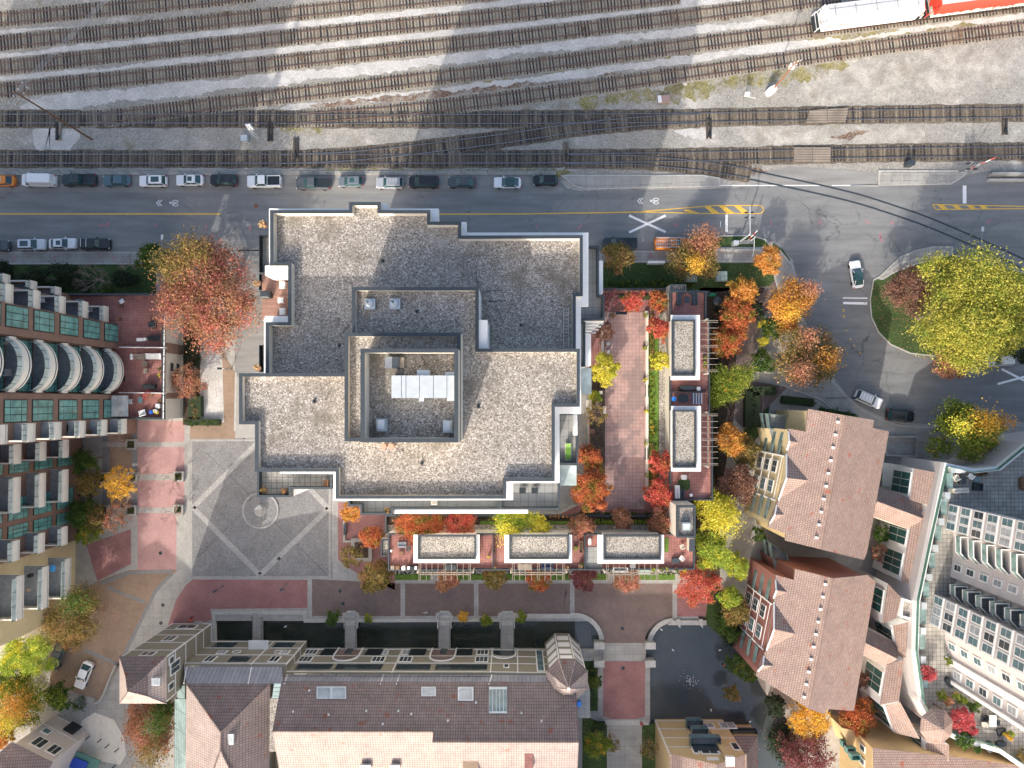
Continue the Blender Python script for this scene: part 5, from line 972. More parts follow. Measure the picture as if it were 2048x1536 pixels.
# ================= ochre building at the bottom =================
g0, g1 = P(1318, 1441), P(1492, 1441); hE = 11.2; T5 = thing('ochre_house', 'ochre gabled building with three stacked black balconies at the bottom edge', 'building', (P(1400, 1480, 5)[0], P(1400, 1480, 5)[1], 0))
yf = g0[1]; xg0, xg1 = P(1341, 1511, hE)[0], P(1492, 1515, hE)[0]; apx_ = P(1427, 1531, 14.2); xr = (xg0+xg1)/2; hR = 14.2
MB().prism([(xg0, yf), (xg1, yf), (xg1, yf-20), (xg0, yf-20)], -.9, hE).quad((xg0, yf, hE-.01), (xr+.4, yf, hR), (xg1, yf, hE-.01)).build('wall', M['yellow'], T5)
MB().quad((xg0-.2, yf+.25, hE-.15), (xg0-.2, yf-20, hE-.15), (xr+.4, yf-20, hR), (xr+.4, yf+.25, hR)).build('roof', M['pinktile'], T5)
MB().quad((xr+.4, yf+.25, hR), (xr+.4, yf-20, hR), (xg1+.2, yf-20, hE-.15), (xg1+.2, yf+.25, hE-.15)).build('roof', M['pinktile'], T5)
aF, bF = (xg1, yf), (xg0, yf); LF_ = xg1-xg0
for z in (.2, 3.0, 5.9, 8.7): band(T5, aF, bF, z, .1)
vband(T5, (xg0, yf), 0, hE); 
def sf(px, h): return xg1-P(px, 1440, h)[0]
for x0, x1, z in ((1371, 1402, 2.3), (1381, 1413, 5.1), (1378, 1437, 7.9)):
    a_, b__ = P(x0, 1450, z)[0], P(x1, 1450, z)[0]; w = [(a_, yf), (b__, yf), (b__, yf+1.5), (a_, yf+1.5)]; o = MB().prism(w, z-.2, z, bottom=True).build('balcony', M['greytile'], T5)
    r_ = MB().wall([w[0], w[3], w[2], w[1]], .05, z, z+1.05, closed=False).build('railing', M['bglass'], o); MB().box(((a_+b__)/2, yf+.08, z+1.1), (b__-a_-.6, .08, 2.0)).build('balcony_door', M['dglass'], o)
wwin(T5, aF, bF, sf(1432, 9.5), 2.4, 8.9, 10.8, mull=1, pm_='dglass'); wwin(T5, aF, bF, sf(1394, 9.5), .7, 8.9, 10.6, mull=0); wwin(T5, aF, bF, sf(1446, 9.5), .8, 8.9, 10.6, mull=0)
wwin(T5, aF, bF, sf(1430, 2.8), 1.9, 1.2, 2.6, mull=1, pm_='curtain'); wwin(T5, aF, bF, sf(1474, 3), 2.3, .9, 2.7, mull=1, pm_='curtain'); wwin(T5, aF, bF, sf(1478, 9), .9, 7.6, 9.6, mull=0)
MB().box((xr+2.6, yf+.25, 8.6), (1.0, .5, 8.6)).build('chimney_breast', M['yellow'], T5); MB().box((xr+2.6, yf+.2, 13.1), (1.3, 1.3, .5)).build('chimney_cap', M['white'], T5)
MB().box((xr+.4, yf+.05, 12.2), (1.7, .1, .8)).build('fan_window', M['white'], T5)
w = PL([(1466, 1471), (1516, 1471), (1516, 1560), (1466, 1560)], 3.2); r_ = P(1480, 1510, 9.8)
MB().prism(w, -.9, 3.15).build('side_wing', M['yellow'], T5); mid = ((w[0][0]+w[1][0])/2-.4, w[0][1]-2.6, 4.6)
for q in ((w[0], (mid[0], mid[1], 4.6), w[1]), (w[1], (mid[0], mid[1], 4.6), (mid[0], w[2][1], 4.6), w[2])): MB().quad(*q).build('roof', M['rooftile'], T5)
bc = PL(rect(1461, 1456, 1511, 1470), 2.0); o = MB().prism(bc, 1.7, 2.0, bottom=True).build('balcony', M['greytile'], T5); MB().wall(ccw(bc), .06, 2.0, 3.0).build('railing', M['darkmetal'], o)
# ================= bottom left house =================
T6 = thing('pinkish_house', 'pinkish grey house with white framed windows in the lower left corner', 'building', (P(90, 1500, 5)[0], P(90, 1500, 5)[1], 0))
q0, q1, q2 = P(100, 1440, 0), P(195, 1503, 0), None
hw = 9.5; W0 = PL([(30, 1487), (102, 1525), (60, 1620), (-40, 1560)], hw)
MB().prism(W0, 0, hw).prism([(-84, -70), (-68, -70), (-68, -84), (-84, -84)], 0, 24).quad((-84, -70, 24), (-76, -70, 27), (-68, -70, 24)).build('wall', M['offwhite'], T6); MB().quad(*[(p_[0], p_[1], hw+.02+(1.8 if i > 1 else 0)) for i, p_ in enumerate(PL([(24, 1483), (106, 1524), (60, 1620), (-60, 1560)], hw))]).build('roof', M['rooftile'], T6)  # second block and its gable are unseen, added to shade the forecourt
aF, bF = (W0[1][0], W0[1][1]), (W0[0][0], W0[0][1]); L_ = math.dist(aF, bF)
for z in (.3, 3.2): band(T6, aF, bF, z)
wwin(T6, aF, bF, L_-3.2, 1.7, 6.0, 8.2, mull=1, trans=0); wwin(T6, aF, bF, L_-5.6, 1.5, 6.0, 8.0, mull=1); wwin(T6, aF, bF, L_-2.0, 1.1, 3.8, 4.9, mull=0, pm_='bglass')
MB().box(((aF[0]*.62+bF[0]*.38), (aF[1]*.62+bF[1]*.38)+.12, 1.2), (1.8, .5, 2.3), math.atan2(aF[1]-bF[1], aF[0]-bF[0])).build('porch', M['darkmetal'], T6)
w = PL([(140, 1498), (200, 1522), (185, 1560), (110, 1540)], 2); T7 = single('pool_cover', 'dark awning strip with a bright blue and white banner at the bottom left', 'awning', MB().prism(w, 1.8, 2.0, bottom=True), M['tealmetal'])
T7.name = 'awning'
w = PL([(150, 1515), (176, 1526), (168, 1545), (130, 1530)], 2.2); single('banner', 'crumpled bright blue banner lying on the dark awning', 'banner', MB().prism(w, 2.05, 2.2), solid('banner_blue', (.02, .07, .42)))
# ================= two tiled houses at the right =================
def ridgeh(px, py, A_, B_, zr_, sl_):
    h = zr_-2
    for _ in range(10):
        p_ = P(px, py, h); ax, ay = A_[0], A_[1]; dx, dy = B_[0]-ax, B_[1]-ay; L = math.hypot(dx, dy); d_ = abs((p_[0]-ax)*dy-(p_[1]-ay)*dx)/L; h = zr_-sl_*d_
    return P(px, py, h)
def bighouse(name, label, ridge, west, east, dormers, wall, wallpx, group, trim='white'):
    zr_, sl_ = 15.0, .45; A_, B_ = P(*ridge[0], zr_), P(*ridge[1], zr_); c_ = ((A_[0]+B_[0])/2, (A_[1]+B_[1])/2, 0)
    T = thing(name, label, 'building', c_, group); rp = lambda q: ridgeh(*q, A_, B_, zr_, sl_); ang = math.atan2(B_[1]-A_[1], B_[0]-A_[0])
    Wp = [rp(q) for q in west]; Ep = [rp(q) for q in east]
    for pts, nm in ((([A_]+Wp+[B_]), 'roof'), (([B_]+Ep+[A_]), 'roof')):
        mb = MB(); n0 = pts
        mb.quad(*n0); mb.quad(*[(p_[0], p_[1], p_[2]-.25) for p_ in n0[::-1]])
        for i in range(len(n0)-1): a_, b__ = n0[i], n0[i+1]; mb.quad(a_, (a_[0], a_[1], a_[2]-.25), (b__[0], b__[1], b__[2]-.25), b__)
        o = mb.build(nm, M['pinktile'], T)
    MB().tube((A_[0], A_[1], zr_+.03), (B_[0], B_[1], zr_+.03), .16, k=6).build('ridge', M['pinktile'], T)
    allp = Wp+Ep; cx, cy = c_[0], c_[1]; body = [(cx+(p_[0]-cx)*.965, cy+(p_[1]-cy)*.975, p_[2]-.35) for p_ in [A_]+Wp+[B_]+Ep]
    MB().prism(body, -.5, None, cap=False).build('wall', M[wall], T)
    for k in range(10):
        t_ = (k+.6)/10.4; q = (A_[0]+(B_[0]-A_[0])*t_+math.sin(ang)*.9, A_[1]+(B_[1]-A_[1])*t_-math.cos(ang)*.9, zr_-.38); MB().box((q[0], q[1], q[2]+.12), (.32, .42, .3), ang).build('ridge_vent', M['white'], T)
    for (b0, b1, apx) in dormers:
        p0, p1, p2 = rp(b0), rp(b1), None; hh_ = 0; ap_ = rp(apx); mid = ((p0[0]+p1[0])/2, (p0[1]+p1[1])/2, ap_[2]); 
        d_ = MB().quad(p0, ap_, mid).build('dormer_roof', M['rooftile'], T); MB().quad(mid, ap_, p1).build('dormer_roof', M['pinktile'], T)  # north facet gets a darker tile: its shade is painted in
        MB().quad(p0, mid, p1, (p1[0], p1[1], p1[2]-.3), (p0[0], p0[1], p0[2]-.3)).build('dormer_front', M[wall], T); MB().tube(p0, mid, .13, k=4).tube(mid, p1, .13, k=4).build('fascia', M['white'], T)
    return T, rp
H1, rp1 = bighouse('tiled_house', 'large pink tiled roof house with pale yellow walls, beside the curved pavement', ((1692, 831), (1643, 1099)),
    [(1617, 818), (1611, 863), (1577, 857), (1575, 905), (1556, 1001), (1551, 1012), (1538, 1045), (1536, 1054), (1572, 1068), (1570, 1081)], [(1728, 1120), (1734, 1105), (1778, 863), (1746, 856), (1748, 840)],
    [((1577, 863), (1574, 900), (1597, 885)), ((1573, 908), (1557, 1000), (1617, 961)), ((1553, 1010), (1540, 1046), (1569, 1030))], 'lemon', None, 'pink tiled houses')
H2, rp2 = bighouse('tiled_house', 'large pink tiled roof house with rose brick walls, above the golden tree', ((1667, 1157), (1618, 1418)),
    [(1591, 1138), (1588, 1160), (1552, 1150), (1548, 1200), (1532, 1302), (1526, 1312), (1514, 1342), (1512, 1352)], [(1648, 1428), (1655, 1418), (1708, 1422), (1751, 1163), (1735, 1150)],
    [((1551, 1160), (1547, 1196), (1575, 1184)), ((1548, 1204), (1533, 1300), (1592, 1268)), ((1528, 1312), (1516, 1342), (1548, 1332))], 'rosebrick', None, 'pink tiled houses')
def westface(T, a, b, wins, z0s, fmz=2.1, wmat='white'):
    """front panel standing proud of the west side; a->b world from south to north"""
    for s in wins:
        for z in z0s: wwin(T, a, b, s, 2.2, z, z+1.5, mull=1, trans=1, pm_='dglass')
for T_, pa, pb, wl, Wm in ((H1, (1570, 912), (1552, 1000), 'lemon', 1), (H2, (1546, 1208), (1528, 1298), 'rosebrick', 2)):
    A_, B_ = P(*pb, 11), P(*pa, 11); A_ = (A_[0]-.2, A_[1]); B_ = (B_[0]-.2, B_[1]); d_ = Vector((B_[0]-A_[0], B_[1]-A_[1])).normalized(); n_ = Vector((-d_.y, d_.x))
    w = [A_, B_, (B_[0]-n_.x*3, B_[1]-n_.y*3), (A_[0]-n_.x*3, A_[1]-n_.y*3)]; MB().prism(w, 0, 11.3).build('front_bay', M[wl], T_)
    L_ = math.dist(A_, B_)
    for z in (1.2, 4.4, 7.6): wwin(T_, B_, A_, L_*.14, L_*.26, z, z+1.7, mull=1, trans=1); wwin(T_, B_, A_, L_*.60, L_*.26, z, z+1.7, mull=1, trans=1, pm_='bglass')
    for z in (.2, 3.6, 6.8, 10.6): band(T_, B_, A_, z, .1)
    vband(T_, A_, 0, 11.2, .2); vband(T_, B_, 0, 11.2, .2)
    for side in (0, 1):
        o0 = B_ if side == 0 else A_; s_ = 1 if side == 0 else -1
        for z in (2.8, 5.8, 8.8):
            q0 = Vector(o0)+d_*s_*.15; q1 = q0+d_*s_*3.3; w = [q0, q1, q1-n_*2.2, q0-n_*2.2]; w = [(q[0]-n_.x*-.2, q[1]-n_.y*-.2) for q in w]
            o = MB().prism(w, z-.25, z, bottom=True).build('balcony', M['greytile'], T_); MB().wall([w[0], w[1]] if side == 0 else [w[1], w[0]], .06, z, z+1, closed=False).build('railing', M['ggreen'], o); leafmesh('plants', [((w[0][0]+w[2][0])/2+k__*d_.x, (w[0][1]+w[2][1])/2+k__*d_.y, z+.5, .3, .3, .3) for k__ in (-1, .6)], 60, .15, M['plantleaf'], o)
for a_, b__, T_, m_ in (((1545, 858), (1606, 866), H1, 'lemon'), ((1551, 1120), (1586, 1146), H2, 'rosebrick')):
    A_, B_ = P(*a_, 7), P(*b__, 7); L_ = math.dist(A_[:2], B_[:2]); w = [A_[:2], B_[:2], (B_[0]+.6, B_[1]-2.5), (A_[0]+.6, A_[1]-2.5)]; MB().prism(w, 0, 5.6, 0, 1).build('north_wing', [M[m_], M['greytile']], T_)
    for z in (2.4, 4.8): 
        w = [(A_[0], A_[1]), (B_[0], B_[1]), (B_[0]-.3, B_[1]+2.4), (A_[0]-.3, A_[1]+2.4)]; o = MB().prism(w, z-.2, z, bottom=True).build('balcony', M['greytile'], T_); MB().wall(ccw(w), .06, z, z+1).build('railing', M['ggreen'], o)
# ================= tiled arcades between the houses and the right tower =================
def gable(name, label, a, b, wd, hr_, he, mat='pinktile', group=None, base=0, par=None, hip=False):
    A_, B_ = Vector(P(*a, hr_)), Vector(P(*b, hr_)); d_ = (B_-A_); d_.z = 0; d_.normalize(); n_ = Vector((-d_.y, d_.x, 0))*wd/2
    T = thing(name, label, 'building', ((A_.x+B_.x)/2, (A_.y+B_.y)/2, 0), group); a1, a2, b1, b2 = A_+n_, A_-n_, B_+n_, B_-n_
    for p_ in (a1, a2, b1, b2): p_.z = he
    MB().quad(A_, a1, b1, B_).build('roof', M['rooftile' if (n_.y > .2) else mat], T); MB().quad(B_, b2, a2, A_).build('roof', M['rooftile' if (-n_.y > .2) else mat], T)  # north-facing slope takes the darker tile, shade put into the colour
    MB().prism([tuple(a1*.5+a1*.5), tuple(b1), tuple(b2), tuple(a2)], base, he-.03).quad(a1, A_, a2).quad(b1, B_, b2).build('wall', M['cream'], T); return T
gable('tiled_link', 'short tiled gable roof joining the upper tiled house to the arcade', (1755, 1003), (1846, 1037), 4.6, 9.8, 8.2, group='tiled links between buildings')
gable('tiled_link', 'short tiled gable roof joining the lower tiled house to the arcade', (1731, 1286), (1795, 1318), 4.0, 9.8, 8.2, group='tiled links between buildings')
def shed(label, px, hw_, he, mat='pinktile', glz=True):
    """px: west eave a,b then east edge b,a"""
    w = [P(*px[0], he), P(*px[1], he), P(*px[2], hw_), P(*px[3], hw_)]; T = thing('tiled_arcade', label, 'building', ((w[0][0]+w[2][0])/2, (w[0][1]+w[2][1])/2, 0), 'tiled arcade roofs along the tower podium')
    mb = MB().quad(*w); T_ = mb.build('roof', M[mat], T); MB().prism([(p_[0], p_[1], p_[2]-.05) for p_ in w], 0, None, cap=False).build('wall', M['white'], T)
    L_ = math.dist(w[0][:2], w[1][:2]); n = max(1, int(L_/4.2)) if glz else 0
    for k in range(n): wwin(T, w[0], w[1], L_*(k+.5)/n-1.7, 3.4, 3.2, 8.0, mull=2, trans=1, pm_='dteal')
    return T
M['dteal'] = glassm('dark_green_glass', (.02, .075, .07))
shed('arcade roof strip beside the shaded north court', [(1829, 937), (1820, 1000), (1862, 1012), (1873, 945)], 10.2, 8.6)
shed('arcade roof strip beside the three teal arched windows', [(1824, 1040), (1802, 1162), (1840, 1172), (1862, 1016)], 10.2, 8.6)
shed('small arcade roof with hipped end beside the gravel-roofed box', [(1776, 1167), (1765, 1247), (1793, 1236), (1802, 1195)], 10.4, 8.8)
shed('arcade roof strip between the two lower courts', [(1786, 1252), (1796, 1318), (1812, 1315), (1816, 1244)], 10.2, 8.6)
shed('arcade roof strip opposite the red maple', [(1774, 1330), (1760, 1410), (1798, 1402), (1808, 1318)], 10.2, 8.6)
shed('slanting arcade roof at the lower bend', [(1770, 1412), (1790, 1466), (1840, 1478), (1800, 1404)], 10.2, 8.6)
shed('arcade roof piece at the bottom beside the gazebo terrace', [(1852, 1486), (1852, 1520), (1898, 1524), (1898, 1490)], 10.2, 9.0)
w = PL([(1803, 1196), (1828, 1203), (1824, 1240), (1800, 1234)], 10.6); single('gravel_roof_box', 'small white box with gravel roof between the arcade pieces', 'building', MB().prism(w, 0, 10.3, 0, 1).wall(ccw(w), .3, 10.3, 10.7, 0), [M['white'], M['roofgravel2']])
sheet('court', [(1760, 895), (1850, 905), (1840, 1010), (1762, 1000)], .05, M['conc']); sheet('court', [(1750, 1040), (1810, 1040), (1790, 1250), (1725, 1250)], .05, M['conc'])
w = PL([(1765, 925), (1826, 933), (1820, 980), (1765, 970)], 3); single('carport_roof', 'pale slatted carport roof beside the upper tiled house', 'carport', MB().prism(w, 2.8, 3, bottom=True), M['cream'])
w = PL([(1768, 872), (1838, 872), (1836, 915), (1772, 912)], .9); single('retaining_wall', 'low concrete wall around the sunken court by the street', 'wall', MB().wall(ccw(w), .3, 0, .9), M['concplain'])
# ================= right tower with roof gardens =================
HP = 11.0
T = thing('white_tower', 'pinkish white tower with many windows rising from a roof garden podium at the right edge', 'building', (P(1990, 1150, 30)[0], P(1990, 1150, 30)[1], 0))
pod = PL([(1882, 924), (1944, 937), (1990, 932), (2048, 885), (2600, 800), (2600, 1700), (2048, 1540), (1990, 1500), (1905, 1475), (1860, 1450), (1835, 1400), (1822, 1300), (1825, 1200), (1850, 1080)], HP)
MB().prism(pod, 0, HP, 0, 1).build('podium', [M['offwhite'], M['stonetile']], T)
MB().wall(ccw(pod), .6, HP, HP+.9).build('podium_parapet', M['white'], T)
gr = MB(); k_ = ccw(pod); 
gr.wall(ccw(PL([(1892, 932), (1944, 944), (1993, 938), (2048, 893), (2600, 810), (2600, 1690), (2048, 1530), (1990, 1490), (1908, 1466), (1868, 1444), (1844, 1396), (1831, 1300), (1834, 1200), (1858, 1085)], HP+1)), .05, HP+.9, HP+1.5); gr.build('green_railing', M['tealmetal'], T)
seg = PL([(1885, 930), (1850, 1085), (1826, 1200), (1822, 1300), (1834, 1395)], HP)
for i in range(len(seg)-1):
    a_, b__ = Vector(seg[i]), Vector(seg[i+1]); n = max(1, int((b__-a_).length/3.6))
    for k in range(n):
        q = a_.lerp(b__, (k+.15)/n); MB().box((q.x+1.1, q.y, HP+.7), (.75, 1.0, .8)).build('planter_pier', M['lightmetal'], T); q2 = a_.lerp(b__, (k+.6)/n); MB().box((q2.x+1.25, q2.y, HP+.35), (.9, 2.3, .5)).build('glass_guard', M['ggreen'], T)
# tower body: plan at podium level
pl = [(1897, 1007), (1889, 1058), (1906, 1063), (1906, 1110), (1900, 1153), (1914, 1156), (1900, 1196), (1868, 1187), (1858, 1247), (1888, 1258), (1896, 1316), (1903, 1326), (1901, 1362), (2100, 1362), (2700, 1362), (2700, 990), (2060, 1043)]
wp = PL(pl, HP); HTW = 46; MB().prism(wp, HP, HTW).build('tower_wall', M['offwhite'], T)
def seg_win(i, n, w, h0s, z0, nst, step=2.8, **k):
    a_, b__ = wp[i], wp[i+1]; L_ = math.dist(a_[:2], b__[:2])
    for st in range(nst):
        for j in range(n):
            s = L_*(j+.5)/n-w/2; k['pm_'] = random.choice(('bglass', 'curtain', 'dglass', 'bglass')); wwin(T, a_, b__, s, w, z0+st*step, z0+st*step+h0s, **k)
NS = 6
seg_win(0, 3, 1.0, 1.9, HP+.5, NS, mull=0, trans=1, pm_='curtain'); seg_win(3, 1, .9, 1.5, HP+.8, NS, mull=0, trans=1, pm_='curtain'); seg_win(7, 3, 1.05, 1.9, HP+.5, NS+1, mull=0, trans=1, pm_='dglass')
seg_win(9, 1, .95, 1.5, HP+.8, NS, mull=0, trans=1, pm_='curtain'); seg_win(11, 1, 1.0, 1.5, HP+.8, NS, mull=0, trans=1, pm_='bglass')
for i, j_ in ((9, 1), (11, 1)): pass
for q in (wp[10], wp[12], wp[11]): MB().box((q[0]-.05, q[1], (HP+HTW)/2), (.5, .5, HTW-HP)).build('corner_column', M['white'], T)
for st in range(NS+1):
    z = HP+st*2.8+2.5
    for i in (0, 7): band(T, wp[i], wp[i+1], z, .14, 'white', 'sill')
    for i, m_ in ((2, 0), (5, 0)):
        a_, b__ = (wp[1], wp[4]) if i == 2 else (wp[4], wp[7]); a_ = (a_[0]-.1, a_[1]); ya__, yb__ = (P(0, 1063, HP)[1], P(0, 1108, HP)[1]) if i == 2 else (P(0, 1158, HP)[1], P(0, 1190, HP)[1])
        xo = wp[1][0]+.1 if i == 2 else wp[7][0]+.9; xi = wp[3][0]+.2 if i == 2 else wp[6][0]+.4
        w = [(xi, ya__), (xo, ya__), (xo, yb__+1.0), (xo+.9, yb__), (xi, yb__)]; o = MB().prism(w, z-.2, z, 0, 1, bottom=True).build('balcony', [M['white'], M['greytile']], T); MB().wall(ccw(w), .07, z, z+.95).build('balcony_glass', M['ggreen'], o); MB().wall(ccw(w), .12, z+.95, z+1.03, inset=-.03).build('handrail', M['white'], o)
a_, b__ = wp[16], wp[0]; L_ = math.dist(a_[:2], b__[:2])
for st in range(5): wwin(T, a_, b__, L_-7+st*.1, 1.6, HP+.7+st*2.8, HP+2.3+st*2.8, mull=1, pm_='bglass')
h = HP+.02
def lp(*a): return lump(*a)
lump('sofa_cushion_box', 'white bench on the shaded grey roof terrace', 'bench', 1918, 941, h, (1.5, .7, .6), M['white']); chair(1908, 955, h, .5, M['cream'], 'cream armchair on the shaded roof terrace', s=1.2); chair(1937, 952, h, .9, M['white'], 'white chair on the shaded roof terrace', s=1.1)
lump('covered_table', 'blue-grey covered table on the shaded roof terrace', 'table', 1921, 960, h, (.9, 1.3, .7), M['coping']); sofa(1918, 980, h, 2.2, .7, .05, 'long beige sofa on the shaded roof terrace', M['cream']); sofa(1952, 973, h, 1.1, 1.3, 1.5, 'dark wicker seat on the shaded roof terrace', M['darkmetal'])
table(1948, 958, h, .8, .7, M['bglass'], 'small glass table on the shaded roof terrace'); lump('timber_box', 'orange-brown timber box on the shaded roof terrace', 'box', 2044, 966, h, (1.0, 2.0, .6), M['brownwood'])
for i, (x, y) in enumerate(((1954, 948), (1964, 948))): pot(x, y, h, .3, LF['dark'], ('left' if i == 0 else 'right')+' dark potted plant by the terrace parapet')
table(1979, 1438, h, 1.1, 1.7, M['greymetal'], 'long glass dining table on the garden roof terrace', top=M['pglass'])
for i, (x, y, a) in enumerate(((1964, 1436, 1.6), (1964, 1446, 1.6), (1966, 1432, 1.6), (1992, 1442, -1.6))): chair(x, y, h, a, M['darkmetal' if i != 1 else 'cream'], ['dark chair left of the glass dining table, middle one', 'cream chair left of the glass dining table', 'dark chair left of the glass dining table, uppermost', 'chair right of the glass dining table'][i])
sofa(2000, 1462, h, 1.2, 1.0, .2, 'dark sofa by the black parasol base', M['coping']); lump('fire_table', 'dark rectangular fire table on the garden roof terrace', 'table', 2000, 1486, h, (1.4, .8, .5), M['coping']); lump('dark_bench', 'dark bench near the lower parapet of the garden roof terrace', 'bench', 1977, 1492, h, (.8, 1.6, .5), M['coping'])
lump('black_lounger', 'black lounger beside the dark red maple on the roof terrace', 'lounger', 1897, 1364, h, (.8, 1.7, .5), M['darkmetal'], None, .6)
# gazebo
gc = P(1876, 1455, HP+3.0); G = thing('gazebo', 'brown shingled gazebo on the garden roof terrace', 'gazebo', (gc[0], gc[1], HP)); gp = [(gc[0]+2.5*math.cos(math.radians(a)), gc[1]+2.7*math.sin(math.radians(a)), HP+2.6) for a in range(15, 375, 45)]
gt = (gc[0]+.2, gc[1]+.1, HP+4.0)
for i in range(8): MB().quad(gp[i], gp[(i+1) % 8], gt).build('roof_panel', M['pinktile' if i not in (1, 2) else 'rooftile'], G)  # the two northern panels carry painted shade in a darker tile
for i in range(8): MB().box((gp[i][0]*.92+gc[0]*.08, gp[i][1]*.92+gc[1]*.08, HP+1.3), (.12, .12, 2.6)).build('post', M['brownwood'], G)
# lower right ochre building
w = PL([(1678, 1452), (1760, 1452), (1900, 1510), (1900, 1640), (1745, 1640), (1740, 1550)], 9); T8 = thing('yellow_house', 'ochre building with small windows and green balconies at the lower right bottom edge', 'building', (w[0][0], w[0][1], 0))
w8 = PL([(1745, 1496), (1900, 1512), (2100, 1540), (2100, 1640), (1740, 1640)], 10); MB().prism(w8, 0, 9.9).build('wall', M['yellow'], T8); MB().quad(*[(p_[0], p_[1], 10+(1.6 if i in (3, 4) else 0)) for i, p_ in enumerate(w8)]).build('roof', M['pinktile'], T8)
w9 = PL([(1684, 1456), (1760, 1470), (1790, 1500), (1745, 1540), (1700, 1500)], 5); MB().prism(w9, 0, 5).build('lower_wing', M['yellow'], T8)
for k in range(4):
    a_, b__ = w8[4], w8[0]; wwin(T8, b__, a_, 1.0+k*2.0, .8, 6.6, 7.9, mull=0); 
for k in range(3): bq = PL(rect(1680+k*9, 1478+k*13, 1698+k*9, 1489+k*13), 4+k*1.5); o = MB().prism(bq, 3.8+k*1.5, 4+k*1.5, bottom=True).build('balcony', M['greytile'], T8); MB().wall(ccw(bq), .06, 4+k*1.5, 4.9+k*1.5).build('railing', M['teal'], o)
# ================= vehicles =================
tyre = solid('tyre', (.02, .02, .02), .9); lampw = solid('headlamp', (.75, .77, .78), .2); lampr = solid('tail_lamp', (.35, .02, .02), .3)
def paint(name, c):
    m, t, b = newmat(name); b.inputs['Base Color'].default_value = c4(c); b.inputs['Roughness'].default_value = .28; b.inputs['Coat Weight'].default_value = .4; b.inputs['Specular IOR Level'].default_value = .35; return m
PT = {k: paint('paint_'+k, v) for k, v in dict(white=(.78, .79, .80), pearl=(.66, .69, .73), black=(.018, .021, .026), darkgrey=(.075, .085, .095), blue=(.075, .135, .165), slate=(.13, .155, .18), silver=(.33, .35, .38), orange=(.75, .24, .03), darkgreen=(.03, .045, .05)).items()}
cg = glassm('car_glass', (.03, .075, .08), .06, .2, .7)
def rr(L, W_, z, n=.32, x0=0, k=6, pf=1.0):
    """rounded rectangle outline of length L and width W_ (front = +x)"""
    out = []; r = n
    for qx, qy, a0 in ((1, 1, 0), (-1, 1, 90), (-1, -1, 180), (1, -1, 270)):
        rx = r*(1.5*pf if qx > 0 else 1.0)
        for i in range(k+1):
            a = math.radians(a0+90*i/k); out.append((x0+qx*(L/2-rx)+rx*math.cos(a), qy*(W_/2-r)+r*math.sin(a), z))
    return out
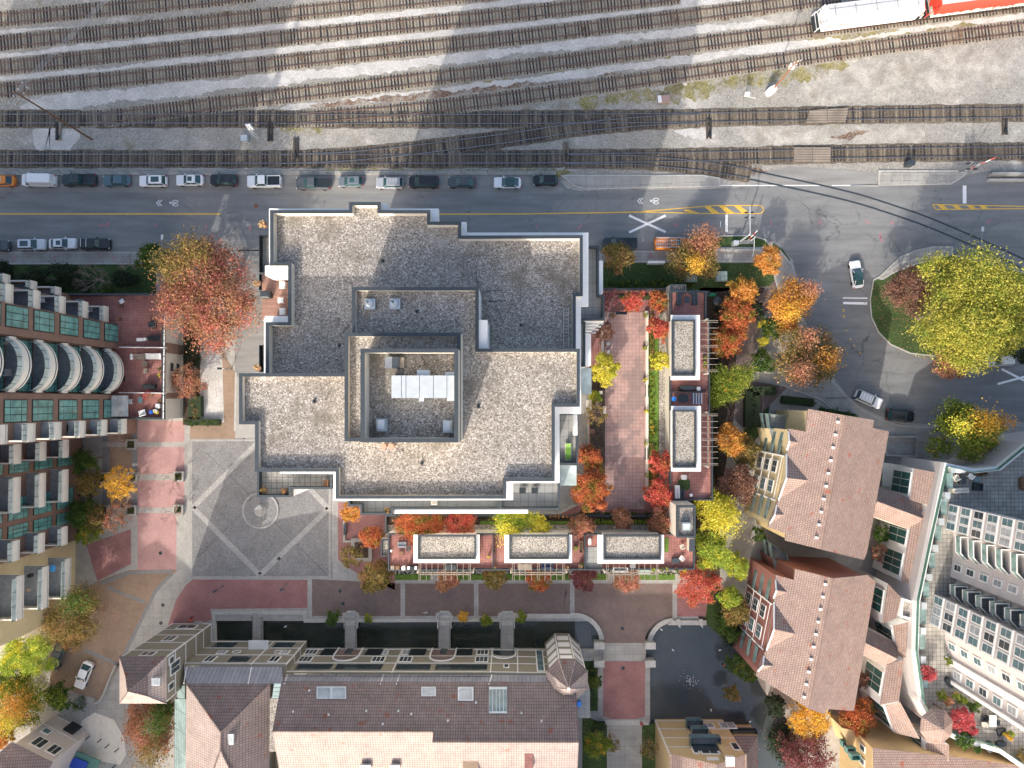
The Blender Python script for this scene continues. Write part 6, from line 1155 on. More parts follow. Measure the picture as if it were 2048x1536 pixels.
def vehicle(x, y, ang, kind, col, label, group=None, roof=None, extra=None, cat=None, z=.02):
    c = P(x, y, .5); D_ = dict(sedan=(4.6, 1.8, 1.43), suv=(4.55, 1.86, 1.66), hatch=(4.1, 1.75, 1.5), pickup=(5.7, 1.98, 1.88), van=(5.6, 2.0, 2.2), minivan=(5.0, 1.95, 1.75), jeep=(5.0, 1.85, 1.85))[kind]; L, W_, H = D_
    ang += random.uniform(-1.2, 1.2); T = thing('parked_car' if cat is None else 'car', label, {'pickup': 'pickup truck', 'van': 'van', 'jeep': 'pickup truck', 'suv': 'suv'}.get(kind, 'car'), (c[0], c[1], z), group, math.radians(ang))
    T.name = {'pickup': 'pickup_truck', 'jeep': 'pickup_truck', 'van': 'van', 'suv': 'suv'}.get(kind, 'car'); p = PT[col]; hb = {'pickup': 1.1, 'van': 1.15, 'suv': 1.0, 'minivan': 1.0, 'jeep': 1.15}.get(kind, .86)
    MB().loft([rr(L*.97, W_*.9, .22), rr(L*.995, W_*.98, .38), rr(L, W_, .55), rr(L*.985, W_*.97, hb-.12), rr(L*.95, W_*.90, hb-.01, .3), rr(L*.90, W_*.82, hb+.03, .3)]).build('body', p, T, smooth=False, local=True)
    if kind in ('sedan', 'hatch', 'suv', 'minivan', 'van'):
        a0, a1, b0, b1 = dict(sedan=(-1.9, 1.0, -1.15, .25), hatch=(-1.95, 1.05, -1.55, .35), suv=(-2.15, 1.05, -1.8, .35), minivan=(-2.35, 1.5, -2.1, .7), van=(-2.65, 1.9, -2.6, 1.2))[kind]
    elif kind == 'pickup': a0, a1, b0, b1 = -.55, 1.5, -.4, .75
    else: a0, a1, b0, b1 = -2.2, .85, -2.1, .45
    def fr_(xa, xb, w, z_, r=.22): return rr(xb-xa, w, z_, r, (xa+xb)/2, pf=1.0)
    MB().loft([fr_(a0, a1, W_*.88, hb), fr_(a0*.5+b0*.5, a1*.5+b1*.5, W_*.84, (hb+H)/2-.03), fr_(b0, b1, W_*.74, H-.06)]).build('windows', cg if kind != 'van' else p, T, local=True)
    rm = PT[roof] if roof and roof in PT else (cg if roof == 'glass' else p)
    rf = MB().loft([fr_(b0-.02, b1+.03, W_*.76, H-.07), fr_(b0+.03, b1-.02, W_*.73, H-.01), fr_(b0+.2, b1-.2, W_*.6, H+.015)]).build('roof', rm, T, local=True)
    for sx_, sz in ((1, 0), (-1, 0)):   # pillars
        pil = MB()
        for sy in (-1, 1):
            pil.tube((b1-.02 if sx_ > 0 else b0+.02, sy*W_*.355, H-.06), (a1-.08 if sx_ > 0 else a0+.08, sy*W_*.42, hb+.02), .045, k=4)
        pil.build('pillar', p, T, local=True)
    if kind in ('sedan', 'suv', 'minivan'):
        pil = MB()
        for sy in (-1, 1):
            for xx in (-.35, -1.15): pil.tube((xx, sy*W_*.365, H-.07), (xx, sy*W_*.435, hb+.02), .035, k=4)
        pil.build('pillar', p, T, local=True)
    if kind == 'van':
        MB().quad((1.35, -.78, 2.12), (2.0, -.86, 1.22), (2.0, .86, 1.22), (1.35, .78, 2.12)).build('windscreen', cg, T, local=True)
        for sy in (-1, 1): MB().quad((1.3, sy*.86, 1.8), (1.3, sy*.95, 1.25), (1.9, sy*.92, 1.25), (1.55, sy*.86, 1.8)).build('side_window', cg, T, local=True)
    for sx_ in (1, -1):
        for sy in (1, -1):
            MB().tube((sx_*L*.31, sy*(W_/2-.24), .33), (sx_*L*.31, sy*(W_/2+.005), .33), .33, k=14).build('wheel', tyre, T, local=True)
    for sy in (1, -1):
        MB().box((L/2-.19, sy*W_*.36, hb-.2), (.3, .34, .15)).build('headlight', lampw, T, local=True); MB().box((-L/2+.12, sy*W_*.38, hb-.16), (.2, .3, .18)).build('taillight', lampr, T, local=True)
        MB().box((a1-.35, sy*(W_/2+.07), hb+.08), (.16, .2, .13)).build('mirror', p, T, local=True)
    ht = MB().quad(*[(q[0], q[1], q[2]) for q in [(a1+.06, -W_*.36, hb+.035), (L*.45, -W_*.30, hb+.035), (L*.45, W_*.30, hb+.035), (a1+.06, W_*.36, hb+.035)]]); ht.build('bonnet', p, T, local=True)
    if kind == 'pickup' and extra != 'utility':
        MB().box((-1.7, 0, hb+.02), (2.1, W_*.76, .05)).build('bed_cover' if extra == 'cover' else 'truck_bed', M['darkmetal'], T, local=True)
        if extra != 'cover':
            w = MB()
            for sy in (-1, 1): w.box((-1.7, sy*W_*.41, hb+.08), (2.2, .12, .16))
            w.box((-2.76, 0, hb+.08), (.1, W_*.8, .16)); w.build('bed_rail', p, T, local=True)
    if extra == 'sunroof': MB().box((b0+(b1-b0)*.62, 0, H+.02), (.75, .75, .02)).build('sunroof', cg, T, local=True)
    if extra == 'bigroof': MB().box(((b0+b1)/2, 0, H+.02), ((b1-b0)*.62, .9, .02)).build('sunroof', cg, T, local=True)
    if extra == 'rack':
        for sy in (-1, 1): MB().tube((b0+.2, sy*.55, H+.06), (b1-.2, sy*.55, H+.06), .025, k=4).build('roof_rail', M['greymetal'], T, local=True)
        for k_ in range(4): MB().box((b0+.3+k_*(b1-b0-.6)/3, 0, H+.06), (.05, 1.1, .03)).build('rack_bar', M['greymetal'], T, local=True)
    if extra == 'bars':
        for xx in (-.9, -1.8): MB().box((xx, 0, H+.05), (.07, 1.4, .05)).build('rack_bar', M['white'], T, local=True)
    if extra == 'utility':
        for sy in (-1, 1): MB().box((-1.65, sy*.78, 1.25), (2.2, .4, .7)).build('tool_box', PT['orange'], T, local=True)
        fr2 = MB()
        for sy in (-.8, .8): fr2.tube((-2.7, sy, 2.05), (1.9, sy, 2.05), .06, k=4); fr2.tube((-2.7, sy*.35, 2.08), (1.2, sy*.35, 2.08), .05, k=4)
        for k_ in range(16): xx = -2.7+k_*.3; fr2.tube((xx, -.8, 2.05), (xx, .8, 2.05), .035, k=4)
        for xx in (-2.6, .9):
            for sy in (-.8, .8): fr2.tube((xx, sy, 1.0), (xx, sy, 2.05), .03, k=4)
        fr2.build('ladder_rack', M['lightmetal'], T, local=True)
    if extra == 'taxi': MB().box((-.3, 0, H+.08), (.25, .8, .14)).build('roof_sign', M['white'], T, local=True); MB().box((.3, 0, H+.012), (.4, 1.0, .02)).build('number_panel', M['coping'], T, local=True)
    if extra == 'darkroof': pass
    return T
G1 = 'cars parked along the railway side of the street'; G2 = 'cars parked along the south kerb'
N_ = [(5, 362, 180, 'sedan', 'orange', 'orange taxi at the left end of the upper parked row', None, 'taxi'), (81, 362, 180, 'van', 'white', 'long white delivery van in the upper parked row', None, None), (161, 361, 180, 'pickup', 'darkgreen', 'dark green-black pickup with open bed behind the white van', None, None),
 (235, 362, 180, 'sedan', 'blue', 'teal blue sedan in the upper parked row', None, None), (308, 363, 180, 'suv', 'white', 'white suv with large dark sunroof panel', None, 'bigroof'), (381, 361, 180, 'sedan', 'pearl', 'pale silver sedan with small sunroof in the upper parked row', None, 'sunroof'),
 (449, 361, 180, 'suv', 'black', 'black boxy suv left of the white pickup', None, None), (530, 364, 180, 'pickup', 'white', 'white pickup truck with dark open bed', None, None), (628, 368, 180, 'pickup', 'darkgrey', 'big dark grey pickup with covered bed above the tower', None, 'cover'),
 (702, 364, 180, 'hatch', 'slate', 'grey hatchback with sunroof next to the big dark pickup', None, 'sunroof'), (780, 367, 180, 'suv', 'silver', 'silver suv with roof rails in the upper parked row', None, 'rack'), (848, 365, 180, 'minivan', 'black', 'long black suv in the sunlit stretch of the parked row', None, None),
 (924, 365, 180, 'sedan', 'darkgrey', 'dark slate sedan between the long black suv and the white car with glass roof', None, None), (1015, 366, 180, 'sedan', 'white', 'white sedan with a full dark glass roof', 'glass', None), (1091, 361, 180, 'hatch', 'black', 'small black hatchback at the right end of the parked row', None, None)]
for x, y, a, k_, c_, l, rf_, ex in N_: vehicle(x, y, a, k_, c_, l, G1, rf_, ex)
for x, y, a, k_, c_, l, rf_, ex in ((-6, 492, 0, 'suv', 'darkgrey', 'dark suv cut by the left edge in the lower parked row', None, None), (66, 490, 0, 'suv', 'pearl', 'silver white wagon with large sunroof in the lower parked row', None, 'bigroof'), (127, 488, 0, 'sedan', 'white', 'white sedan with small sunroof in the lower parked row', None, 'sunroof'),
 (193, 489, 0, 'jeep', 'black', 'black off-roader with two white roof bars', None, 'bars'), (1239, 488, 180, 'pickup', 'darkgreen', 'dark pickup half under the bronze tree right of the tower', None, None), (1342, 489, 0, 'pickup', 'orange', 'orange service truck with white ladder racks', None, 'utility')): vehicle(x, y, a, k_, c_, l, G2, rf_, ex)
vehicle(1712, 549, 98, 'sedan', 'white', 'white sedan with dark glass roof driving down the side street', None, 'glass', None, 'car'); vehicle(1735, 798, -24, 'suv', 'white', 'white suv with roof rack at the curved kerb', None, None, 'rack'); vehicle(1799, 831, -6, 'suv', 'black', 'black suv parked in the street below the white suv with roof rack')
vehicle(169, 1349, -112, 'sedan', 'white', 'white sedan on the brown brick forecourt at lower left', None, None, None, 'car'); vehicle(116, 1312, -112, 'sedan', 'darkgrey', 'dark car half hidden by trees left of the white sedan on the forecourt'); vehicle(1998, 721, 184, 'suv', 'white', 'white suv half under the big yellow tree', None, None, None)
# ================= railway wagons =================
def wagon(px0, px1, w_, label, side, top, end, kind_):
    A_, B_ = Vector(P(*px0, .5)), Vector(P(*px1, .5)); d_ = (B_-A_); L = d_.length; ang = math.atan2(d_.y, d_.x); c = (A_+B_)/2
    T = thing('freight_wagon', label, 'freight wagon', (c.x, c.y, 0), 'freight wagons on the siding', ang); H = 4.5
    def cs(x, s=1.0): return [(x, -1.5*s, 1.15), (x, 1.5*s, 1.15), (x, 1.55*s, 1.6), (x, 1.55*s, 3.6), (x, 1.2*s, 4.3), (x, 0, 4.5), (x, -1.2*s, 4.3), (x, -1.55*s, 3.6), (x, -1.55*s, 1.6)]
    MB().loft([cs(-L/2+1.1), cs(-L/2+1.15), cs(L/2-1.15), cs(L/2-1.1)]).build('body', side, T, local=True)
    rf_ = MB(); [rf_.box((0, s*.75, 4.48), (L-2.4, .9, .05)) for s in (-1, 1)]; rf_.box((0, 0, 4.56), (L-2.6, .62, .1)); rf_ = rf_.build('roof', top, T, local=True)
    for k_ in range(5): MB().box((-L/2+2.2+(L-4.4)*k_/4, 0, 4.63), (.07, 1.5, .06)).build('hatch_bar', M['greymetal'], rf_, local=True)
    MB().box((0, 0, .95), (L, 2.5, .35)).build('underframe', M['darkmetal'], T, local=True)
    for sx_ in (-1, 1):
        e_ = MB()
        for sy in (-1.4, 1.4): e_.tube((sx_*(L/2-.1), sy, 1.1), (sx_*(L/2-1.0), sy, 4.2), .06, k=4).tube((sx_*(L/2-.15), sy, 1.1), (sx_*(L/2-.15), sy, 2.4), .05, k=4)
        for z in (1.6, 2.3, 3.0, 3.7): e_.tube((sx_*(L/2-.3-(z-1.6)*.25), -1.4, z), (sx_*(L/2-.3-(z-1.6)*.25), 1.4, z), .045, k=4)
        e_.build('end_ladder', end, T, local=True)
        for q in (1.1, 2.7):
            for sy in (-.72, .72): MB().tube((sx_*(L/2-q-.3), sy-.07, .66), (sx_*(L/2-q-.3), sy+.07, .66), .46, k=14).build('wheel', M['darkmetal'], T, local=True)
    return T
m_w = flat('aged_white_paint', (.74, .73, .73), .6, var=.1, fine=(3, .08)); m_g = flat('grey_wagon_roof', (.50, .50, .51), .6, var=.15)
m, t, b = newmat('red_white_paint'); tc = N(t, 'ShaderNodeTexCoord'); sp = N(t, 'ShaderNodeSeparateXYZ'); t.links.new(tc.outputs['Object'], sp.inputs[0])
nz = noise(t, tc.outputs['Object'], .45, 5, .65); ad = N(t, 'ShaderNodeMath', operation='MULTIPLY_ADD'); t.links.new(nz, ad.inputs[0]); ad.inputs[1].default_value = 3.4; t.links.new(sp.outputs[2], ad.inputs[2])
t.links.new(mix(t, mrange(t, ad.outputs[0], 3.55, 3.7), (.55, .68, .60), (.62, .06, .035)), b.inputs['Base Color']); b.inputs['Roughness'].default_value = .55; m_r = m
wg = wagon((1622, 52), (1834, 25), 3, 'white hopper wagon with end ladders and small red lettering', m_w, m_g, M['white'], 0)
tx = MB(); x0_ = -8.3*.78
for k_ in range(9):
    if k_ == 3: continue
    xx = -7.6+k_*.42
    for (u0, v0, u1, v1) in random.sample([(0, 0, 0, .6), (.28, 0, .28, .6), (0, 0, .28, 0), (0, .3, .28, .3), (0, .6, .28, .6)], 4): tx.tube((xx+u0, -1.57, 2.6+v0), (xx+u1, -1.57, 2.6+v1), .035, k=4)
tx.build('red_lettering', solid('red_lettering', (.55, .10, .08)), wg, local=True)
wagon((1840, 24), (2060, -5), 3, 'red wagon with pale patches coupled behind the white hopper', m_r, m_g, solid('wagon_red', (.55, .07, .04)), 1)
# ================= trees =================
def tree(x, y, r, hm, leaf, label, n=None, ls=.30, name='tree', base=0, group='autumn street and garden trees', rz=None, blobs=None, aspect=1.0, cat='tree', bare=0, trunk=None, patch=()):
    """x, y, r: crown centre and radius in photo pixels; hm: height of the crown's middle"""
    c = P(x, y, hm); sc_ = F/(HC-hm); R = r/sc_*1.1; T = thing(name, label, cat, (c[0], c[1], base), group); h_ = hm-base; rz = rz or min(R*.8, h_*.75)
    if blobs: bl_ = [((bx-x)/sc_, -(by-y)/sc_, h_+bz, br/sc_*1.06, br/sc_*1.06*aspect, min(br/sc_*.8, h_*.7)) for bx, by, br, bz in blobs]
    else:
        bl_ = [(0, 0, h_, R*.74, R*.74*aspect, rz)]; nb = 4 if R < 1.6 else 7
        a0 = random.uniform(0, 6)
        for k in range(nb): a = a0+6.283*(k+random.uniform(-.3, .3))/nb; q = random.uniform(.46, .74)*R; rr_ = R*random.uniform(.26, .46); bl_.append((q*math.cos(a), q*math.sin(a)*aspect, h_+random.uniform(-.45, .2)*rz, rr_, rr_*random.uniform(.8, 1.2)*aspect, rz*.5))
    tk = MB(); rt = max(.06, R*.05); base_pt = (0, 0, 0); top = (0, 0, h_*.55); tk.tube(base_pt, top, rt*1.3, rt, k=7)
    if leaf:
        for b_ in bl_[1:] or bl_:
            e1 = (b_[0]*.6, b_[1]*.6, b_[2]*.85); tk.tube(top, e1, rt*.7, rt*.35, k=5)
            for _ in range(3): a, q = random.uniform(0, 6.28), random.uniform(.3, .8); tk.tube(e1, (b_[0]+b_[3]*q*math.cos(a), b_[1]+b_[4]*q*math.sin(a), b_[2]+b_[5]*random.uniform(.1, .6)), rt*.3, .02, k=4)
    tk.build('trunk', trunk or bark, T, local=True)
    if bare:
        tw = MB()
        def br_(p_, d_, L, r_, dep):
            q = p_+d_*L; tw.tube(p_, q, r_, r_*.6, k=4, cap=False)
            if dep:
                for _ in range(3 if dep > 1 else 3): nd = (d_+Vector((random.uniform(-.75, .75), random.uniform(-.75, .75), random.uniform(-.1, .45)))).normalized(); br_(q, nd, L*random.uniform(.6, .85), r_*.6, dep-1)
        for k in range(bare): a = 6.28*k/bare+random.uniform(-.3, .3); br_(Vector((0, 0, h_*.45)), Vector((math.cos(a), math.sin(a)*aspect, .55)).normalized(), R*.36, .055, 4)
        tw.build('branches', trunk or twig, T, local=True)
    if leaf:
        n = int(n*1.7) if n else int(min(26000, max(500, 8.5*R*R*math.pi/(ls*ls)*.36*3))); leafmesh('crown', bl_, n, ls, leaf, T)
    for (qx, qy, qr, ql) in patch: leafmesh('foliage', [((qx-x)/sc_, -(qy-y)/sc_, h_+rz*.55, qr/sc_*1.25, qr/sc_*1.25, rz*.6)], int(6.5*qr*qr*(.13/ls)), ls, LF[ql], T, clump=.42)
    return T
TR = [ # x, y, r, hm, palette, label
 (414, 575, 92, 9, 'bigrust', 'very large rust orange tree between the street and the lane left of the tower', dict(blobs=[(400, 545, 70, 0), (445, 610, 70, .5), (385, 620, 62, .6), (430, 660, 52, -.5), (455, 555, 52, -.8), (350, 590, 40, -.5), (420, 510, 42, -1.5), (480, 620, 40, -1)], bare=9, n=15000, trunk=twig, patch=[(372, 540, 24, 'olive'), (410, 515, 22, 'olive')])),
 (376, 766, 37, 3.5, 'rust', 'dry pinkish orange small tree over the hedge beside the white-walled podium', dict(bare=6, n=1700)),
 (1905, 620, 118, 9, 'bigyellow', 'huge bright yellow tree on the traffic island', dict(blobs=[(1940, 560, 62, 1), (1990, 590, 60, .5), (1895, 600, 48, .3), (1930, 650, 66, 1), (1995, 650, 55, .5), (1870, 660, 46, 0), (1925, 705, 45, -1), (1880, 540, 38, -1), (2035, 600, 50, 0), (2040, 650, 45, -.5), (1960, 690, 48, -.3)], n=26000)),
 (1815, 583, 52, 5, 'brownred', 'brownish pink tree beside the big yellow one on the traffic island', dict(n=5200)),
 (1906, 722, 40, 4, 'rust', 'rust orange tree below the big yellow one on the traffic island', dict(n=3000)),
 (2040, 705, 26, 4, 'dark', 'dark evergreen tree at the right edge below the yellow tree', {}),
 (1930, 862, 68, 7, 'greenyellow', 'green and yellow tree with an orange patch in front of the white tower', dict(n=6500, patch=[(1935, 845, 20, 'gold'), (1975, 845, 12, 'orange'), (1890, 850, 12, 'yellow')])),
 (1236, 513, 34, 4, 'olive', 'bronze green tree over the dark pickup right of the tower', dict(bare=5)),
 (1390, 520, 48, 4.5, 'olive', 'bronze tree behind the orange service truck', dict(patch=[(1400, 488, 20, 'rust'), (1385, 535, 14, 'gold')], blobs=[(1370, 525, 34, 0), (1400, 500, 30, .6), (1410, 530, 26, -.3)], bare=5)),
 (1398, 500, 24, 5.5, 'rust', 'pale orange treetop over the cab of the orange service truck', {}),
 (1537, 524, 30, 4.5, 'orange', 'orange tree at the rounded street corner', {}), (1486, 582, 33, 4.5, 'orange', 'golden orange tree left of the corner path', {}),
 (1474, 628, 36, 4.5, 'redorange', 'red-orange tree left of the curving path', {}), (1455, 685, 34, 4, 'redorange', 'dark red tree beside the upper pergola', {}), (1460, 760, 46, 4.5, 'greenyellow', 'yellow-green tree between the two pergolas', dict(blobs=[(1440, 760, 30, 0), (1480, 752, 26, .5), (1432, 790, 24, 0), (1460, 775, 30, -.5)])),
 (1461, 880, 33, 4.5, 'orange', 'orange gold tree beside the lower pergola', {}), (1492, 905, 28, 4, 'olive', 'olive yellow tree against the pale yellow facade', dict(bare=4)),
 (1478, 968, 40, 4.5, 'brownred', 'dull red-brown tree in front of the pale yellow house', dict(bare=4)),
 (1434, 1020, 46, 5, 'yellow', 'bright yellow tree right of the stair tower', dict(n=4300, patch=[(1440, 1035, 22, 'yellow')])), (1424, 1098, 40, 5, 'lime', 'yellow-lime tree below the bright yellow one', {}), (1474, 1135, 28, 4, 'lime', 'small green-yellow tree beside the shaded trellis', {}),
 (1396, 1172, 42, 4.5, 'red', 'large red maple at the right end of the terrace house row', dict(n=3400)), (1461, 1195, 26, 4, 'lime', 'lime green shrub tree beside the rose brick house', {}), (1471, 1222, 27, 4, 'olive', 'bronze green bush tree beside the rose brick windows', {}), (1450, 1240, 22, 2.5, 'green', 'upper dark green pond shrub', {}), (1462, 1266, 18, 2.5, 'green', 'middle dark green pond shrub', {}), (1474, 1330, 22, 2.5, 'green', 'lower green pond shrub below the rose brick house', {}), (1497, 1348, 18, 2.5, 'green', 'green shrub at the eaves corner over the pond', {}),
 (1587, 608, 48, 4.5, 'orange', 'orange and gold tree by the kerb of the side street', dict(blobs=[(1585, 598, 40, 0), (1575, 640, 28, -.5), (1608, 590, 24, .2), (1560, 610, 24, -.3)], patch=[(1565, 625, 15, 'gold'), (1605, 585, 14, 'rust')])), (1612, 712, 62, 5, 'olive', 'large dull bronze tree by the kerb of the side street', dict(bare=8, n=4200, blobs=[(1590, 690, 40, 0), (1640, 690, 34, -.3), (1620, 735, 40, 0), (1580, 735, 34, -.4), (1650, 735, 26, -.6)], patch=[(1588, 745, 18, 'rust'), (1640, 720, 16, 'orange'), (1600, 680, 14, 'rust')])),
 (1528, 649, 13, 1.5, 'yellow', 'upper round yellow shrub beside the path', {}), (1527, 683, 13, 1.5, 'yellow', 'lower round yellow shrub beside the path', {}), (1524, 722, 26, 2, 'green', 'dense bright green bush beside the path', {}), (1545, 655, 26, 2, 'green', 'dark green bush under the orange tree by the side street', {}), (1510, 622, 20, 2, 'dark', 'dark shrub where the path bends', {}),
 (1265, 601, 24, 7, 'red', 'bright red maple at the top of the courtyard, left one', dict(base=4)), (1317, 603, 23, 7, 'redorange', 'red-orange maple at the top right of the courtyard', dict(base=4)), (1318, 658, 25, 7, 'red', 'bright red maple beside the upper right pavilion', dict(base=4)), (1221, 598, 20, 7, 'burgundy', 'thin pinkish tree at the top left of the courtyard', dict(base=4, bare=5, n=500)),
 (1211, 663, 20, 7, 'brownred', 'brown-red tree near the tower at the top of the courtyard', dict(base=4)), (1211, 740, 30, 7, 'yellow', 'round bright yellow tree against the tower in the courtyard', dict(base=4, n=3000)), (1322, 721, 21, 7, 'yellow', 'bright yellow small tree beside the upper right pavilion', dict(base=4)),
 (1180, 915, 27, 7, 'redorange', 'upper red-orange tree at the lower left of the courtyard', dict(base=4)), (1180, 978, 42, 7.5, 'redorange', 'large red-orange tree at the lower left of the courtyard', dict(base=4, n=4600)), (1323, 927, 25, 7, 'red', 'red maple right of the lower courtyard', dict(base=4)), (1317, 985, 32, 7, 'red', 'crimson maple at the lower right courtyard corner', dict(base=4)),
 (1163, 1052, 25, 7, 'rust', 'orange tree above the gap of the middle and right lower pavilions', dict(base=4)), (1245, 1036, 25, 7, 'rust', 'orange tree above the right lower pavilion', dict(base=4)), (1323, 1043, 27, 7, 'rust', 'orange tree left of the stair tower', dict(base=4)),
 (840, 1052, 42, 7, 'redorange', 'wide red-orange maple over the left lower pavilion', dict(base=4, blobs=[(815, 1050, 26, 0), (848, 1058, 32, .5), (870, 1048, 22, 0)])), (921, 1048, 36, 7, 'red', 'vivid red maple above the left lower pavilion', dict(base=4, n=3000)), (1022, 1045, 34, 7, 'lime', 'lime green tree above the middle lower pavilion', dict(base=4, blobs=[(1015, 1038, 28, 0), (1045, 1038, 22, 0), (1025, 1055, 24, -.3)], patch=[(1015, 1062, 15, 'yellow')])), (1078, 1050, 24, 7, 'yellow', 'yellow tree right of the lime green one above the middle pavilion', dict(base=4)),
 (702, 1025, 21, 4, 'orange', 'small bright orange tree at the corner of the plaza bench', {}), (745, 1075, 25, 4, 'redorange', 'small orange-red tree by the left end of the terrace houses', {}), (702, 1113, 24, 3.5, 'olive', 'thin bronze tree beside the square planter', dict(bare=4, n=900)), (756, 1152, 34, 4, 'olive', 'dense bronze green tree at the left end of the walk', dict(n=3600)),
 (896, 1158, 26, 3, 'rust', 'rust red tree under the left pergola', {}), (990, 1155, 26, 3, 'olive', 'bronze tree in the gap between left and middle pergolas', {}), (1077, 1160, 26, 3, 'redorange', 'dark orange tree under the middle pergola', {}), (1165, 1153, 28, 3, 'burgundy', 'deep burgundy tree between the middle and right pergolas', {}), (1256, 1160, 28, 3, 'rust', 'orange brown tree under the right pergola', dict(bare=3)),
 (664, 1237, 17, 2, 'green', 'round green bush at the left footbridge', {}), (737, 1236, 11, 1.5, 'greenyellow', 'small lime bush at the left footbridge', {}), (926, 1233, 13, 1.5, 'gold', 'round golden bush between the canal footbridges', {}), (972, 1240, 14, 1.5, 'greenyellow', 'round olive yellow bush left of the right footbridge', {}), (1042, 1237, 13, 1.5, 'greenyellow', 'round yellow-olive bush right of the right footbridge', {}), (1465, 1386, 17, 2.5, 'olive', 'bronze willow shrub standing in the pond', {}),
 (1190, 1364, 15, 2, 'green', 'green bush between the octagonal turret and the red court', {}), (1193, 1490, 28, 4, 'greenyellow', 'pale yellow-green tree beside the lower path', dict(n=1800)), (1225, 1490, 18, 3, 'olive', 'thin dark tree on the left of the lower path', dict(bare=4, n=300)), (1300, 1500, 20, 3, 'olive', 'thin dark tree on the right of the lower path', dict(bare=4, n=300)),
 (1618, 1430, 46, 5, 'gold', 'golden orange tree below the lower tiled house', dict(n=4400)), (1720, 1430, 40, 5, 'redorange', 'red-orange maple right of the lower tiled house', dict(n=3400)), (1610, 1505, 52, 5, 'burgundy', 'big dark purple tree at the pond side, bottom edge', dict(n=4800)), (1550, 1410, 24, 3, 'dark', 'dark shrub in the shade of the pond corner', {}), (1560, 1470, 26, 3, 'dark', 'dark evergreen over the pond near the golden tree', {}), (1732, 1360, 20, 4, 'brownred', 'dark red-brown tree in the lower narrow court', {}),
 (1765, 1070, 18, 3, 'green', 'green shrub tree in the upper narrow court', {}), (1760, 1105, 20, 3, 'rust', 'dry straw coloured shrub tree in the narrow court', dict(bare=4, n=400)), (1545, 1120, 16, 2, 'green', 'green bush by the trellis between the tiled houses', {}), (1520, 1070, 15, 2, 'green', 'green bush beside the trellis', {}),
 (240, 967, 34, 4.5, 'gold', 'golden yellow tree on the paved walk between square planters', dict(bare=5, n=1500)), (232, 1035, 28, 3.5, 'rust', 'salmon orange thin tree on the paved walk', dict(bare=5, n=500)),
 (175, 918, 22, 4, 'green', 'upper green tree by the left trellis', dict(blobs=[(165, 915, 18, 0), (185, 925, 16, 0), (160, 935, 14, 0)])), (178, 968, 26, 4, 'olive', 'olive tree by the left trellis', {}), (165, 1030, 30, 4, 'green', 'dark green shrubs by the left trellis', {}), (192, 1035, 26, 3.5, 'olive', 'dry yellow-green bush by the trellis end', dict(bare=4)), (175, 1068, 24, 3.5, 'greenyellow', 'green-yellow low bush at the foot of the trellis', {}),
 (148, 1240, 56, 6, 'olive', 'large bronze tree in the forecourt', dict(patch=[(172, 1195, 18, 'green')], blobs=[(170, 1200, 34, 0), (130, 1245, 38, .5), (165, 1255, 30, 0), (140, 1285, 22, -1)], n=6200)), (60, 1308, 52, 6, 'lime', 'lime yellow feathery tree left of the white sedan', dict(blobs=[(40, 1300, 30, 0), (85, 1290, 24, .3), (70, 1325, 26, 0), (100, 1330, 14, -.5), (20, 1330, 20, 0)], n=7500)),
 (60, 1400, 55, 5, 'greenyellow', 'large green, yellow and orange tree at the lower left', dict(blobs=[(30, 1385, 40, 0), (75, 1390, 34, 0), (50, 1430, 28, -1), (10, 1430, 28, -1), (110, 1405, 20, -1)], n=7000, patch=[(60, 1395, 20, 'orange'), (45, 1425, 18, 'yellow'), (15, 1440, 18, 'redorange')])), (25, 1362, 34, 4, 'green', 'dark green tree under the feathery lime tree', {}), (118, 1392, 26, 3.5, 'green', 'green shrub tree at the steps below the forecourt', {}), (8, 1470, 24, 4, 'orange', 'orange tree at the lower left edge', {}), (302, 1455, 55, 6, 'rust', 'large orange brown tree between the square tower and the hipped roof', dict(n=7000, patch=[(335, 1430, 20, 'green'), (320, 1490, 20, 'olive')])), (330, 1420, 24, 5, 'green', 'dark green treetop behind the orange brown tree', {}),
 (306, 514, 32, 4, 'green', 'dark green conifer left of the very large rust tree', dict(n=2800)), (130, 545, 34, 4, 'dark', 'left dark conifer behind the pavement', dict(aspect=.6, n=2000)), (75, 552, 34, 4, 'dark', 'leftmost dark conifer by the balconies', dict(aspect=.6, n=2000)), (10, 545, 26, 3, 'dark', 'dark conifer at the left edge below the parked cars', {}), (185, 556, 40, 3, None, 'bare grey branched tree in the dark garden', dict(aspect=.45, bare=9)), (250, 525, 22, 3, None, 'bare purplish shrub near the green conifer', dict(aspect=.6, bare=6)), (250, 560, 30, 2, 'dark', 'dark green shrub under the bare branches', dict(aspect=.6)), (215, 578, 18, 1.5, 'green', 'green shrub by the terrace edge', dict(aspect=.6)),
 (388, 700, 20, 1.5, 'dark', 'dark hedge mass beside the beige podium wall', dict(aspect=2.6)), (228, 883, 20, 3, None, 'bare tree over the upper square planter', dict(bare=6, aspect=.6)), (338, 965, 24, 3, None, 'bare tree leaning left from the right square planter', dict(bare=5)), (340, 1030, 24, 3, None, 'bare tree leaning from the lower right square planter', dict(bare=5)),
 (1190, 825, 24, 6, 'olive', 'thin grey-green shrub tree on the courtyard terrace', dict(base=4, bare=5, n=400)), (1190, 792, 14, 5, 'lime', 'lime green shrub by the courtyard tower wall', dict(base=4)),
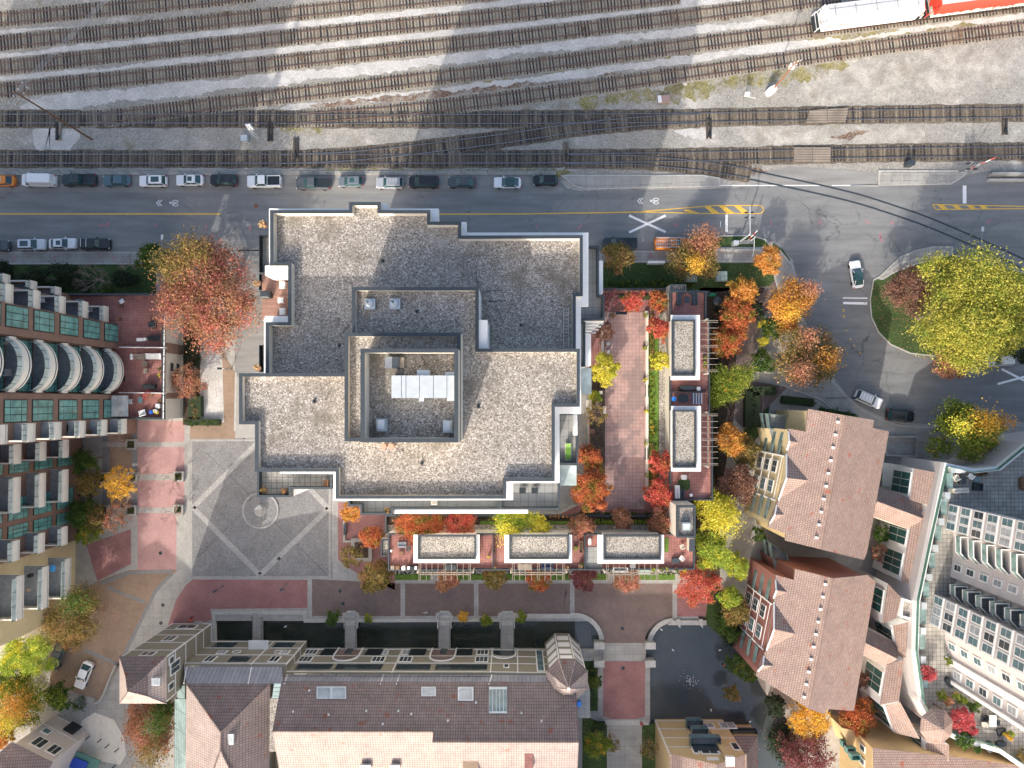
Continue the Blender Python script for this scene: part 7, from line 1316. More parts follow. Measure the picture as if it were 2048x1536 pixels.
 (1858, 1347, 17, 12.5, 'crimson', 'upper dark crimson maple on the garden roof terrace', dict(base=11)), (1922, 1437, 26, 12.5, 'crimson', 'large crimson maple in the middle of the garden roof terrace', dict(base=11)), (1943, 1460, 12, 12, 'crimson', 'small crimson maple beside the large one on the roof terrace', dict(base=11)), (1883, 1391, 11, 12, 'greenyellow', 'left round lime shrub on the garden roof', dict(base=11)), (1912, 1392, 9, 12, 'greenyellow', 'middle round lime shrub on the garden roof', dict(base=11)), (1925, 1402, 11, 12, 'greenyellow', 'right round lime shrub on the garden roof', dict(base=11)), (1948, 1412, 14, 12, 'green', 'spiky green shrub on the garden roof', dict(base=11)), (1895, 1402, 12, 12, 'rust', 'salmon leaved shrub on the garden roof', dict(base=11)), (1930, 1478, 20, 12, 'green', 'mixed green shrubs along the lower parapet of the garden roof', dict(base=11)), (2020, 1471, 12, 12, 'greenyellow', 'yellow-green plant beside the dark sofa on the roof', dict(base=11)), (2045, 1510, 14, 12, 'olive', 'olive shrub at the right edge of the garden roof', dict(base=11)), (1897, 1322, 9, 12, 'greenyellow', 'lime shrub at the upper end of the garden roof', dict(base=11)), (1955, 1499, 9, 12, 'green', 'small green plant at the lower parapet of the garden roof', dict(base=11))]
for x, y, r, hm, pal, l, kw in TR:
    small = r < 20 and hm < 3.1 or (kw.get('base') == 11 and r < 15)
    tree(x, y, r, hm, LF[pal] if pal else None, l, name='shrub' if small else 'tree', cat='shrub' if small else 'tree', group='shrubs along the walks and terraces' if small else 'autumn street and garden trees', ls=.27 if r > 60 else .21 if r > 14 else .15, **({'trunk': twig} if pal is None else {}), **kw)
rg = np.random.default_rng(5); LP = []
for x, y, r, hm, pal, l, kw in TR:
    if kw.get('base') or hm < 2.4 or pal in ('dark', 'green', None): continue
    c = P(x, y, hm); R_ = r*(HC-hm)/F; k = int(16*R_*R_); a = rg.uniform(0, 6.28, k); q = np.abs(rg.normal(0, .85, k))*R_; LP.append(np.c_[c[0]+q*np.cos(a)+.15*R_, c[1]+q*np.sin(a), np.full(k, .16)])
C_ = np.vstack(LP); k = len(C_); a = rg.uniform(0, 6.28, k); s_ = rg.uniform(.05, .11, k); d1 = np.c_[np.cos(a)*s_, np.sin(a)*s_, np.zeros(k)]; d2 = np.c_[-np.sin(a)*s_*.7, np.cos(a)*s_*.7, np.zeros(k)]
Q_ = np.stack([C_-d1, C_-d2, C_+d1, C_+d2], axis=1).reshape(-1, 3); me = bpy.data.meshes.new('fallen_leaves'); me.from_pydata([tuple(v) for v in Q_], [], [(4*i, 4*i+1, 4*i+2, 4*i+3) for i in range(k)]); me.materials.append(LF['rust']); o = bpy.data.objects.new('fallen_leaves', me); COL.objects.link(o)
tag(o, 'fallen autumn leaves scattered on the ground under the street trees', 'fallen leaves', None, 'stuff')
# orange patch of the green tree is a second crown cluster of that tree
# courtyard shrub borders: low masses that read as ground cover
def cover(label, px, h, leaf, n, hh=.35, ls=.16):
    w = PL(px, h); x0, x1 = min(q[0] for q in w), max(q[0] for q in w); y0, y1 = min(q[1] for q in w), max(q[1] for q in w); c = ((x0+x1)/2, (y0+y1)/2)
    nb = max(1, int(max(x1-x0, y1-y0)/min(x1-x0, y1-y0))); bl_ = []
    for k in range(nb):
        t_ = (k+.5)/nb; bx, by = (x0+(x1-x0)*t_-c[0], 0) if x1-x0 > y1-y0 else (0, y0+(y1-y0)*t_-c[1]); r_ = min(x1-x0, y1-y0)/2; bl_.append((bx, by, hh*.5, r_*1.15, r_*1.15, hh))
    o = leafmesh('ground_cover', bl_, n, ls, leaf, None); o.location = (c[0], c[1], h); tag(o, label, 'ground cover', None, 'stuff'); return o
cover('low yellow-green border along the courtyard lawn', rect(1299, 750, 1309, 880), 4.1, LF['greenyellow'], 1500); cover('low reddish border along the upper courtyard lawn', rect(1299, 625, 1308, 745), 4.1, LF['olive'], 1400); cover('low border along the lower courtyard lawn', rect(1299, 885, 1309, 990), 4.1, LF['olive'], 1200)
cover('dark green ground cover above the lower terrace houses', rect(1140, 1022, 1335, 1036), 4.1, LF['green'], 2200, .5); cover('pale lime ground cover beside the orange trees', rect(1186, 1038, 1300, 1046), 4.1, LF['lime'], 900); cover('dark ground cover left of the courtyard lime tree', rect(960, 1030, 1010, 1036), 4.1, LF['green'], 500)
cover('shaded shrubs along the top of the courtyard', rect(1235, 588, 1335, 600), 4.1, LF['green'], 1000); cover('dark shrubs along the lawn below the bronze trees', rect(1215, 560, 1395, 575), .05, LF['green'], 2600, .8, .2); cover('ivy and shrubs between the path and the terrace houses', rect(1425, 600, 1440, 1000), .05, LF['dark'], 2400, .8, .22)
cover('shrubs on the bank between the pond and the rose brick house', rect(1440, 1225, 1490, 1300), .05, LF['dark'], 1600, .8, .22); cover('dark shaded shrubs along the left garden', rect(0, 560, 190, 585), .05, LF['dark'], 3500, .8, .22); cover('front garden planting under the pergolas', rect(780, 1139, 1380, 1148), .05, LF['dark'], 3600, .6, .18); cover('weedy shrubs on the balcony tower side garden', rect(150, 890, 185, 1080), .05, LF['dark'], 2600, .8, .22)
cover('shaded bank planting at the lower pond corner', rect(1540, 1440, 1600, 1536), .05, LF['dark'], 2600, 1.0, .25); cover('planting in the raised court below the forecourt', rect(100, 1390, 180, 1420), .05, LF['green'], 1200, .5, .2)
cover('fallen leaves and weeds along the railway kerb', rect(560, 345, 1110, 349), .02, LF['olive'], 700, .1, .14)
def hedge(label, px, h, leaf=LF['green'], base=0):
    w = PL(px, h); c = (sum(q[0] for q in w)/4, sum(q[1] for q in w)/4); T = thing('hedge', label, 'hedge', (c[0], c[1], base), 'clipped hedges')
    MB().prism([(c[0]+(q[0]-c[0])*.9, c[1]+(q[1]-c[1])*.9) for q in w], base, h*.9).build('stems', LFD, T); x0, x1 = min(q[0] for q in w), max(q[0] for q in w); y0, y1 = min(q[1] for q in w), max(q[1] for q in w)
    L = Vector(w[1])-Vector(w[0]); n = max(2, int(max(x1-x0, y1-y0)/.8)); bl_ = []
    for k in range(n):
        t_ = (k+.5)/n; q = (Vector(w[0])+Vector(w[3]))/2*(1-t_)+(Vector(w[1])+Vector(w[2]))/2*t_ if (x1-x0) > (y1-y0) else (Vector(w[0])+Vector(w[1]))/2*(1-t_)+(Vector(w[3])+Vector(w[2]))/2*t_
        bl_.append((q.x-c[0], q.y-c[1], h*.85-base, .75, .75, h*.2))
    leafmesh('foliage', bl_, int(n*90), .15, leaf, T); return T
LFD = solid('hedge_inside', (.02, .035, .012), .9)
hedge('flat brown-green clipped hedge block below the pinkish small tree', rect(374, 790, 402, 836), 1.3, LF['olive']); hedge('low green hedge at the foot of the lane by the pink paving', rect(368, 838, 442, 852), .8); hedge('long dark clipped hedge at the curved pavement', [(1563, 790), (1632, 797), (1632, 815), (1562, 808)], 1.1); hedge('dark hedge above the upper tiled house', [(1640, 815), (1716, 828), (1714, 835), (1640, 822)], 1.0)
hedge('clipped hedge along the shaded lawn by the red court', rect(1182, 1330, 1190, 1418), .8); hedge('clipped hedge strip beside the steps', rect(1190, 1446, 1212, 1462), .9)
hedge('broad dark hedge left of the upper tiled house entrance', rect(1490, 780, 1522, 858), 1.4, LF['dark']); hedge('short dark hedge bar at the end of the brick path', rect(1505, 772, 1556, 792), 1.4, LF['dark'])
# square planters on the left walk
pg = 'square planters with clipped box balls'
for x, y, l in ((262, 889, 'square planter with box ball, topmost on the paved walk'), (206, 955, 'square planter left of the golden yellow tree'), (264, 955, 'square planter right of the golden yellow tree'), (357, 953, 'square planter on the right of the pink paving, upper one'), (206, 1021, 'square planter left of the salmon tree'), (262, 1021, 'square planter right of the salmon tree'), (356, 1020, 'square planter on the right of the pink paving, lower one')):
    c = P(x, y, .5); T = thing('square_planter', l, 'planter', (c[0], c[1], .03), pg); w = [(-.85, -.85), (.85, -.85), (.85, .85), (-.85, .85)]
    MB().wall(w, .28, 0, .55).build('frame', M['concplain'], T, local=True); MB().prism([(a*.7, b_*.7) for a, b_ in w], 0, .45).build('soil', M['soil'], T, local=True); leafmesh('box_ball', [(a*.27, b_*.27, .6, .33, .33, .3) for a in (-1, 1) for b_ in (-1, 1)], 360, .11, LF['green'], T)
c = P(735, 1094, .4); T = thing('raised_planter', 'square concrete planter with dark soil beside the plaza walk', 'planter', (c[0], c[1], .03)); w = PL(rect(708, 1083, 738, 1117), .5); MB().wall(ccw(w), .6, 0, .5, inset=-.5).build('rim', M['concplain'], T); MB().prism(w, 0, .42).build('soil', M['soil'], T)
c = P(692, 1060, .4); single('low_wall', 'thin L-shaped concrete seat wall around the small red square', 'wall', MB().prism(PL(rect(686, 1040, 690, 1085), .4), 0, .4).prism(PL(rect(686, 1081, 730, 1085), .4), 0, .39), M['concplain'])
c = P(690, 1059, .45); T = thing('bench', 'dark metal bench on the small red square', 'bench', (c[0], c[1], .03)); MB().box((0, 0, .45), (.5, 1.8, .06)).build('seat', M['coping'], T, local=True); MB().box((.24, 0, .7), (.06, 1.8, .4)).build('backrest', M['coping'], T, local=True); [MB().box((0, s*.7, .21), (.45, .08, .42)).build('leg', M['coping'], T, local=True) for s in (-1, 1)]
# ================= fountain, statue =================
c = P(520, 1021, .3); T = thing('round_fountain', 'round stone basin in the middle of the plaza', 'fountain', (c[0], c[1], .03)); MB().wall(ngon((0, 0), 3.05, 40), .3, 0, .2).build('rim', M['stoneband'], T, local=True); MB().prism(ngon((0, 0), 2.8, 40), 0, .13).build('floor', M['plaza'], T, local=True); MB().loft([[(*q, z) for q in ngon((0, 0), r_, 24)] for z, r_ in ((.1, 1.05), (.25, 1.0), (.3, .6), (.6, .5))]).build('pedestal', M['concplain'], T, local=True)
c = P(515, 1016, 1.5); single('sculpture', 'white sail-shaped stone sculpture on the round fountain', 'sculpture', MB().loft([[(c[0]-.5*s, c[1]-.35*s, z), (c[0]+.6*s, c[1]-.2*s, z), (c[0]+.1*s, c[1]+.5*s, z)] for z, s in ((.85, 1), (1.6, .7), (2.4, .2))]), M['white'])
for x, y, l in ((500, 1000, 'upper'), (528, 1040, 'lower')): c = P(x, y, .4); single('bronze_post', l+' small bronze post on the fountain floor', 'post', MB().tube((c[0], c[1], .25), (c[0], c[1], .8), .09, k=8), M['brownwood'], 'bronze posts of the fountain')
# ================= canal footbridges =================
for i, (x0, x1, l) in enumerate(((504, 525, 'leftmost footbridge over the canal'), (689, 713, 'second footbridge from the left, with steps'), (876, 901, 'third footbridge from the left, with steps'), (1001, 1028, 'rightmost footbridge over the canal, with steps'))):
    y0 = 1226 if i == 0 else 1236; y1 = 1283 if i == 0 else 1300; c = P((x0+x1)/2, (y0+y1)/2, 0); T = thing('footbridge', l, 'footbridge', (c[0], c[1], 0), 'concrete footbridges over the canal')
    MB().prism(PL(rect(x0, y0, x1, y1), .25), -.15, .22, bottom=True).build('deck', M['conc'], T)
    for xx in (x0+1, x1-1):
        r_ = MB(); 
        for k in range(7): q = P(xx, y0+8+(y1-y0-8)*k/6, .3); r_.tube((q[0], q[1], .2), (q[0], q[1], 1.2), .03, k=4)
        q0, q1 = P(xx, y0+8, 1.2), P(xx, y1, 1.2); r_.tube((q0[0], q0[1], 1.2), (q0[0], q1[1], 1.2), .04, k=4); r_.build('railing', M['darkmetal'], T)
    if i:
        st = MB(); 
        for k in range(5): st.prism(PL([(x0-5+k, y0-10+k*5), (x1+5-k, y0-10+k*5), (x1+4-k, y0-5+k*5), (x0-4+k, y0-5+k*5)], .2), .0, .12+.04*k)
        st.build('steps', M['curb'], T); MB().wall(PL([(x0-2, y0+22), (x0-2, y0+8), (x0-6, y0-2), (x0+4, y0-13), (x1-4, y0-13), (x1+6, y0-2), (x1+2, y0+8), (x1+2, y0+22)][::-1], .6), .28, -.2, .5, closed=False).build('parapet', M['curb'], T)
for x, y, l in ((1357, 1247, 'left concrete fin wall in the pond edge'), (1402, 1247, 'right concrete fin wall in the pond edge')): single('fin_wall', l, 'wall', MB().prism(PL([(x-3, y-8), (x+4, y-8), (x+4, y+10), (x-3, y+2)], .6), -.9, .6), M['curb'], 'fin walls at the pond')
for x, y, l in ((1198, 1290, 'upper left'), (1300, 1290, 'upper right'), (1198, 1326, 'lower left'), (1300, 1326, 'lower right')):
    c = P(x, y, .8); single('stone_pier', l+' stone pier of the bridge between the ponds', 'pier', MB().box((c[0], c[1], .2), (1.5, .9, 2.0)).box((c[0], c[1], 1.24), (1.7, 1.1, .1)), M['curb'], 'bridge piers')
single('channel_wall', 'low concrete wall dividing the canal from the lawn left of the bridge', 'wall', MB().prism(PL(rect(1160, 1316, 1203, 1322), .1), -.9, .1), M['curb'])
c = P(1378, 1357, 0); T = thing('pond_fountain', 'small splashing fountain jet in the dark pond', 'fountain', (c[0], c[1], -.55)); MB().tube((0, 0, 0), (0, 0, .35), .12, k=8).build('nozzle', M['darkmetal'], T, local=True); sp_ = MB()
for _ in range(90): a, r_ = random.uniform(0, 6.28), random.gauss(0, .9); sp_.box((r_*math.cos(a)+.2, r_*math.sin(a)-.4, random.uniform(.02, .4)), (.07, .07, .05))
sp_.build('spray', M['white'], T, local=True)
for i, (x, y) in enumerate(((1323, 1259), (1440, 1300), (1500, 1443), (1422, 1420), (571, 1253), (1346, 1300))): c = P(x, y, -.5); T = thing('duck', ['pale duck at the top of the dark pond', 'pale duck in the middle of the dark pond', 'white duck right of the ochre house', 'duck near the bronze willow shrub', 'white duck in the canal left of the second footbridge', 'duck near the pond fountain'][i], 'duck', (c[0], c[1], -.55), 'ducks on the water', random.uniform(0, 6)); MB().loft([[(.24*s*math.cos(a)*(1), .12*s*math.sin(a), z) for a in np.linspace(0, 6.28, 9)[:-1]] for z, s in ((0, .8), (.08, 1.1), (.15, .6))]).loft([[(.2+.06*s*math.cos(a), .05*s*math.sin(a), z) for a in np.linspace(0, 6.28, 9)[:-1]] for z, s in ((.12, .6), (.2, 1.1), (.26, .7))]).build('body', M['white'], T, local=True)
# ================= poles, lamps, signals, fence =================
def lamp(x, y, xt, yt, hgt, label, arm=None, head='flat'):
    c = P(x, y, hgt); T = thing('street_lamp', label, 'street lamp', (c[0], c[1], 0), 'street lamps'); MB().tube((c[0], c[1], 0), (c[0], c[1], hgt), .09, .06, k=8).build('pole', M['greymetal'], T); q = P(xt, yt, hgt); MB().tube((c[0], c[1], hgt), q, .045, k=5).build('arm', M['greymetal'], T)
    d_ = Vector((q[0]-c[0], q[1]-c[1])); d_ = d_.normalized() if d_.length > .1 else Vector((0, 1)); MB().box((q[0]+d_.x*.3, q[1]+d_.y*.3, hgt), (.75, .32, .14), math.atan2(d_.y, d_.x)).build('lamp_head', M['lightmetal' if 'pale' in label or 'right of' in label else 'darkmetal'], T); return T
lamp(323, 500, 324, 478, 8, 'pale street lamp head over the lower parked row'); lamp(1962, 492, 1965, 462, 8, 'street lamp in the road space right of the rails'); lamp(558, 1182, 560, 1181, 4.2, 'dark plaza lamp on the red paving, right one'); lamp(424, 1185, 426, 1184, 4.5, 'dark plaza lamp on the red paving, left one'); lamp(1700, 796, 1704, 796, 8, 'dark street lamp on the curved pavement with a long arm'); lamp(447, 737, 443, 737, 3.2, 'street lamp at the beige lane kerb')
def upole(x, y, h_, arms, label, mat, wires=(), tilt=(0, 0)):
    c = P(x, y, 0); T = thing('utility_pole', label, 'utility pole', (c[0], c[1], 0), 'railway utility poles'); MB().tube((c[0], c[1], 0), (c[0]+tilt[0], c[1]+tilt[1], h_), .17, .11, k=8).build('pole', mat, T)
    for z, L, a in arms:
        q = (c[0]+tilt[0]*z/h_, c[1]+tilt[1]*z/h_); MB().tube((q[0]-math.cos(a)*L/2, q[1]-math.sin(a)*L/2, z), (q[0]+math.cos(a)*L/2, q[1]+math.sin(a)*L/2, z), .06, k=5).build('crossarm', M['timber'], T)
        for s in (-1, -.35, .35, 1): MB().tube((q[0]+math.cos(a)*L/2*s, q[1]+math.sin(a)*L/2*s, z), (q[0]+math.cos(a)*L/2*s, q[1]+math.sin(a)*L/2*s, z+.3), .07, k=6).build('insulator', M['white'], T)
    return T, c
T, c = upole(184, 279, 18, [(17.6, 3.4, 1.0), (16.4, 3.0, 1.0)], 'tall dark utility pole leaning out towards the left edge with crossarms', M['brownwood'])
for i in range(4):
    s = (-1, -.35, .35, 1)[i]; mb = MB(); q = (c[0]+math.cos(1.0)*1.7*s, c[1]+math.sin(1.0)*1.7*s, 17.9); e_ = (q[0]+44, q[1]+52, 16.5)
    for k in range(10): a_, b_ = k/10, (k+1)/10; f_ = lambda u: (q[0]+(e_[0]-q[0])*u, q[1]+(e_[1]-q[1])*u, q[2]+(e_[2]-q[2])*u-5*u*(1-u)); mb.tube(f_(a_), f_(b_), .014, k=4, cap=False)
    single('overhead_wire', ['first', 'second', 'third', 'fourth'][i]+' pale overhead wire running up right from the tall left pole', 'wire', mb, M['lightmetal'], 'overhead wires of the left pole')
T, c = upole(1542, 184, 10.6, [(10.2, 1.6, .3), (9.0, 1.2, .3)], 'rusty brown signal pole in the grass with white boxes', solid('rust_pole', (.26, .12, .07)))
MB().box((c[0]-.3, c[1]-.2, .9), (1.2, .9, 1.8), .5).build('cabinet', M['white'], T); q = (c[0], c[1]); MB().box((q[0]+.2, q[1]+.3, 8.2), (.7, .6, .9)).build('signal_head', M['white'], T)
c = P(1326, 198, .5); single('concrete_pad', 'pinkish square hatch with white end in the dry grass', 'equipment hatch', MB().prism(PL([(1316, 191), (1340, 189), (1341, 203), (1318, 206)], .5), 0, .5), solid('pink_hatch', (.33, .23, .21))); single('hatch_lid', 'white lid at the left end of the pinkish hatch', 'lid', MB().prism(PL([(1315, 191), (1322, 190.5), (1324, 204.5), (1317, 205.5)], .56), .5, .56), M['white'])
c = P(1491, 193, 1); T = thing('signal_cabinet', 'small white signal lamp with an arm in the yard grass', 'railway signal', (c[0], c[1], 0)); MB().tube((0, 0, 0), (0, 0, 1.6), .06, k=6).build('post', M['greymetal'], T, local=True); MB().box((0, 0, 1.8), (.75, .6, .5)).build('head', M['white'], T, local=True); MB().tube((0, 0, 1.2), (1.6, -.4, 1.2), .04, k=5).build('arm', M['white'], T, local=True)
c = P(503, 267, 0); T = thing('signal_mast', 'white railway signal mast with ladder left of the parked pickups', 'railway signal', (c[0]+1.2, c[1]-.6, 0)); MB().tube((c[0]+1.2, c[1]-.6, 0), (c[0]+1.2, c[1]-.6, 4.6), .08, k=8).build('mast', M['lightmetal'], T)
for z in (3.4, 4.4): MB().box((c[0]+1.2, c[1]-.45, z), (.8, .35, .7)).build('signal_head', M['white'], T)
ld = MB(); [ld.tube((c[0]+1.2+s, c[1]-1.1, 0), (c[0]+1.2+s, c[1]-.9, 4.6), .03, k=4) for s in (-.2, .2)]; [ld.tube((c[0]+1.0, c[1]-1.05, z), (c[0]+1.4, c[1]-1.05, z), .025, k=4) for z in np.arange(.5, 4.5, .4)]; ld.build('ladder', M['lightmetal'], T)
c = P(489, 277, .8); single('relay_cabinet', 'small grey-white relay cabinet beside the signal mast', 'cabinet', MB().box((c[0], c[1], .5), (1.0, .9, 1.0)).box((c[0], c[1], 1.04), (1.1, 1.0, .08)), M['lightmetal']); c = P(1819, 328, .8); single('relay_cabinet', 'dark equipment cabinet at the road edge near the right crossing signal', 'cabinet', MB().box((c[0], c[1], .7), (1.1, .7, 1.4)).box((c[0], c[1], 1.44), (1.2, .8, .08)), M['coping'])
for x, y, l in ((1382, 555, 'left grey-green utility box by the lawn'), (1442, 553, 'right grey-green utility box by the lawn')): c = P(x, y, 1); single('utility_box', l, 'utility box', MB().box((c[0], c[1], .7), (1.7, 1.5, 1.4)).box((c[0], c[1], 1.44), (1.78, 1.58, .08)), solid('box_green', (.23, .30, .28)), 'utility boxes on the lawn')
c = P(1311, 526, .9); T = thing('bus_shelter', 'long flat white sign board standing on the lawn edge', 'sign board', (c[0], c[1], 0)); T.name = 'sign_board'; MB().box((0, 0, 1.0), (2.8, .4, 1.5)).build('board', M['white'], T, local=True); [MB().box((s*1.2, 0, .12), (.2, .3, .24)).build('foot', M['greymetal'], T, local=True) for s in (-1, 1)]
# level crossing gantry
c = P(1478, 484, 0); T = thing('crossing_signal_gantry', 'white level crossing gantry with an arm reaching over the street and red-white gate', 'crossing signal', (c[0], c[1], 0)); HG = 5.5
MB().tube((c[0], c[1], 0), (c[0], c[1], HG), .14, k=10).build('mast', M['lightmetal'], T); q = P(1500, 413, HG); b0_ = (c[0]-.4, c[1], HG); MB().tube((c[0], c[1], HG), (q[0], q[1], HG), .1, k=8).build('arm', M['lightmetal'], T)
for y in (424, 434):
    for dx in (-7, 5): z_ = P(1500+dx, y, HG-.2); MB().tube((z_[0], z_[1], HG-.3), (z_[0], z_[1]-.12, HG-.3), .3, k=12).build('signal_lamp', M['darkmetal'], T)
MB().tube((c[0]+1.3, c[1]-.2, 0), (c[0]+1.3, c[1]-.2, 4.2), .07, k=5).build('bracket', M['white'], T)
for k in range(5): z_ = (c[0]+1.0+k*.12, c[1]-.1+k*.2, 1.2+k*.6); MB().tube(z_, (z_[0]+.12, z_[1]+.2, z_[2]+.6), .07, k=5).build('gate_arm', solid('gate_red', (.6, .05, .05)) if k % 2 else M['white'], T)
MB().box((c[0]-.9, c[1]-.4, .7), (.9, .7, 1.4)).build('control_box', M['lightmetal'], T); MB().prism(PL(rect(1478, 480, 1508, 488), .2), .1, .2).build('footing', M['concplain'], T)
mb = MB(); pts = [P(1509, 478, 5)]+[P(*q, 4-k*.9) for k, q in enumerate(((1508, 500), (1505, 512), (1495, 520), (1485, 525)))]
for i in range(4): mb.tube(pts[i], pts[i+1], .04, k=4)
single('cable', 'thin pale cable hanging from the crossing gantry over the pavement', 'cable', mb, M['lightmetal'])
c = P(1918, 344, 0); T = thing('crossing_signal', 'level crossing signal with raised red and white striped gate at the right', 'crossing signal', (c[0], c[1], 0)); MB().tube((c[0], c[1], 0), (c[0], c[1], 4.2), .1, k=8).build('mast', M['greymetal'], T)
for dx in (-.55, .55):
    for dy in (-.5, .4): MB().tube((c[0]+dx, c[1]+dy, 3.2), (c[0]+dx, c[1]+dy-.15, 3.2), .32, k=12).build('signal_lamp', M['darkmetal'], T)
for k in range(6): MB().tube((c[0]+.3+k*.42, c[1]-.2+k*.16, 1.2+k*.6), (c[0]+.72+k*.42, c[1]-.04+k*.16, 1.8+k*.6), .07, k=5).build('gate_arm', solid('gate_red2', (.6, .05, .05)) if k % 2 else M['white'], T)
# fence between the yard and the parked cars
a_, b_ = P(-60, 347.5), P(1108, 347.5); T = thing('chain_link_fence', 'long grey chain link fence between the railway and the parked cars', 'fence', ((a_[0]+b_[0])/2, a_[1], 0)); n = 44
for k in range(n+1): x_ = a_[0]+(b_[0]-a_[0])*k/n; MB().tube((x_, a_[1], 0), (x_, a_[1], 1.9), .04, k=5).build('post', M['greymetal'], T)
rl = MB(); [rl.tube((a_[0], a_[1], z), (b_[0], a_[1], z), .025, k=4) for z in (.1, 1.0, 1.9)]; rl.build('rail', M['greymetal'], T); ms = MB(); d_ = .28; W__ = b_[0]-a_[0]
for k in range(int(W__/d_)): x_ = a_[0]+k*d_; ms.quad((x_, a_[1], .1), (x_+.012, a_[1], .1), (x_+.3+.012, a_[1], 1.9), (x_+.3, a_[1], 1.9)); ms.quad((x_+.3, a_[1]+.01, .1), (x_+.312, a_[1]+.01, .1), (x_+.012, a_[1]+.01, 1.9), (x_, a_[1]+.01, 1.9))
ms.build('mesh', M['greymetal'], T)
struct('retaining_strip', MB().prism(PL(rect(-200, 342, 1112, 350)), 0, .14), M['conc'])
T = thing('guard_rail', 'metal guard rail along the kerb of the pavement by the rails', 'guard rail', P(1280, 372), None); pts = [(1140, 366), (1152, 374), (1170, 377), (1280, 373), (1400, 368)]; L_ = PL(pts, 0)
for i in range(4):
    MB().tube((L_[i][0], L_[i][1], 1.15), (L_[i+1][0], L_[i+1][1], 1.15), .04, k=5).build('rail', M['greymetal'], T)
for q in L_+[P(1225, 375), P(1340, 371)]: MB().tube((q[0], q[1], .1), (q[0], q[1], 1.15), .035, k=5).build('post', M['greymetal'], T)
T = thing('guard_rail', 'metal guard rail along the pavement near the right crossing signal', 'guard rail', P(1820, 366), None); q0, q1 = P(1758, 365), P(1900, 366)
MB().tube((q0[0], q0[1], 1.1), (q1[0], q1[1], 1.1), .04, k=5).build('rail', M['greymetal'], T); [MB().tube((q0[0]+(q1[0]-q0[0])*k/6, q0[1], .1), (q0[0]+(q1[0]-q0[0])*k/6, q0[1], 1.1), .035, k=5).build('post', M['greymetal'], T) for k in range(7)]
w = PL(rect(1978, 357, 2140, 362), .6); single('concrete_barrier', 'long low concrete barrier at the right edge of the street', 'barrier', MB().prism(w, 0, .6), M['curb']); w = PL(rect(1985, 344, 2140, 350), 1.0); single('concrete_barrier', 'grey barrier wall behind the low barrier at the right edge', 'barrier', MB().prism(w, 0, 1.0), M['concplain'])
single('low_wall', 'pale low wall between the grass verge and the pavement by the gantry', 'wall', MB().prism(PL(rect(1413, 497, 1524, 502), .5), 0, .5), M['curb'])
# trellises
for pts, n, l in (([(150, 905), (165, 905), (165, 912), (150, 912)], 3, 'small trellis at the top of the side garden'), ([(158, 940), (180, 940), (180, 1080), (158, 1080)], 14, 'long timber trellis beside the balcony tower'), ([(1467, 1062), (1512, 1075), (1508, 1092), (1465, 1078)], 7, 'timber trellis between the two tiled houses')):
    w = PL(pts, 3); c = ((w[0][0]+w[2][0])/2, (w[0][1]+w[2][1])/2); T = thing('trellis', l, 'trellis', (c[0], c[1], 0), 'timber trellises'); long_x = abs(w[1][0]-w[0][0]) > abs(w[3][1]-w[0][1])
    e0, e1, e2, e3 = [Vector(q) for q in w]
    if not long_x: e0, e1, e2, e3 = e0, e3, e2, e1
    for k in range(n): t_ = (k+.5)/n; MB().tube(e0.lerp(e1, t_), e3.lerp(e2, t_), .05, k=4).build('slat', M['timber'], T)
    MB().tube(e0.lerp(e3, .6), e1.lerp(e2, .6), .09, k=4).build('beam', M['timber'], T); [MB().tube((q.x, q.y, 0), (q.x, q.y, 3), .07, k=4).build('post', M['timber'], T) for q in (e0.lerp(e3, .6), e1.lerp(e2, .6))]
T = thing('bike_fence', 'row of leaning pale timber fence slats below the side garden trellis', 'fence', P(140, 1095), None); T.name = 'slat_fence'
for k in range(6): q = P(120+k*7, 1102-k*4); MB().tube((q[0], q[1], .2), (q[0]-.5, q[1]+1.6, .5), .07, k=4).build('slat', M['timber'], T)
for i, (x, y) in enumerate(((180, 1472), (203, 1478), (218, 1489), (237, 1497), (146, 1486), (231, 1530))): c = P(x, y, 0); single('bollard', ['leftmost', 'second', 'third', 'fourth', 'lower left', 'lower right'][i]+' slim dark bollard on the pale sunlit paving at lower left', 'bollard', MB().tube((c[0], c[1], 0), (c[0], c[1], 1.05), .09, k=8).tube((c[0], c[1], 1.05), (c[0], c[1], 1.2), .12, .04, k=8), M['darkmetal'], 'bollards on the pale paving')
T = thing('handrail', 'grey handrails and steps at the lower edge of the forecourt', 'handrail', P(135, 1380), None)
for k in range(4): a_, b_ = P(96+k*2, 1368+k*5, .9), P(182+k*2, 1408+k*5, .9); MB().tube(a_, b_, .04, k=4).build('rail', M['greymetal'], T)
single('low_wall', 'curved low concrete wall on the right of the forecourt', 'wall', MB().wall(PL([(228, 1330), (204, 1390), (196, 1402), (184, 1407)], .6), .3, 0, .6, closed=False), M['concplain'])
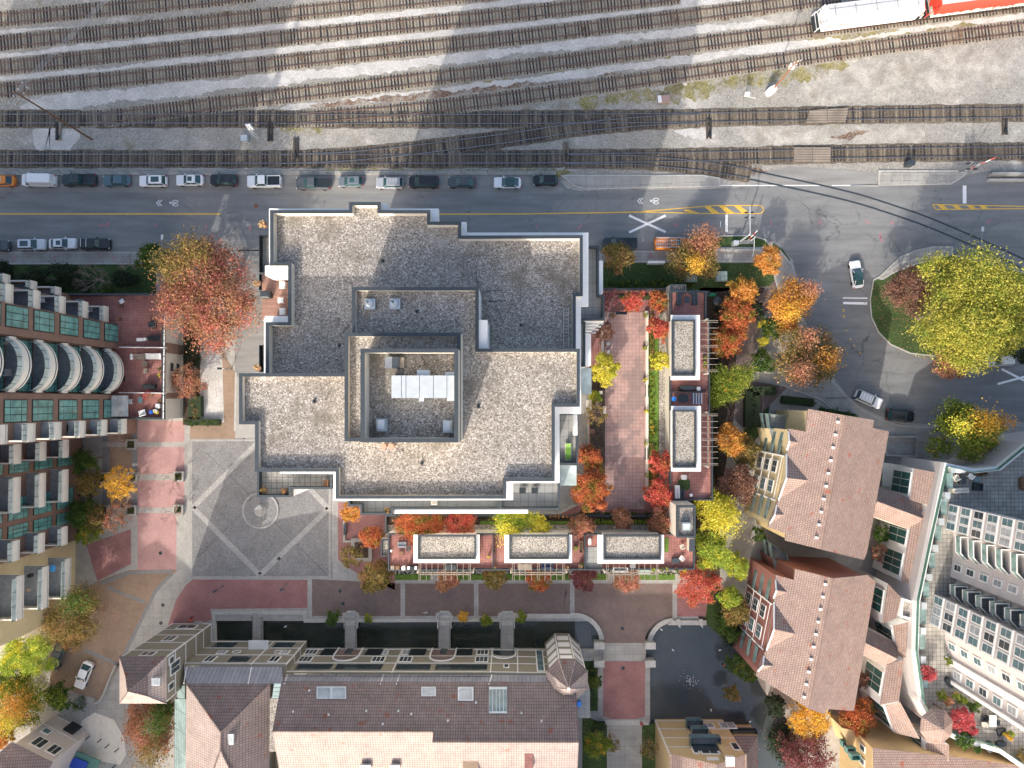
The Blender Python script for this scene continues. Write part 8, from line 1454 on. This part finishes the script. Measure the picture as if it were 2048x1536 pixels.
# people
def person(x, y, base, ang, top, legs, label, pose='stand', hair=(.05, .03, .02)):
    c = P(x, y, base+.8); o0 = (c[0], c[1], base); T = thing('person', label, 'person', o0, None, ang)
    V = []; E = []; Rr = []
    def add(p, r, par=None): V.append(p); Rr.append(r); E.append((par, len(V)-1)) if par is not None else None; return len(V)-1
    s = pose == 'sit'; hz = .5 if s else .92
    pv = add((0, 0, hz), .15); ch = add((0, 0, hz+.42), .16, pv); nk = add((0, 0, hz+.58), .06, ch); hd = add((.02, 0, hz+.72), .10, nk); add((.02, 0, hz+.80), .09, hd)
    for sy in (-1, 1):
        sh = add((0, sy*.19, hz+.5), .06, ch); el = add((.08, sy*.25, hz+.24), .045, sh); hn = add((.25, sy*.2, hz+.1), .035, el); add((.31, sy*.2, hz+.08), .03, hn)
        hp = add((0, sy*.1, hz-.04), .1, pv); kn = add((.42, sy*.12, hz) if s else (.04, sy*.11, .48), .07, hp); an = add((.44, sy*.12, .1) if s else (-.03+.05*sy, sy*.11, .08), .045, kn); add((an and V[an][0]+.16, sy*.12, .04), .04, an)
    me = bpy.data.meshes.new('body'); me.from_pydata(V, E, []); o = bpy.data.objects.new('body', me); COL.objects.link(o); o.parent = T; md = o.modifiers.new('s', 'SKIN'); md.branch_smoothing = .5
    for v, r in zip(me.skin_vertices[0].data, Rr): v.radius = (r, r)
    me.skin_vertices[0].data[0].use_root = True; o.modifiers.new('u', 'SUBSURF').levels = 1; me.materials.append(top)
    skin = solid('skin', (.5, .3, .22)); MB().loft([[(.03+.1*q*math.cos(a), .08*q*math.sin(a), z) for a in np.linspace(0, 6.28, 11)[:-1]] for z, q in ((hz+.62, .6), (hz+.7, 1.05), (hz+.78, 1.1), (hz+.85, .7))]).build('head', skin, T, local=True)
    MB().loft([[(.0+.115*q*math.cos(a), .1*q*math.sin(a), z) for a in np.linspace(0, 6.28, 11)[:-1]] for z, q in ((hz+.74, 1.05), (hz+.82, 1.05), (hz+.88, .6))]).build('hair', solid('hair', hair), T, local=True)
    tr = MB()
    for sy in (-1, 1): a1, a2, a3 = ((0, sy*.1, hz), (.42, sy*.12, hz), (.44, sy*.12, .12)) if s else ((0, sy*.1, hz), (.04, sy*.11, .48), (-.03+.05*sy, sy*.11, .1)); tr.tube(a1, a2, .11, .085, k=8).tube(a2, a3, .085, .065, k=8)
    tr.build('trousers', legs, T, local=True); return T
person(381, 1241, .03, 1.57, solid('red_jacket', (.62, .07, .04)), solid('dark_trousers', (.03, .03, .04)), 'person in a red-orange jacket and dark trousers sitting at the edge of the red paving', 'sit')
c = P(396, 1245, .4); single('stone_bench', 'short stone bench beside the seated person', 'bench', MB().box((c[0], c[1]-.1, .24), (1.2, .5, .42)).box((c[0], c[1]-.1, .48), (1.3, .6, .07)), M['concplain'])
person(1283, 1447, .0, 1.57, solid('red_coat', (.6, .06, .05)), solid('grey_trousers', (.15, .15, .16)), 'person in a red top walking on the steps below the red court')
person(1447, 1330, .0, 0, solid('orange_top', (.6, .15, .05)), solid('black_trousers', (.02, .02, .02)), 'person in an orange top standing on the patio of the rose brick house')
# terrace-house furniture
def L_sofa(x, y, h, label, flip):
    c = P(x, y, h); T = thing('corner_sofa', label, 'sofa', (c[0], c[1], h)); s = flip
    MB().box((0, 0, .2), (.75, 2.4, .4)).box((s*.55, .85, .2), (.5, .72, .4)).build('base', M['coping'], T, local=True); MB().box((-s*.3, 0, .55), (.15, 2.4, .35)).build('backrest', M['coping'], T, local=True); [MB().box((s*.06, -0.8+k*.78, .45), (.55, .7, .1)).build('cushion', M['coping'], T, local=True) for k in range(3)]
L_sofa(1357, 596, 7.0, 'left half of the dark corner sofa on the upper brick terrace', 1); L_sofa(1388, 596, 7.0, 'right half of the dark corner sofa on the upper brick terrace', -1); table(1373, 601, 7.0, .8, .9, M['coping'], 'dark square table between the two corner sofas', hh=.4)
lump('covered_furniture', 'dark glossy covered furniture on the terrace between the right pavilions', 'covered furniture', 1373, 776, 7.0, (2.6, .8, .8), M['coping']); lump('white_box', 'small white box beside the dark covered furniture', 'box', 1396, 778, 7.0, (.7, .7, .5), M['white']); table(1346, 798, 7.0, .75, .75, solid('bright_blue2', (.02, .2, .65)), 'round bright blue table on the right terrace', round_=True)
lump('dark_mat', 'dark rug between blue table and striped awning', 'rug', 1366, 797, 7.0, (1.7, 1.3, .04), M['coping']); T = thing('striped_awning', 'blue and white striped mat on the terrace between the right pavilions', 'mat', P(1394, 797, 7.1), None); T.name = 'striped_mat'
for k in range(8): MB().box((-.75+k*.21, 0, .05), (.12, 1.7, .05)).build('stripe', M['white'] if k % 2 else solid('stripe_blue', (.08, .18, .32)), T, local=True)
lump('white_table_cover', 'white covered table on the lower right brick terrace', 'table', 1367, 954, 7.0, (.9, .8, .6), M['white']); lump('green_rug', 'green artificial grass rug on the lower right terrace', 'rug', 1368, 969, 7.0, (1.9, 1.8, .04), M['grass']); sofa(1353, 983, 7.0, 2.0, .7, 1.57, 'white sofa on the lower right terrace', M['white']); sofa(1362, 986, 7.0, 1.3, .7, 1.57, 'dark sofa on the lower right terrace', M['coping']); table(1380, 989, 7.0, .5, .5, M['white'], 'small round white table near the stair tower', round_=True)
chair(1414, 578+10, 7, 1.0, M['darkmetal'], 'dark chair beside the green climbing plant on the upper right terrace'); T = thing('parasol', 'round dark parasol on the patio right of the upper brick terrace', 'parasol', P(1436, 602, 2.4)[:2]+(0,)); MB().loft([[(*q, z) for q in ngon((0, 0), r_, 10)] for z, r_ in ((2.2, .75), (2.5, .1))]).build('canopy', M['coping'], T, local=True); MB().tube((0, 0, 0), (0, 0, 2.3), .04, k=6).build('pole', M['greymetal'], T, local=True)
pot(1407, 716, 7.0, .3, LF['lime'], 'upper lime shrub in a terrace planter under the upper pergola', n=150); pot(1407, 726, 7.0, .3, LF['lime'], 'lower lime shrub in a terrace planter under the upper pergola', n=150); pot(1407, 735, 7.0, .25, LF['greenyellow'], 'small yellow-green shrub at the end of the terrace planter', n=100); lump('climbing_plant_pot', 'bright green plant tub beside the dark parasol', 'potted plant', 1423, 590, .1, (1.4, .6, .5), solid('emerald', (.02, .25, .12)))
for x, y, lf, l in ((1289, 632, 'lime', 'topmost potted shrub along the courtyard wall'), (1288, 696, 'lime', 'second potted shrub along the courtyard wall'), (1289, 760, 'yellow', 'third potted shrub along the courtyard wall'), (1290, 822, 'yellow', 'fourth potted shrub along the courtyard wall'), (1291, 887, 'lime', 'fifth potted shrub along the courtyard wall'), (1292, 949, 'lime', 'lowest potted shrub along the courtyard wall'), (1225, 632, 'olive', 'potted shrub at the top left of the courtyard paving')): pot(x, y, 4.03, .36, LF[lf], l, group='potted shrubs along the courtyard wall', n=170, plant=.7)
for k in range(6): pot(1101+k*8.2, 1031, 4.1, .27, LF['orange'], ['first', 'second', 'third', 'fourth', 'fifth', 'sixth'][k]+' round orange shrub from the left in the row above the middle lower pavilion', group='row of round orange shrubs', n=120, plant=.5)
for i, (x, y) in enumerate(((1292, 782), (1291, 908), (1242, 627))): T = thing('courtyard_bench', ['upper grey bench by the courtyard wall', 'lower grey bench by the courtyard wall', 'dark bench at the top of the courtyard'][i], 'bench', P(x, y, 4.03), 'courtyard benches', 1.57 if i < 2 else 0); MB().box((0, 0, .43), (1.8, .45, .06)).build('seat', M['coping'], T, local=True); MB().box((0, -.22, .65), (1.8, .05, .35)).build('backrest', M['coping'], T, local=True); [MB().box((s*.7, 0, .2), (.08, .4, .4)).build('leg', M['coping'], T, local=True) for s in (-1, 1)]
for i, (x, y) in enumerate(((1216, 688), (1216, 704), (1201, 785))): c = P(x, y, 4.6); single('cream_post', ['upper cream gate post on the left of the courtyard', 'lower cream gate post on the left of the courtyard', 'cream post among the courtyard shrubs'][i], 'post', MB().box((c[0], c[1], 4.5), (.45, .45, .9)).box((c[0], c[1], 4.98), (.52, .52, .06)), M['cream'], 'cream posts in the courtyard')
table(1177, 810, 4.1, .9, 1.6, M['cream'], 'long pale table on the tower side of the courtyard'); table(1208, 820, 4.1, .5, 1.2, M['offwhite'], 'pale narrow table beside the thin shrub'); table(1184, 862, 4.1, .7, .7, M['brownwood'], 'small framed table on the tower side of the courtyard')
# lower terrace furniture
D7 = 7.02
sofa(805, 1088, D7, 1.3, .8, 0, 'grey wicker sofa left of the left lower pavilion', M['greymetal']); chair(818, 1096, D7, 1.4, M['coping'], 'dark chair left of the left lower pavilion'); table(803, 1106, D7, .7, .6, M['brownwood'], 'small dark red mat table on the left lower terrace', hh=.3)
for x, y, m_, l in ((786, 1134, M['timber'], 'tan square box on the left lower terrace'), (796, 1134, M['brownwood'], 'small brown crate on the left lower terrace'), (808, 1135, M['white'], 'white rounded box on the left lower terrace'), (783, 1101, M['white'], 'tiny white box at the left terrace parapet')): lump('storage_box', l, 'box', x, y, D7, (.7, .7, .6) if x != 783 else (.35, .4, .4), m_)
T = thing('gas_grill', 'dark grill with white trays on the left lower terrace', 'barbecue', P(826, 1133, D7)); MB().box((0, 0, .45), (1.5, .6, .9)).build('cart', M['coping'], T, local=True); [MB().box((s*.55, 0, .93), (.4, .5, .05)).build('tray', M['white'], T, local=True) for s in (-1, 1)]; MB().box((0, 0, 1.05), (.6, .5, .3)).build('lid', M['darkmetal'], T, local=True)
lump('plant_heap', 'dark covered dining set under the left pergola', 'dining set', 903, 1133, D7, (1.9, 1.0, .7), M['coping']); pot(978, 1111, D7, .22, LF['yellow'], 'small yellow potted plant right of the left lower pavilion'); pot(989, 1098, D7, .2, LF['dark'], 'dark potted plant by the terrace divider'); pot(990, 1134, D7, .22, LF['green'], 'green potted plant at the lower terrace parapet')
table(1049, 1132, D7, 2.1, .9, M['timber'], 'long timber table under the middle pergola'); sofa(1094, 1130, D7, 1.8, .8, 0, 'dark blue covered sofa under the middle pergola', solid('navy', (.02, .035, .09))); pot(1134, 1133, D7, .3, LF['straw'], 'straw coloured grass in a pot right of the middle pergola', n=120); pot(1151, 1096, D7, .35, LF['lime'], 'bright lime potted shrub right of the middle pavilion', n=160); pot(1161, 1130, D7, .4, LF['green'], 'dark round potted shrub by the right terrace divider', n=160)
T = thing('timber_planter', 'brown rectangular timber planter by the terrace divider', 'planter', P(1162, 1093, D7)); MB().wall([(-.28, -.9), (.28, -.9), (.28, .9), (-.28, .9)], .08, 0, .45).build('frame', M['brownwood'], T, local=True); MB().box((0, 0, .2), (.4, 1.6, .3)).build('soil', M['soil'], T, local=True)
w = PL(rect(1170, 1094, 1205, 1136), D7+.05); single('grey_mat', 'pale grey square paving mat left of the right lower pavilion', 'mat', MB().prism(w, 7.0, D7+.05), M['greytile']); lump('plastic_crate', 'white crate left of the right lower pavilion', 'crate', 1179, 1082, D7, (.5, 1.1, .5), M['white'])
w = PL(rect(1329, 1076, 1337, 1104), D7+.05); single('green_mat', 'narrow green mat right of the right lower pavilion', 'mat', MB().prism(w, 7.0, D7+.05), M['brightgrass']); sofa(1240, 1139, D7, 2.3, .7, 0, 'white sofa under the right pergola', M['white']); table(1264, 1128, D7, .9, .9, M['greymetal'], 'grey slatted table under the right pergola'); lump('planter_trough', 'pale green trough under the right pergola', 'planter', 1289, 1143, D7, (2.0, .9, .4), solid('pale_green', (.30, .38, .34)))
for x, lf in ((1305, 'lime'), (1322, 'greenyellow'), (1333, 'lime'), (1352, 'green'), (1368, 'lime')): pot(x, 1137, D7, .32, LF[lf], {1305: 'lime potted plant at the end of the right pergola', 1322: 'second potted plant along the right terrace edge', 1333: 'middle potted plant along the right terrace edge', 1352: 'dark green potted plant along the right terrace edge', 1368: 'lime potted plant in the right terrace corner'}[x], n=110)
lump('grey_rock_seat', 'blue-grey cover on the cluttered right corner terrace', 'covered seat', 1351, 1120, D7, (1.3, .9, .4), M['coping']); chair(1363, 1092, D7, .4, M['cream'], 'upper pale chair on the cluttered right corner terrace'); chair(1362, 1115, D7, .9, M['white'], 'lower white chair on the cluttered right corner terrace')
T = thing('bicycle', 'white and dark bicycle lying on the walk above the canal', 'bicycle', P(850, 1226, .1)); 
for s in (-.5, .5):
    r_ = MB(); q = [(s+.33*math.cos(a), .33*math.sin(a)*.7, .12) for a in np.linspace(0, 6.28, 13)]; [r_.tube(q[i], q[i+1], .03, k=4) for i in range(12)]; r_.build('wheel', M['darkmetal'], T, local=True)
MB().tube((-.5, 0, .14), (0, .2, .16), .03).tube((0, .2, .16), (.5, 0, .14), .03).tube((-.1, -.1, .14), (.4, .3, .18), .03).build('frame', M['white'], T, local=True)
mb = MB(); pts = [P(*q, .07) for q in ((1133, 1180), (1129, 1195), (1134, 1182), (1128, 1210), (1131, 1228))]; [mb.tube(pts[i], pts[i+1], .025, k=4) for i in range(4)]; single('hose', 'thin dark hose lying on the brown paving', 'hose', mb, M['darkmetal'])
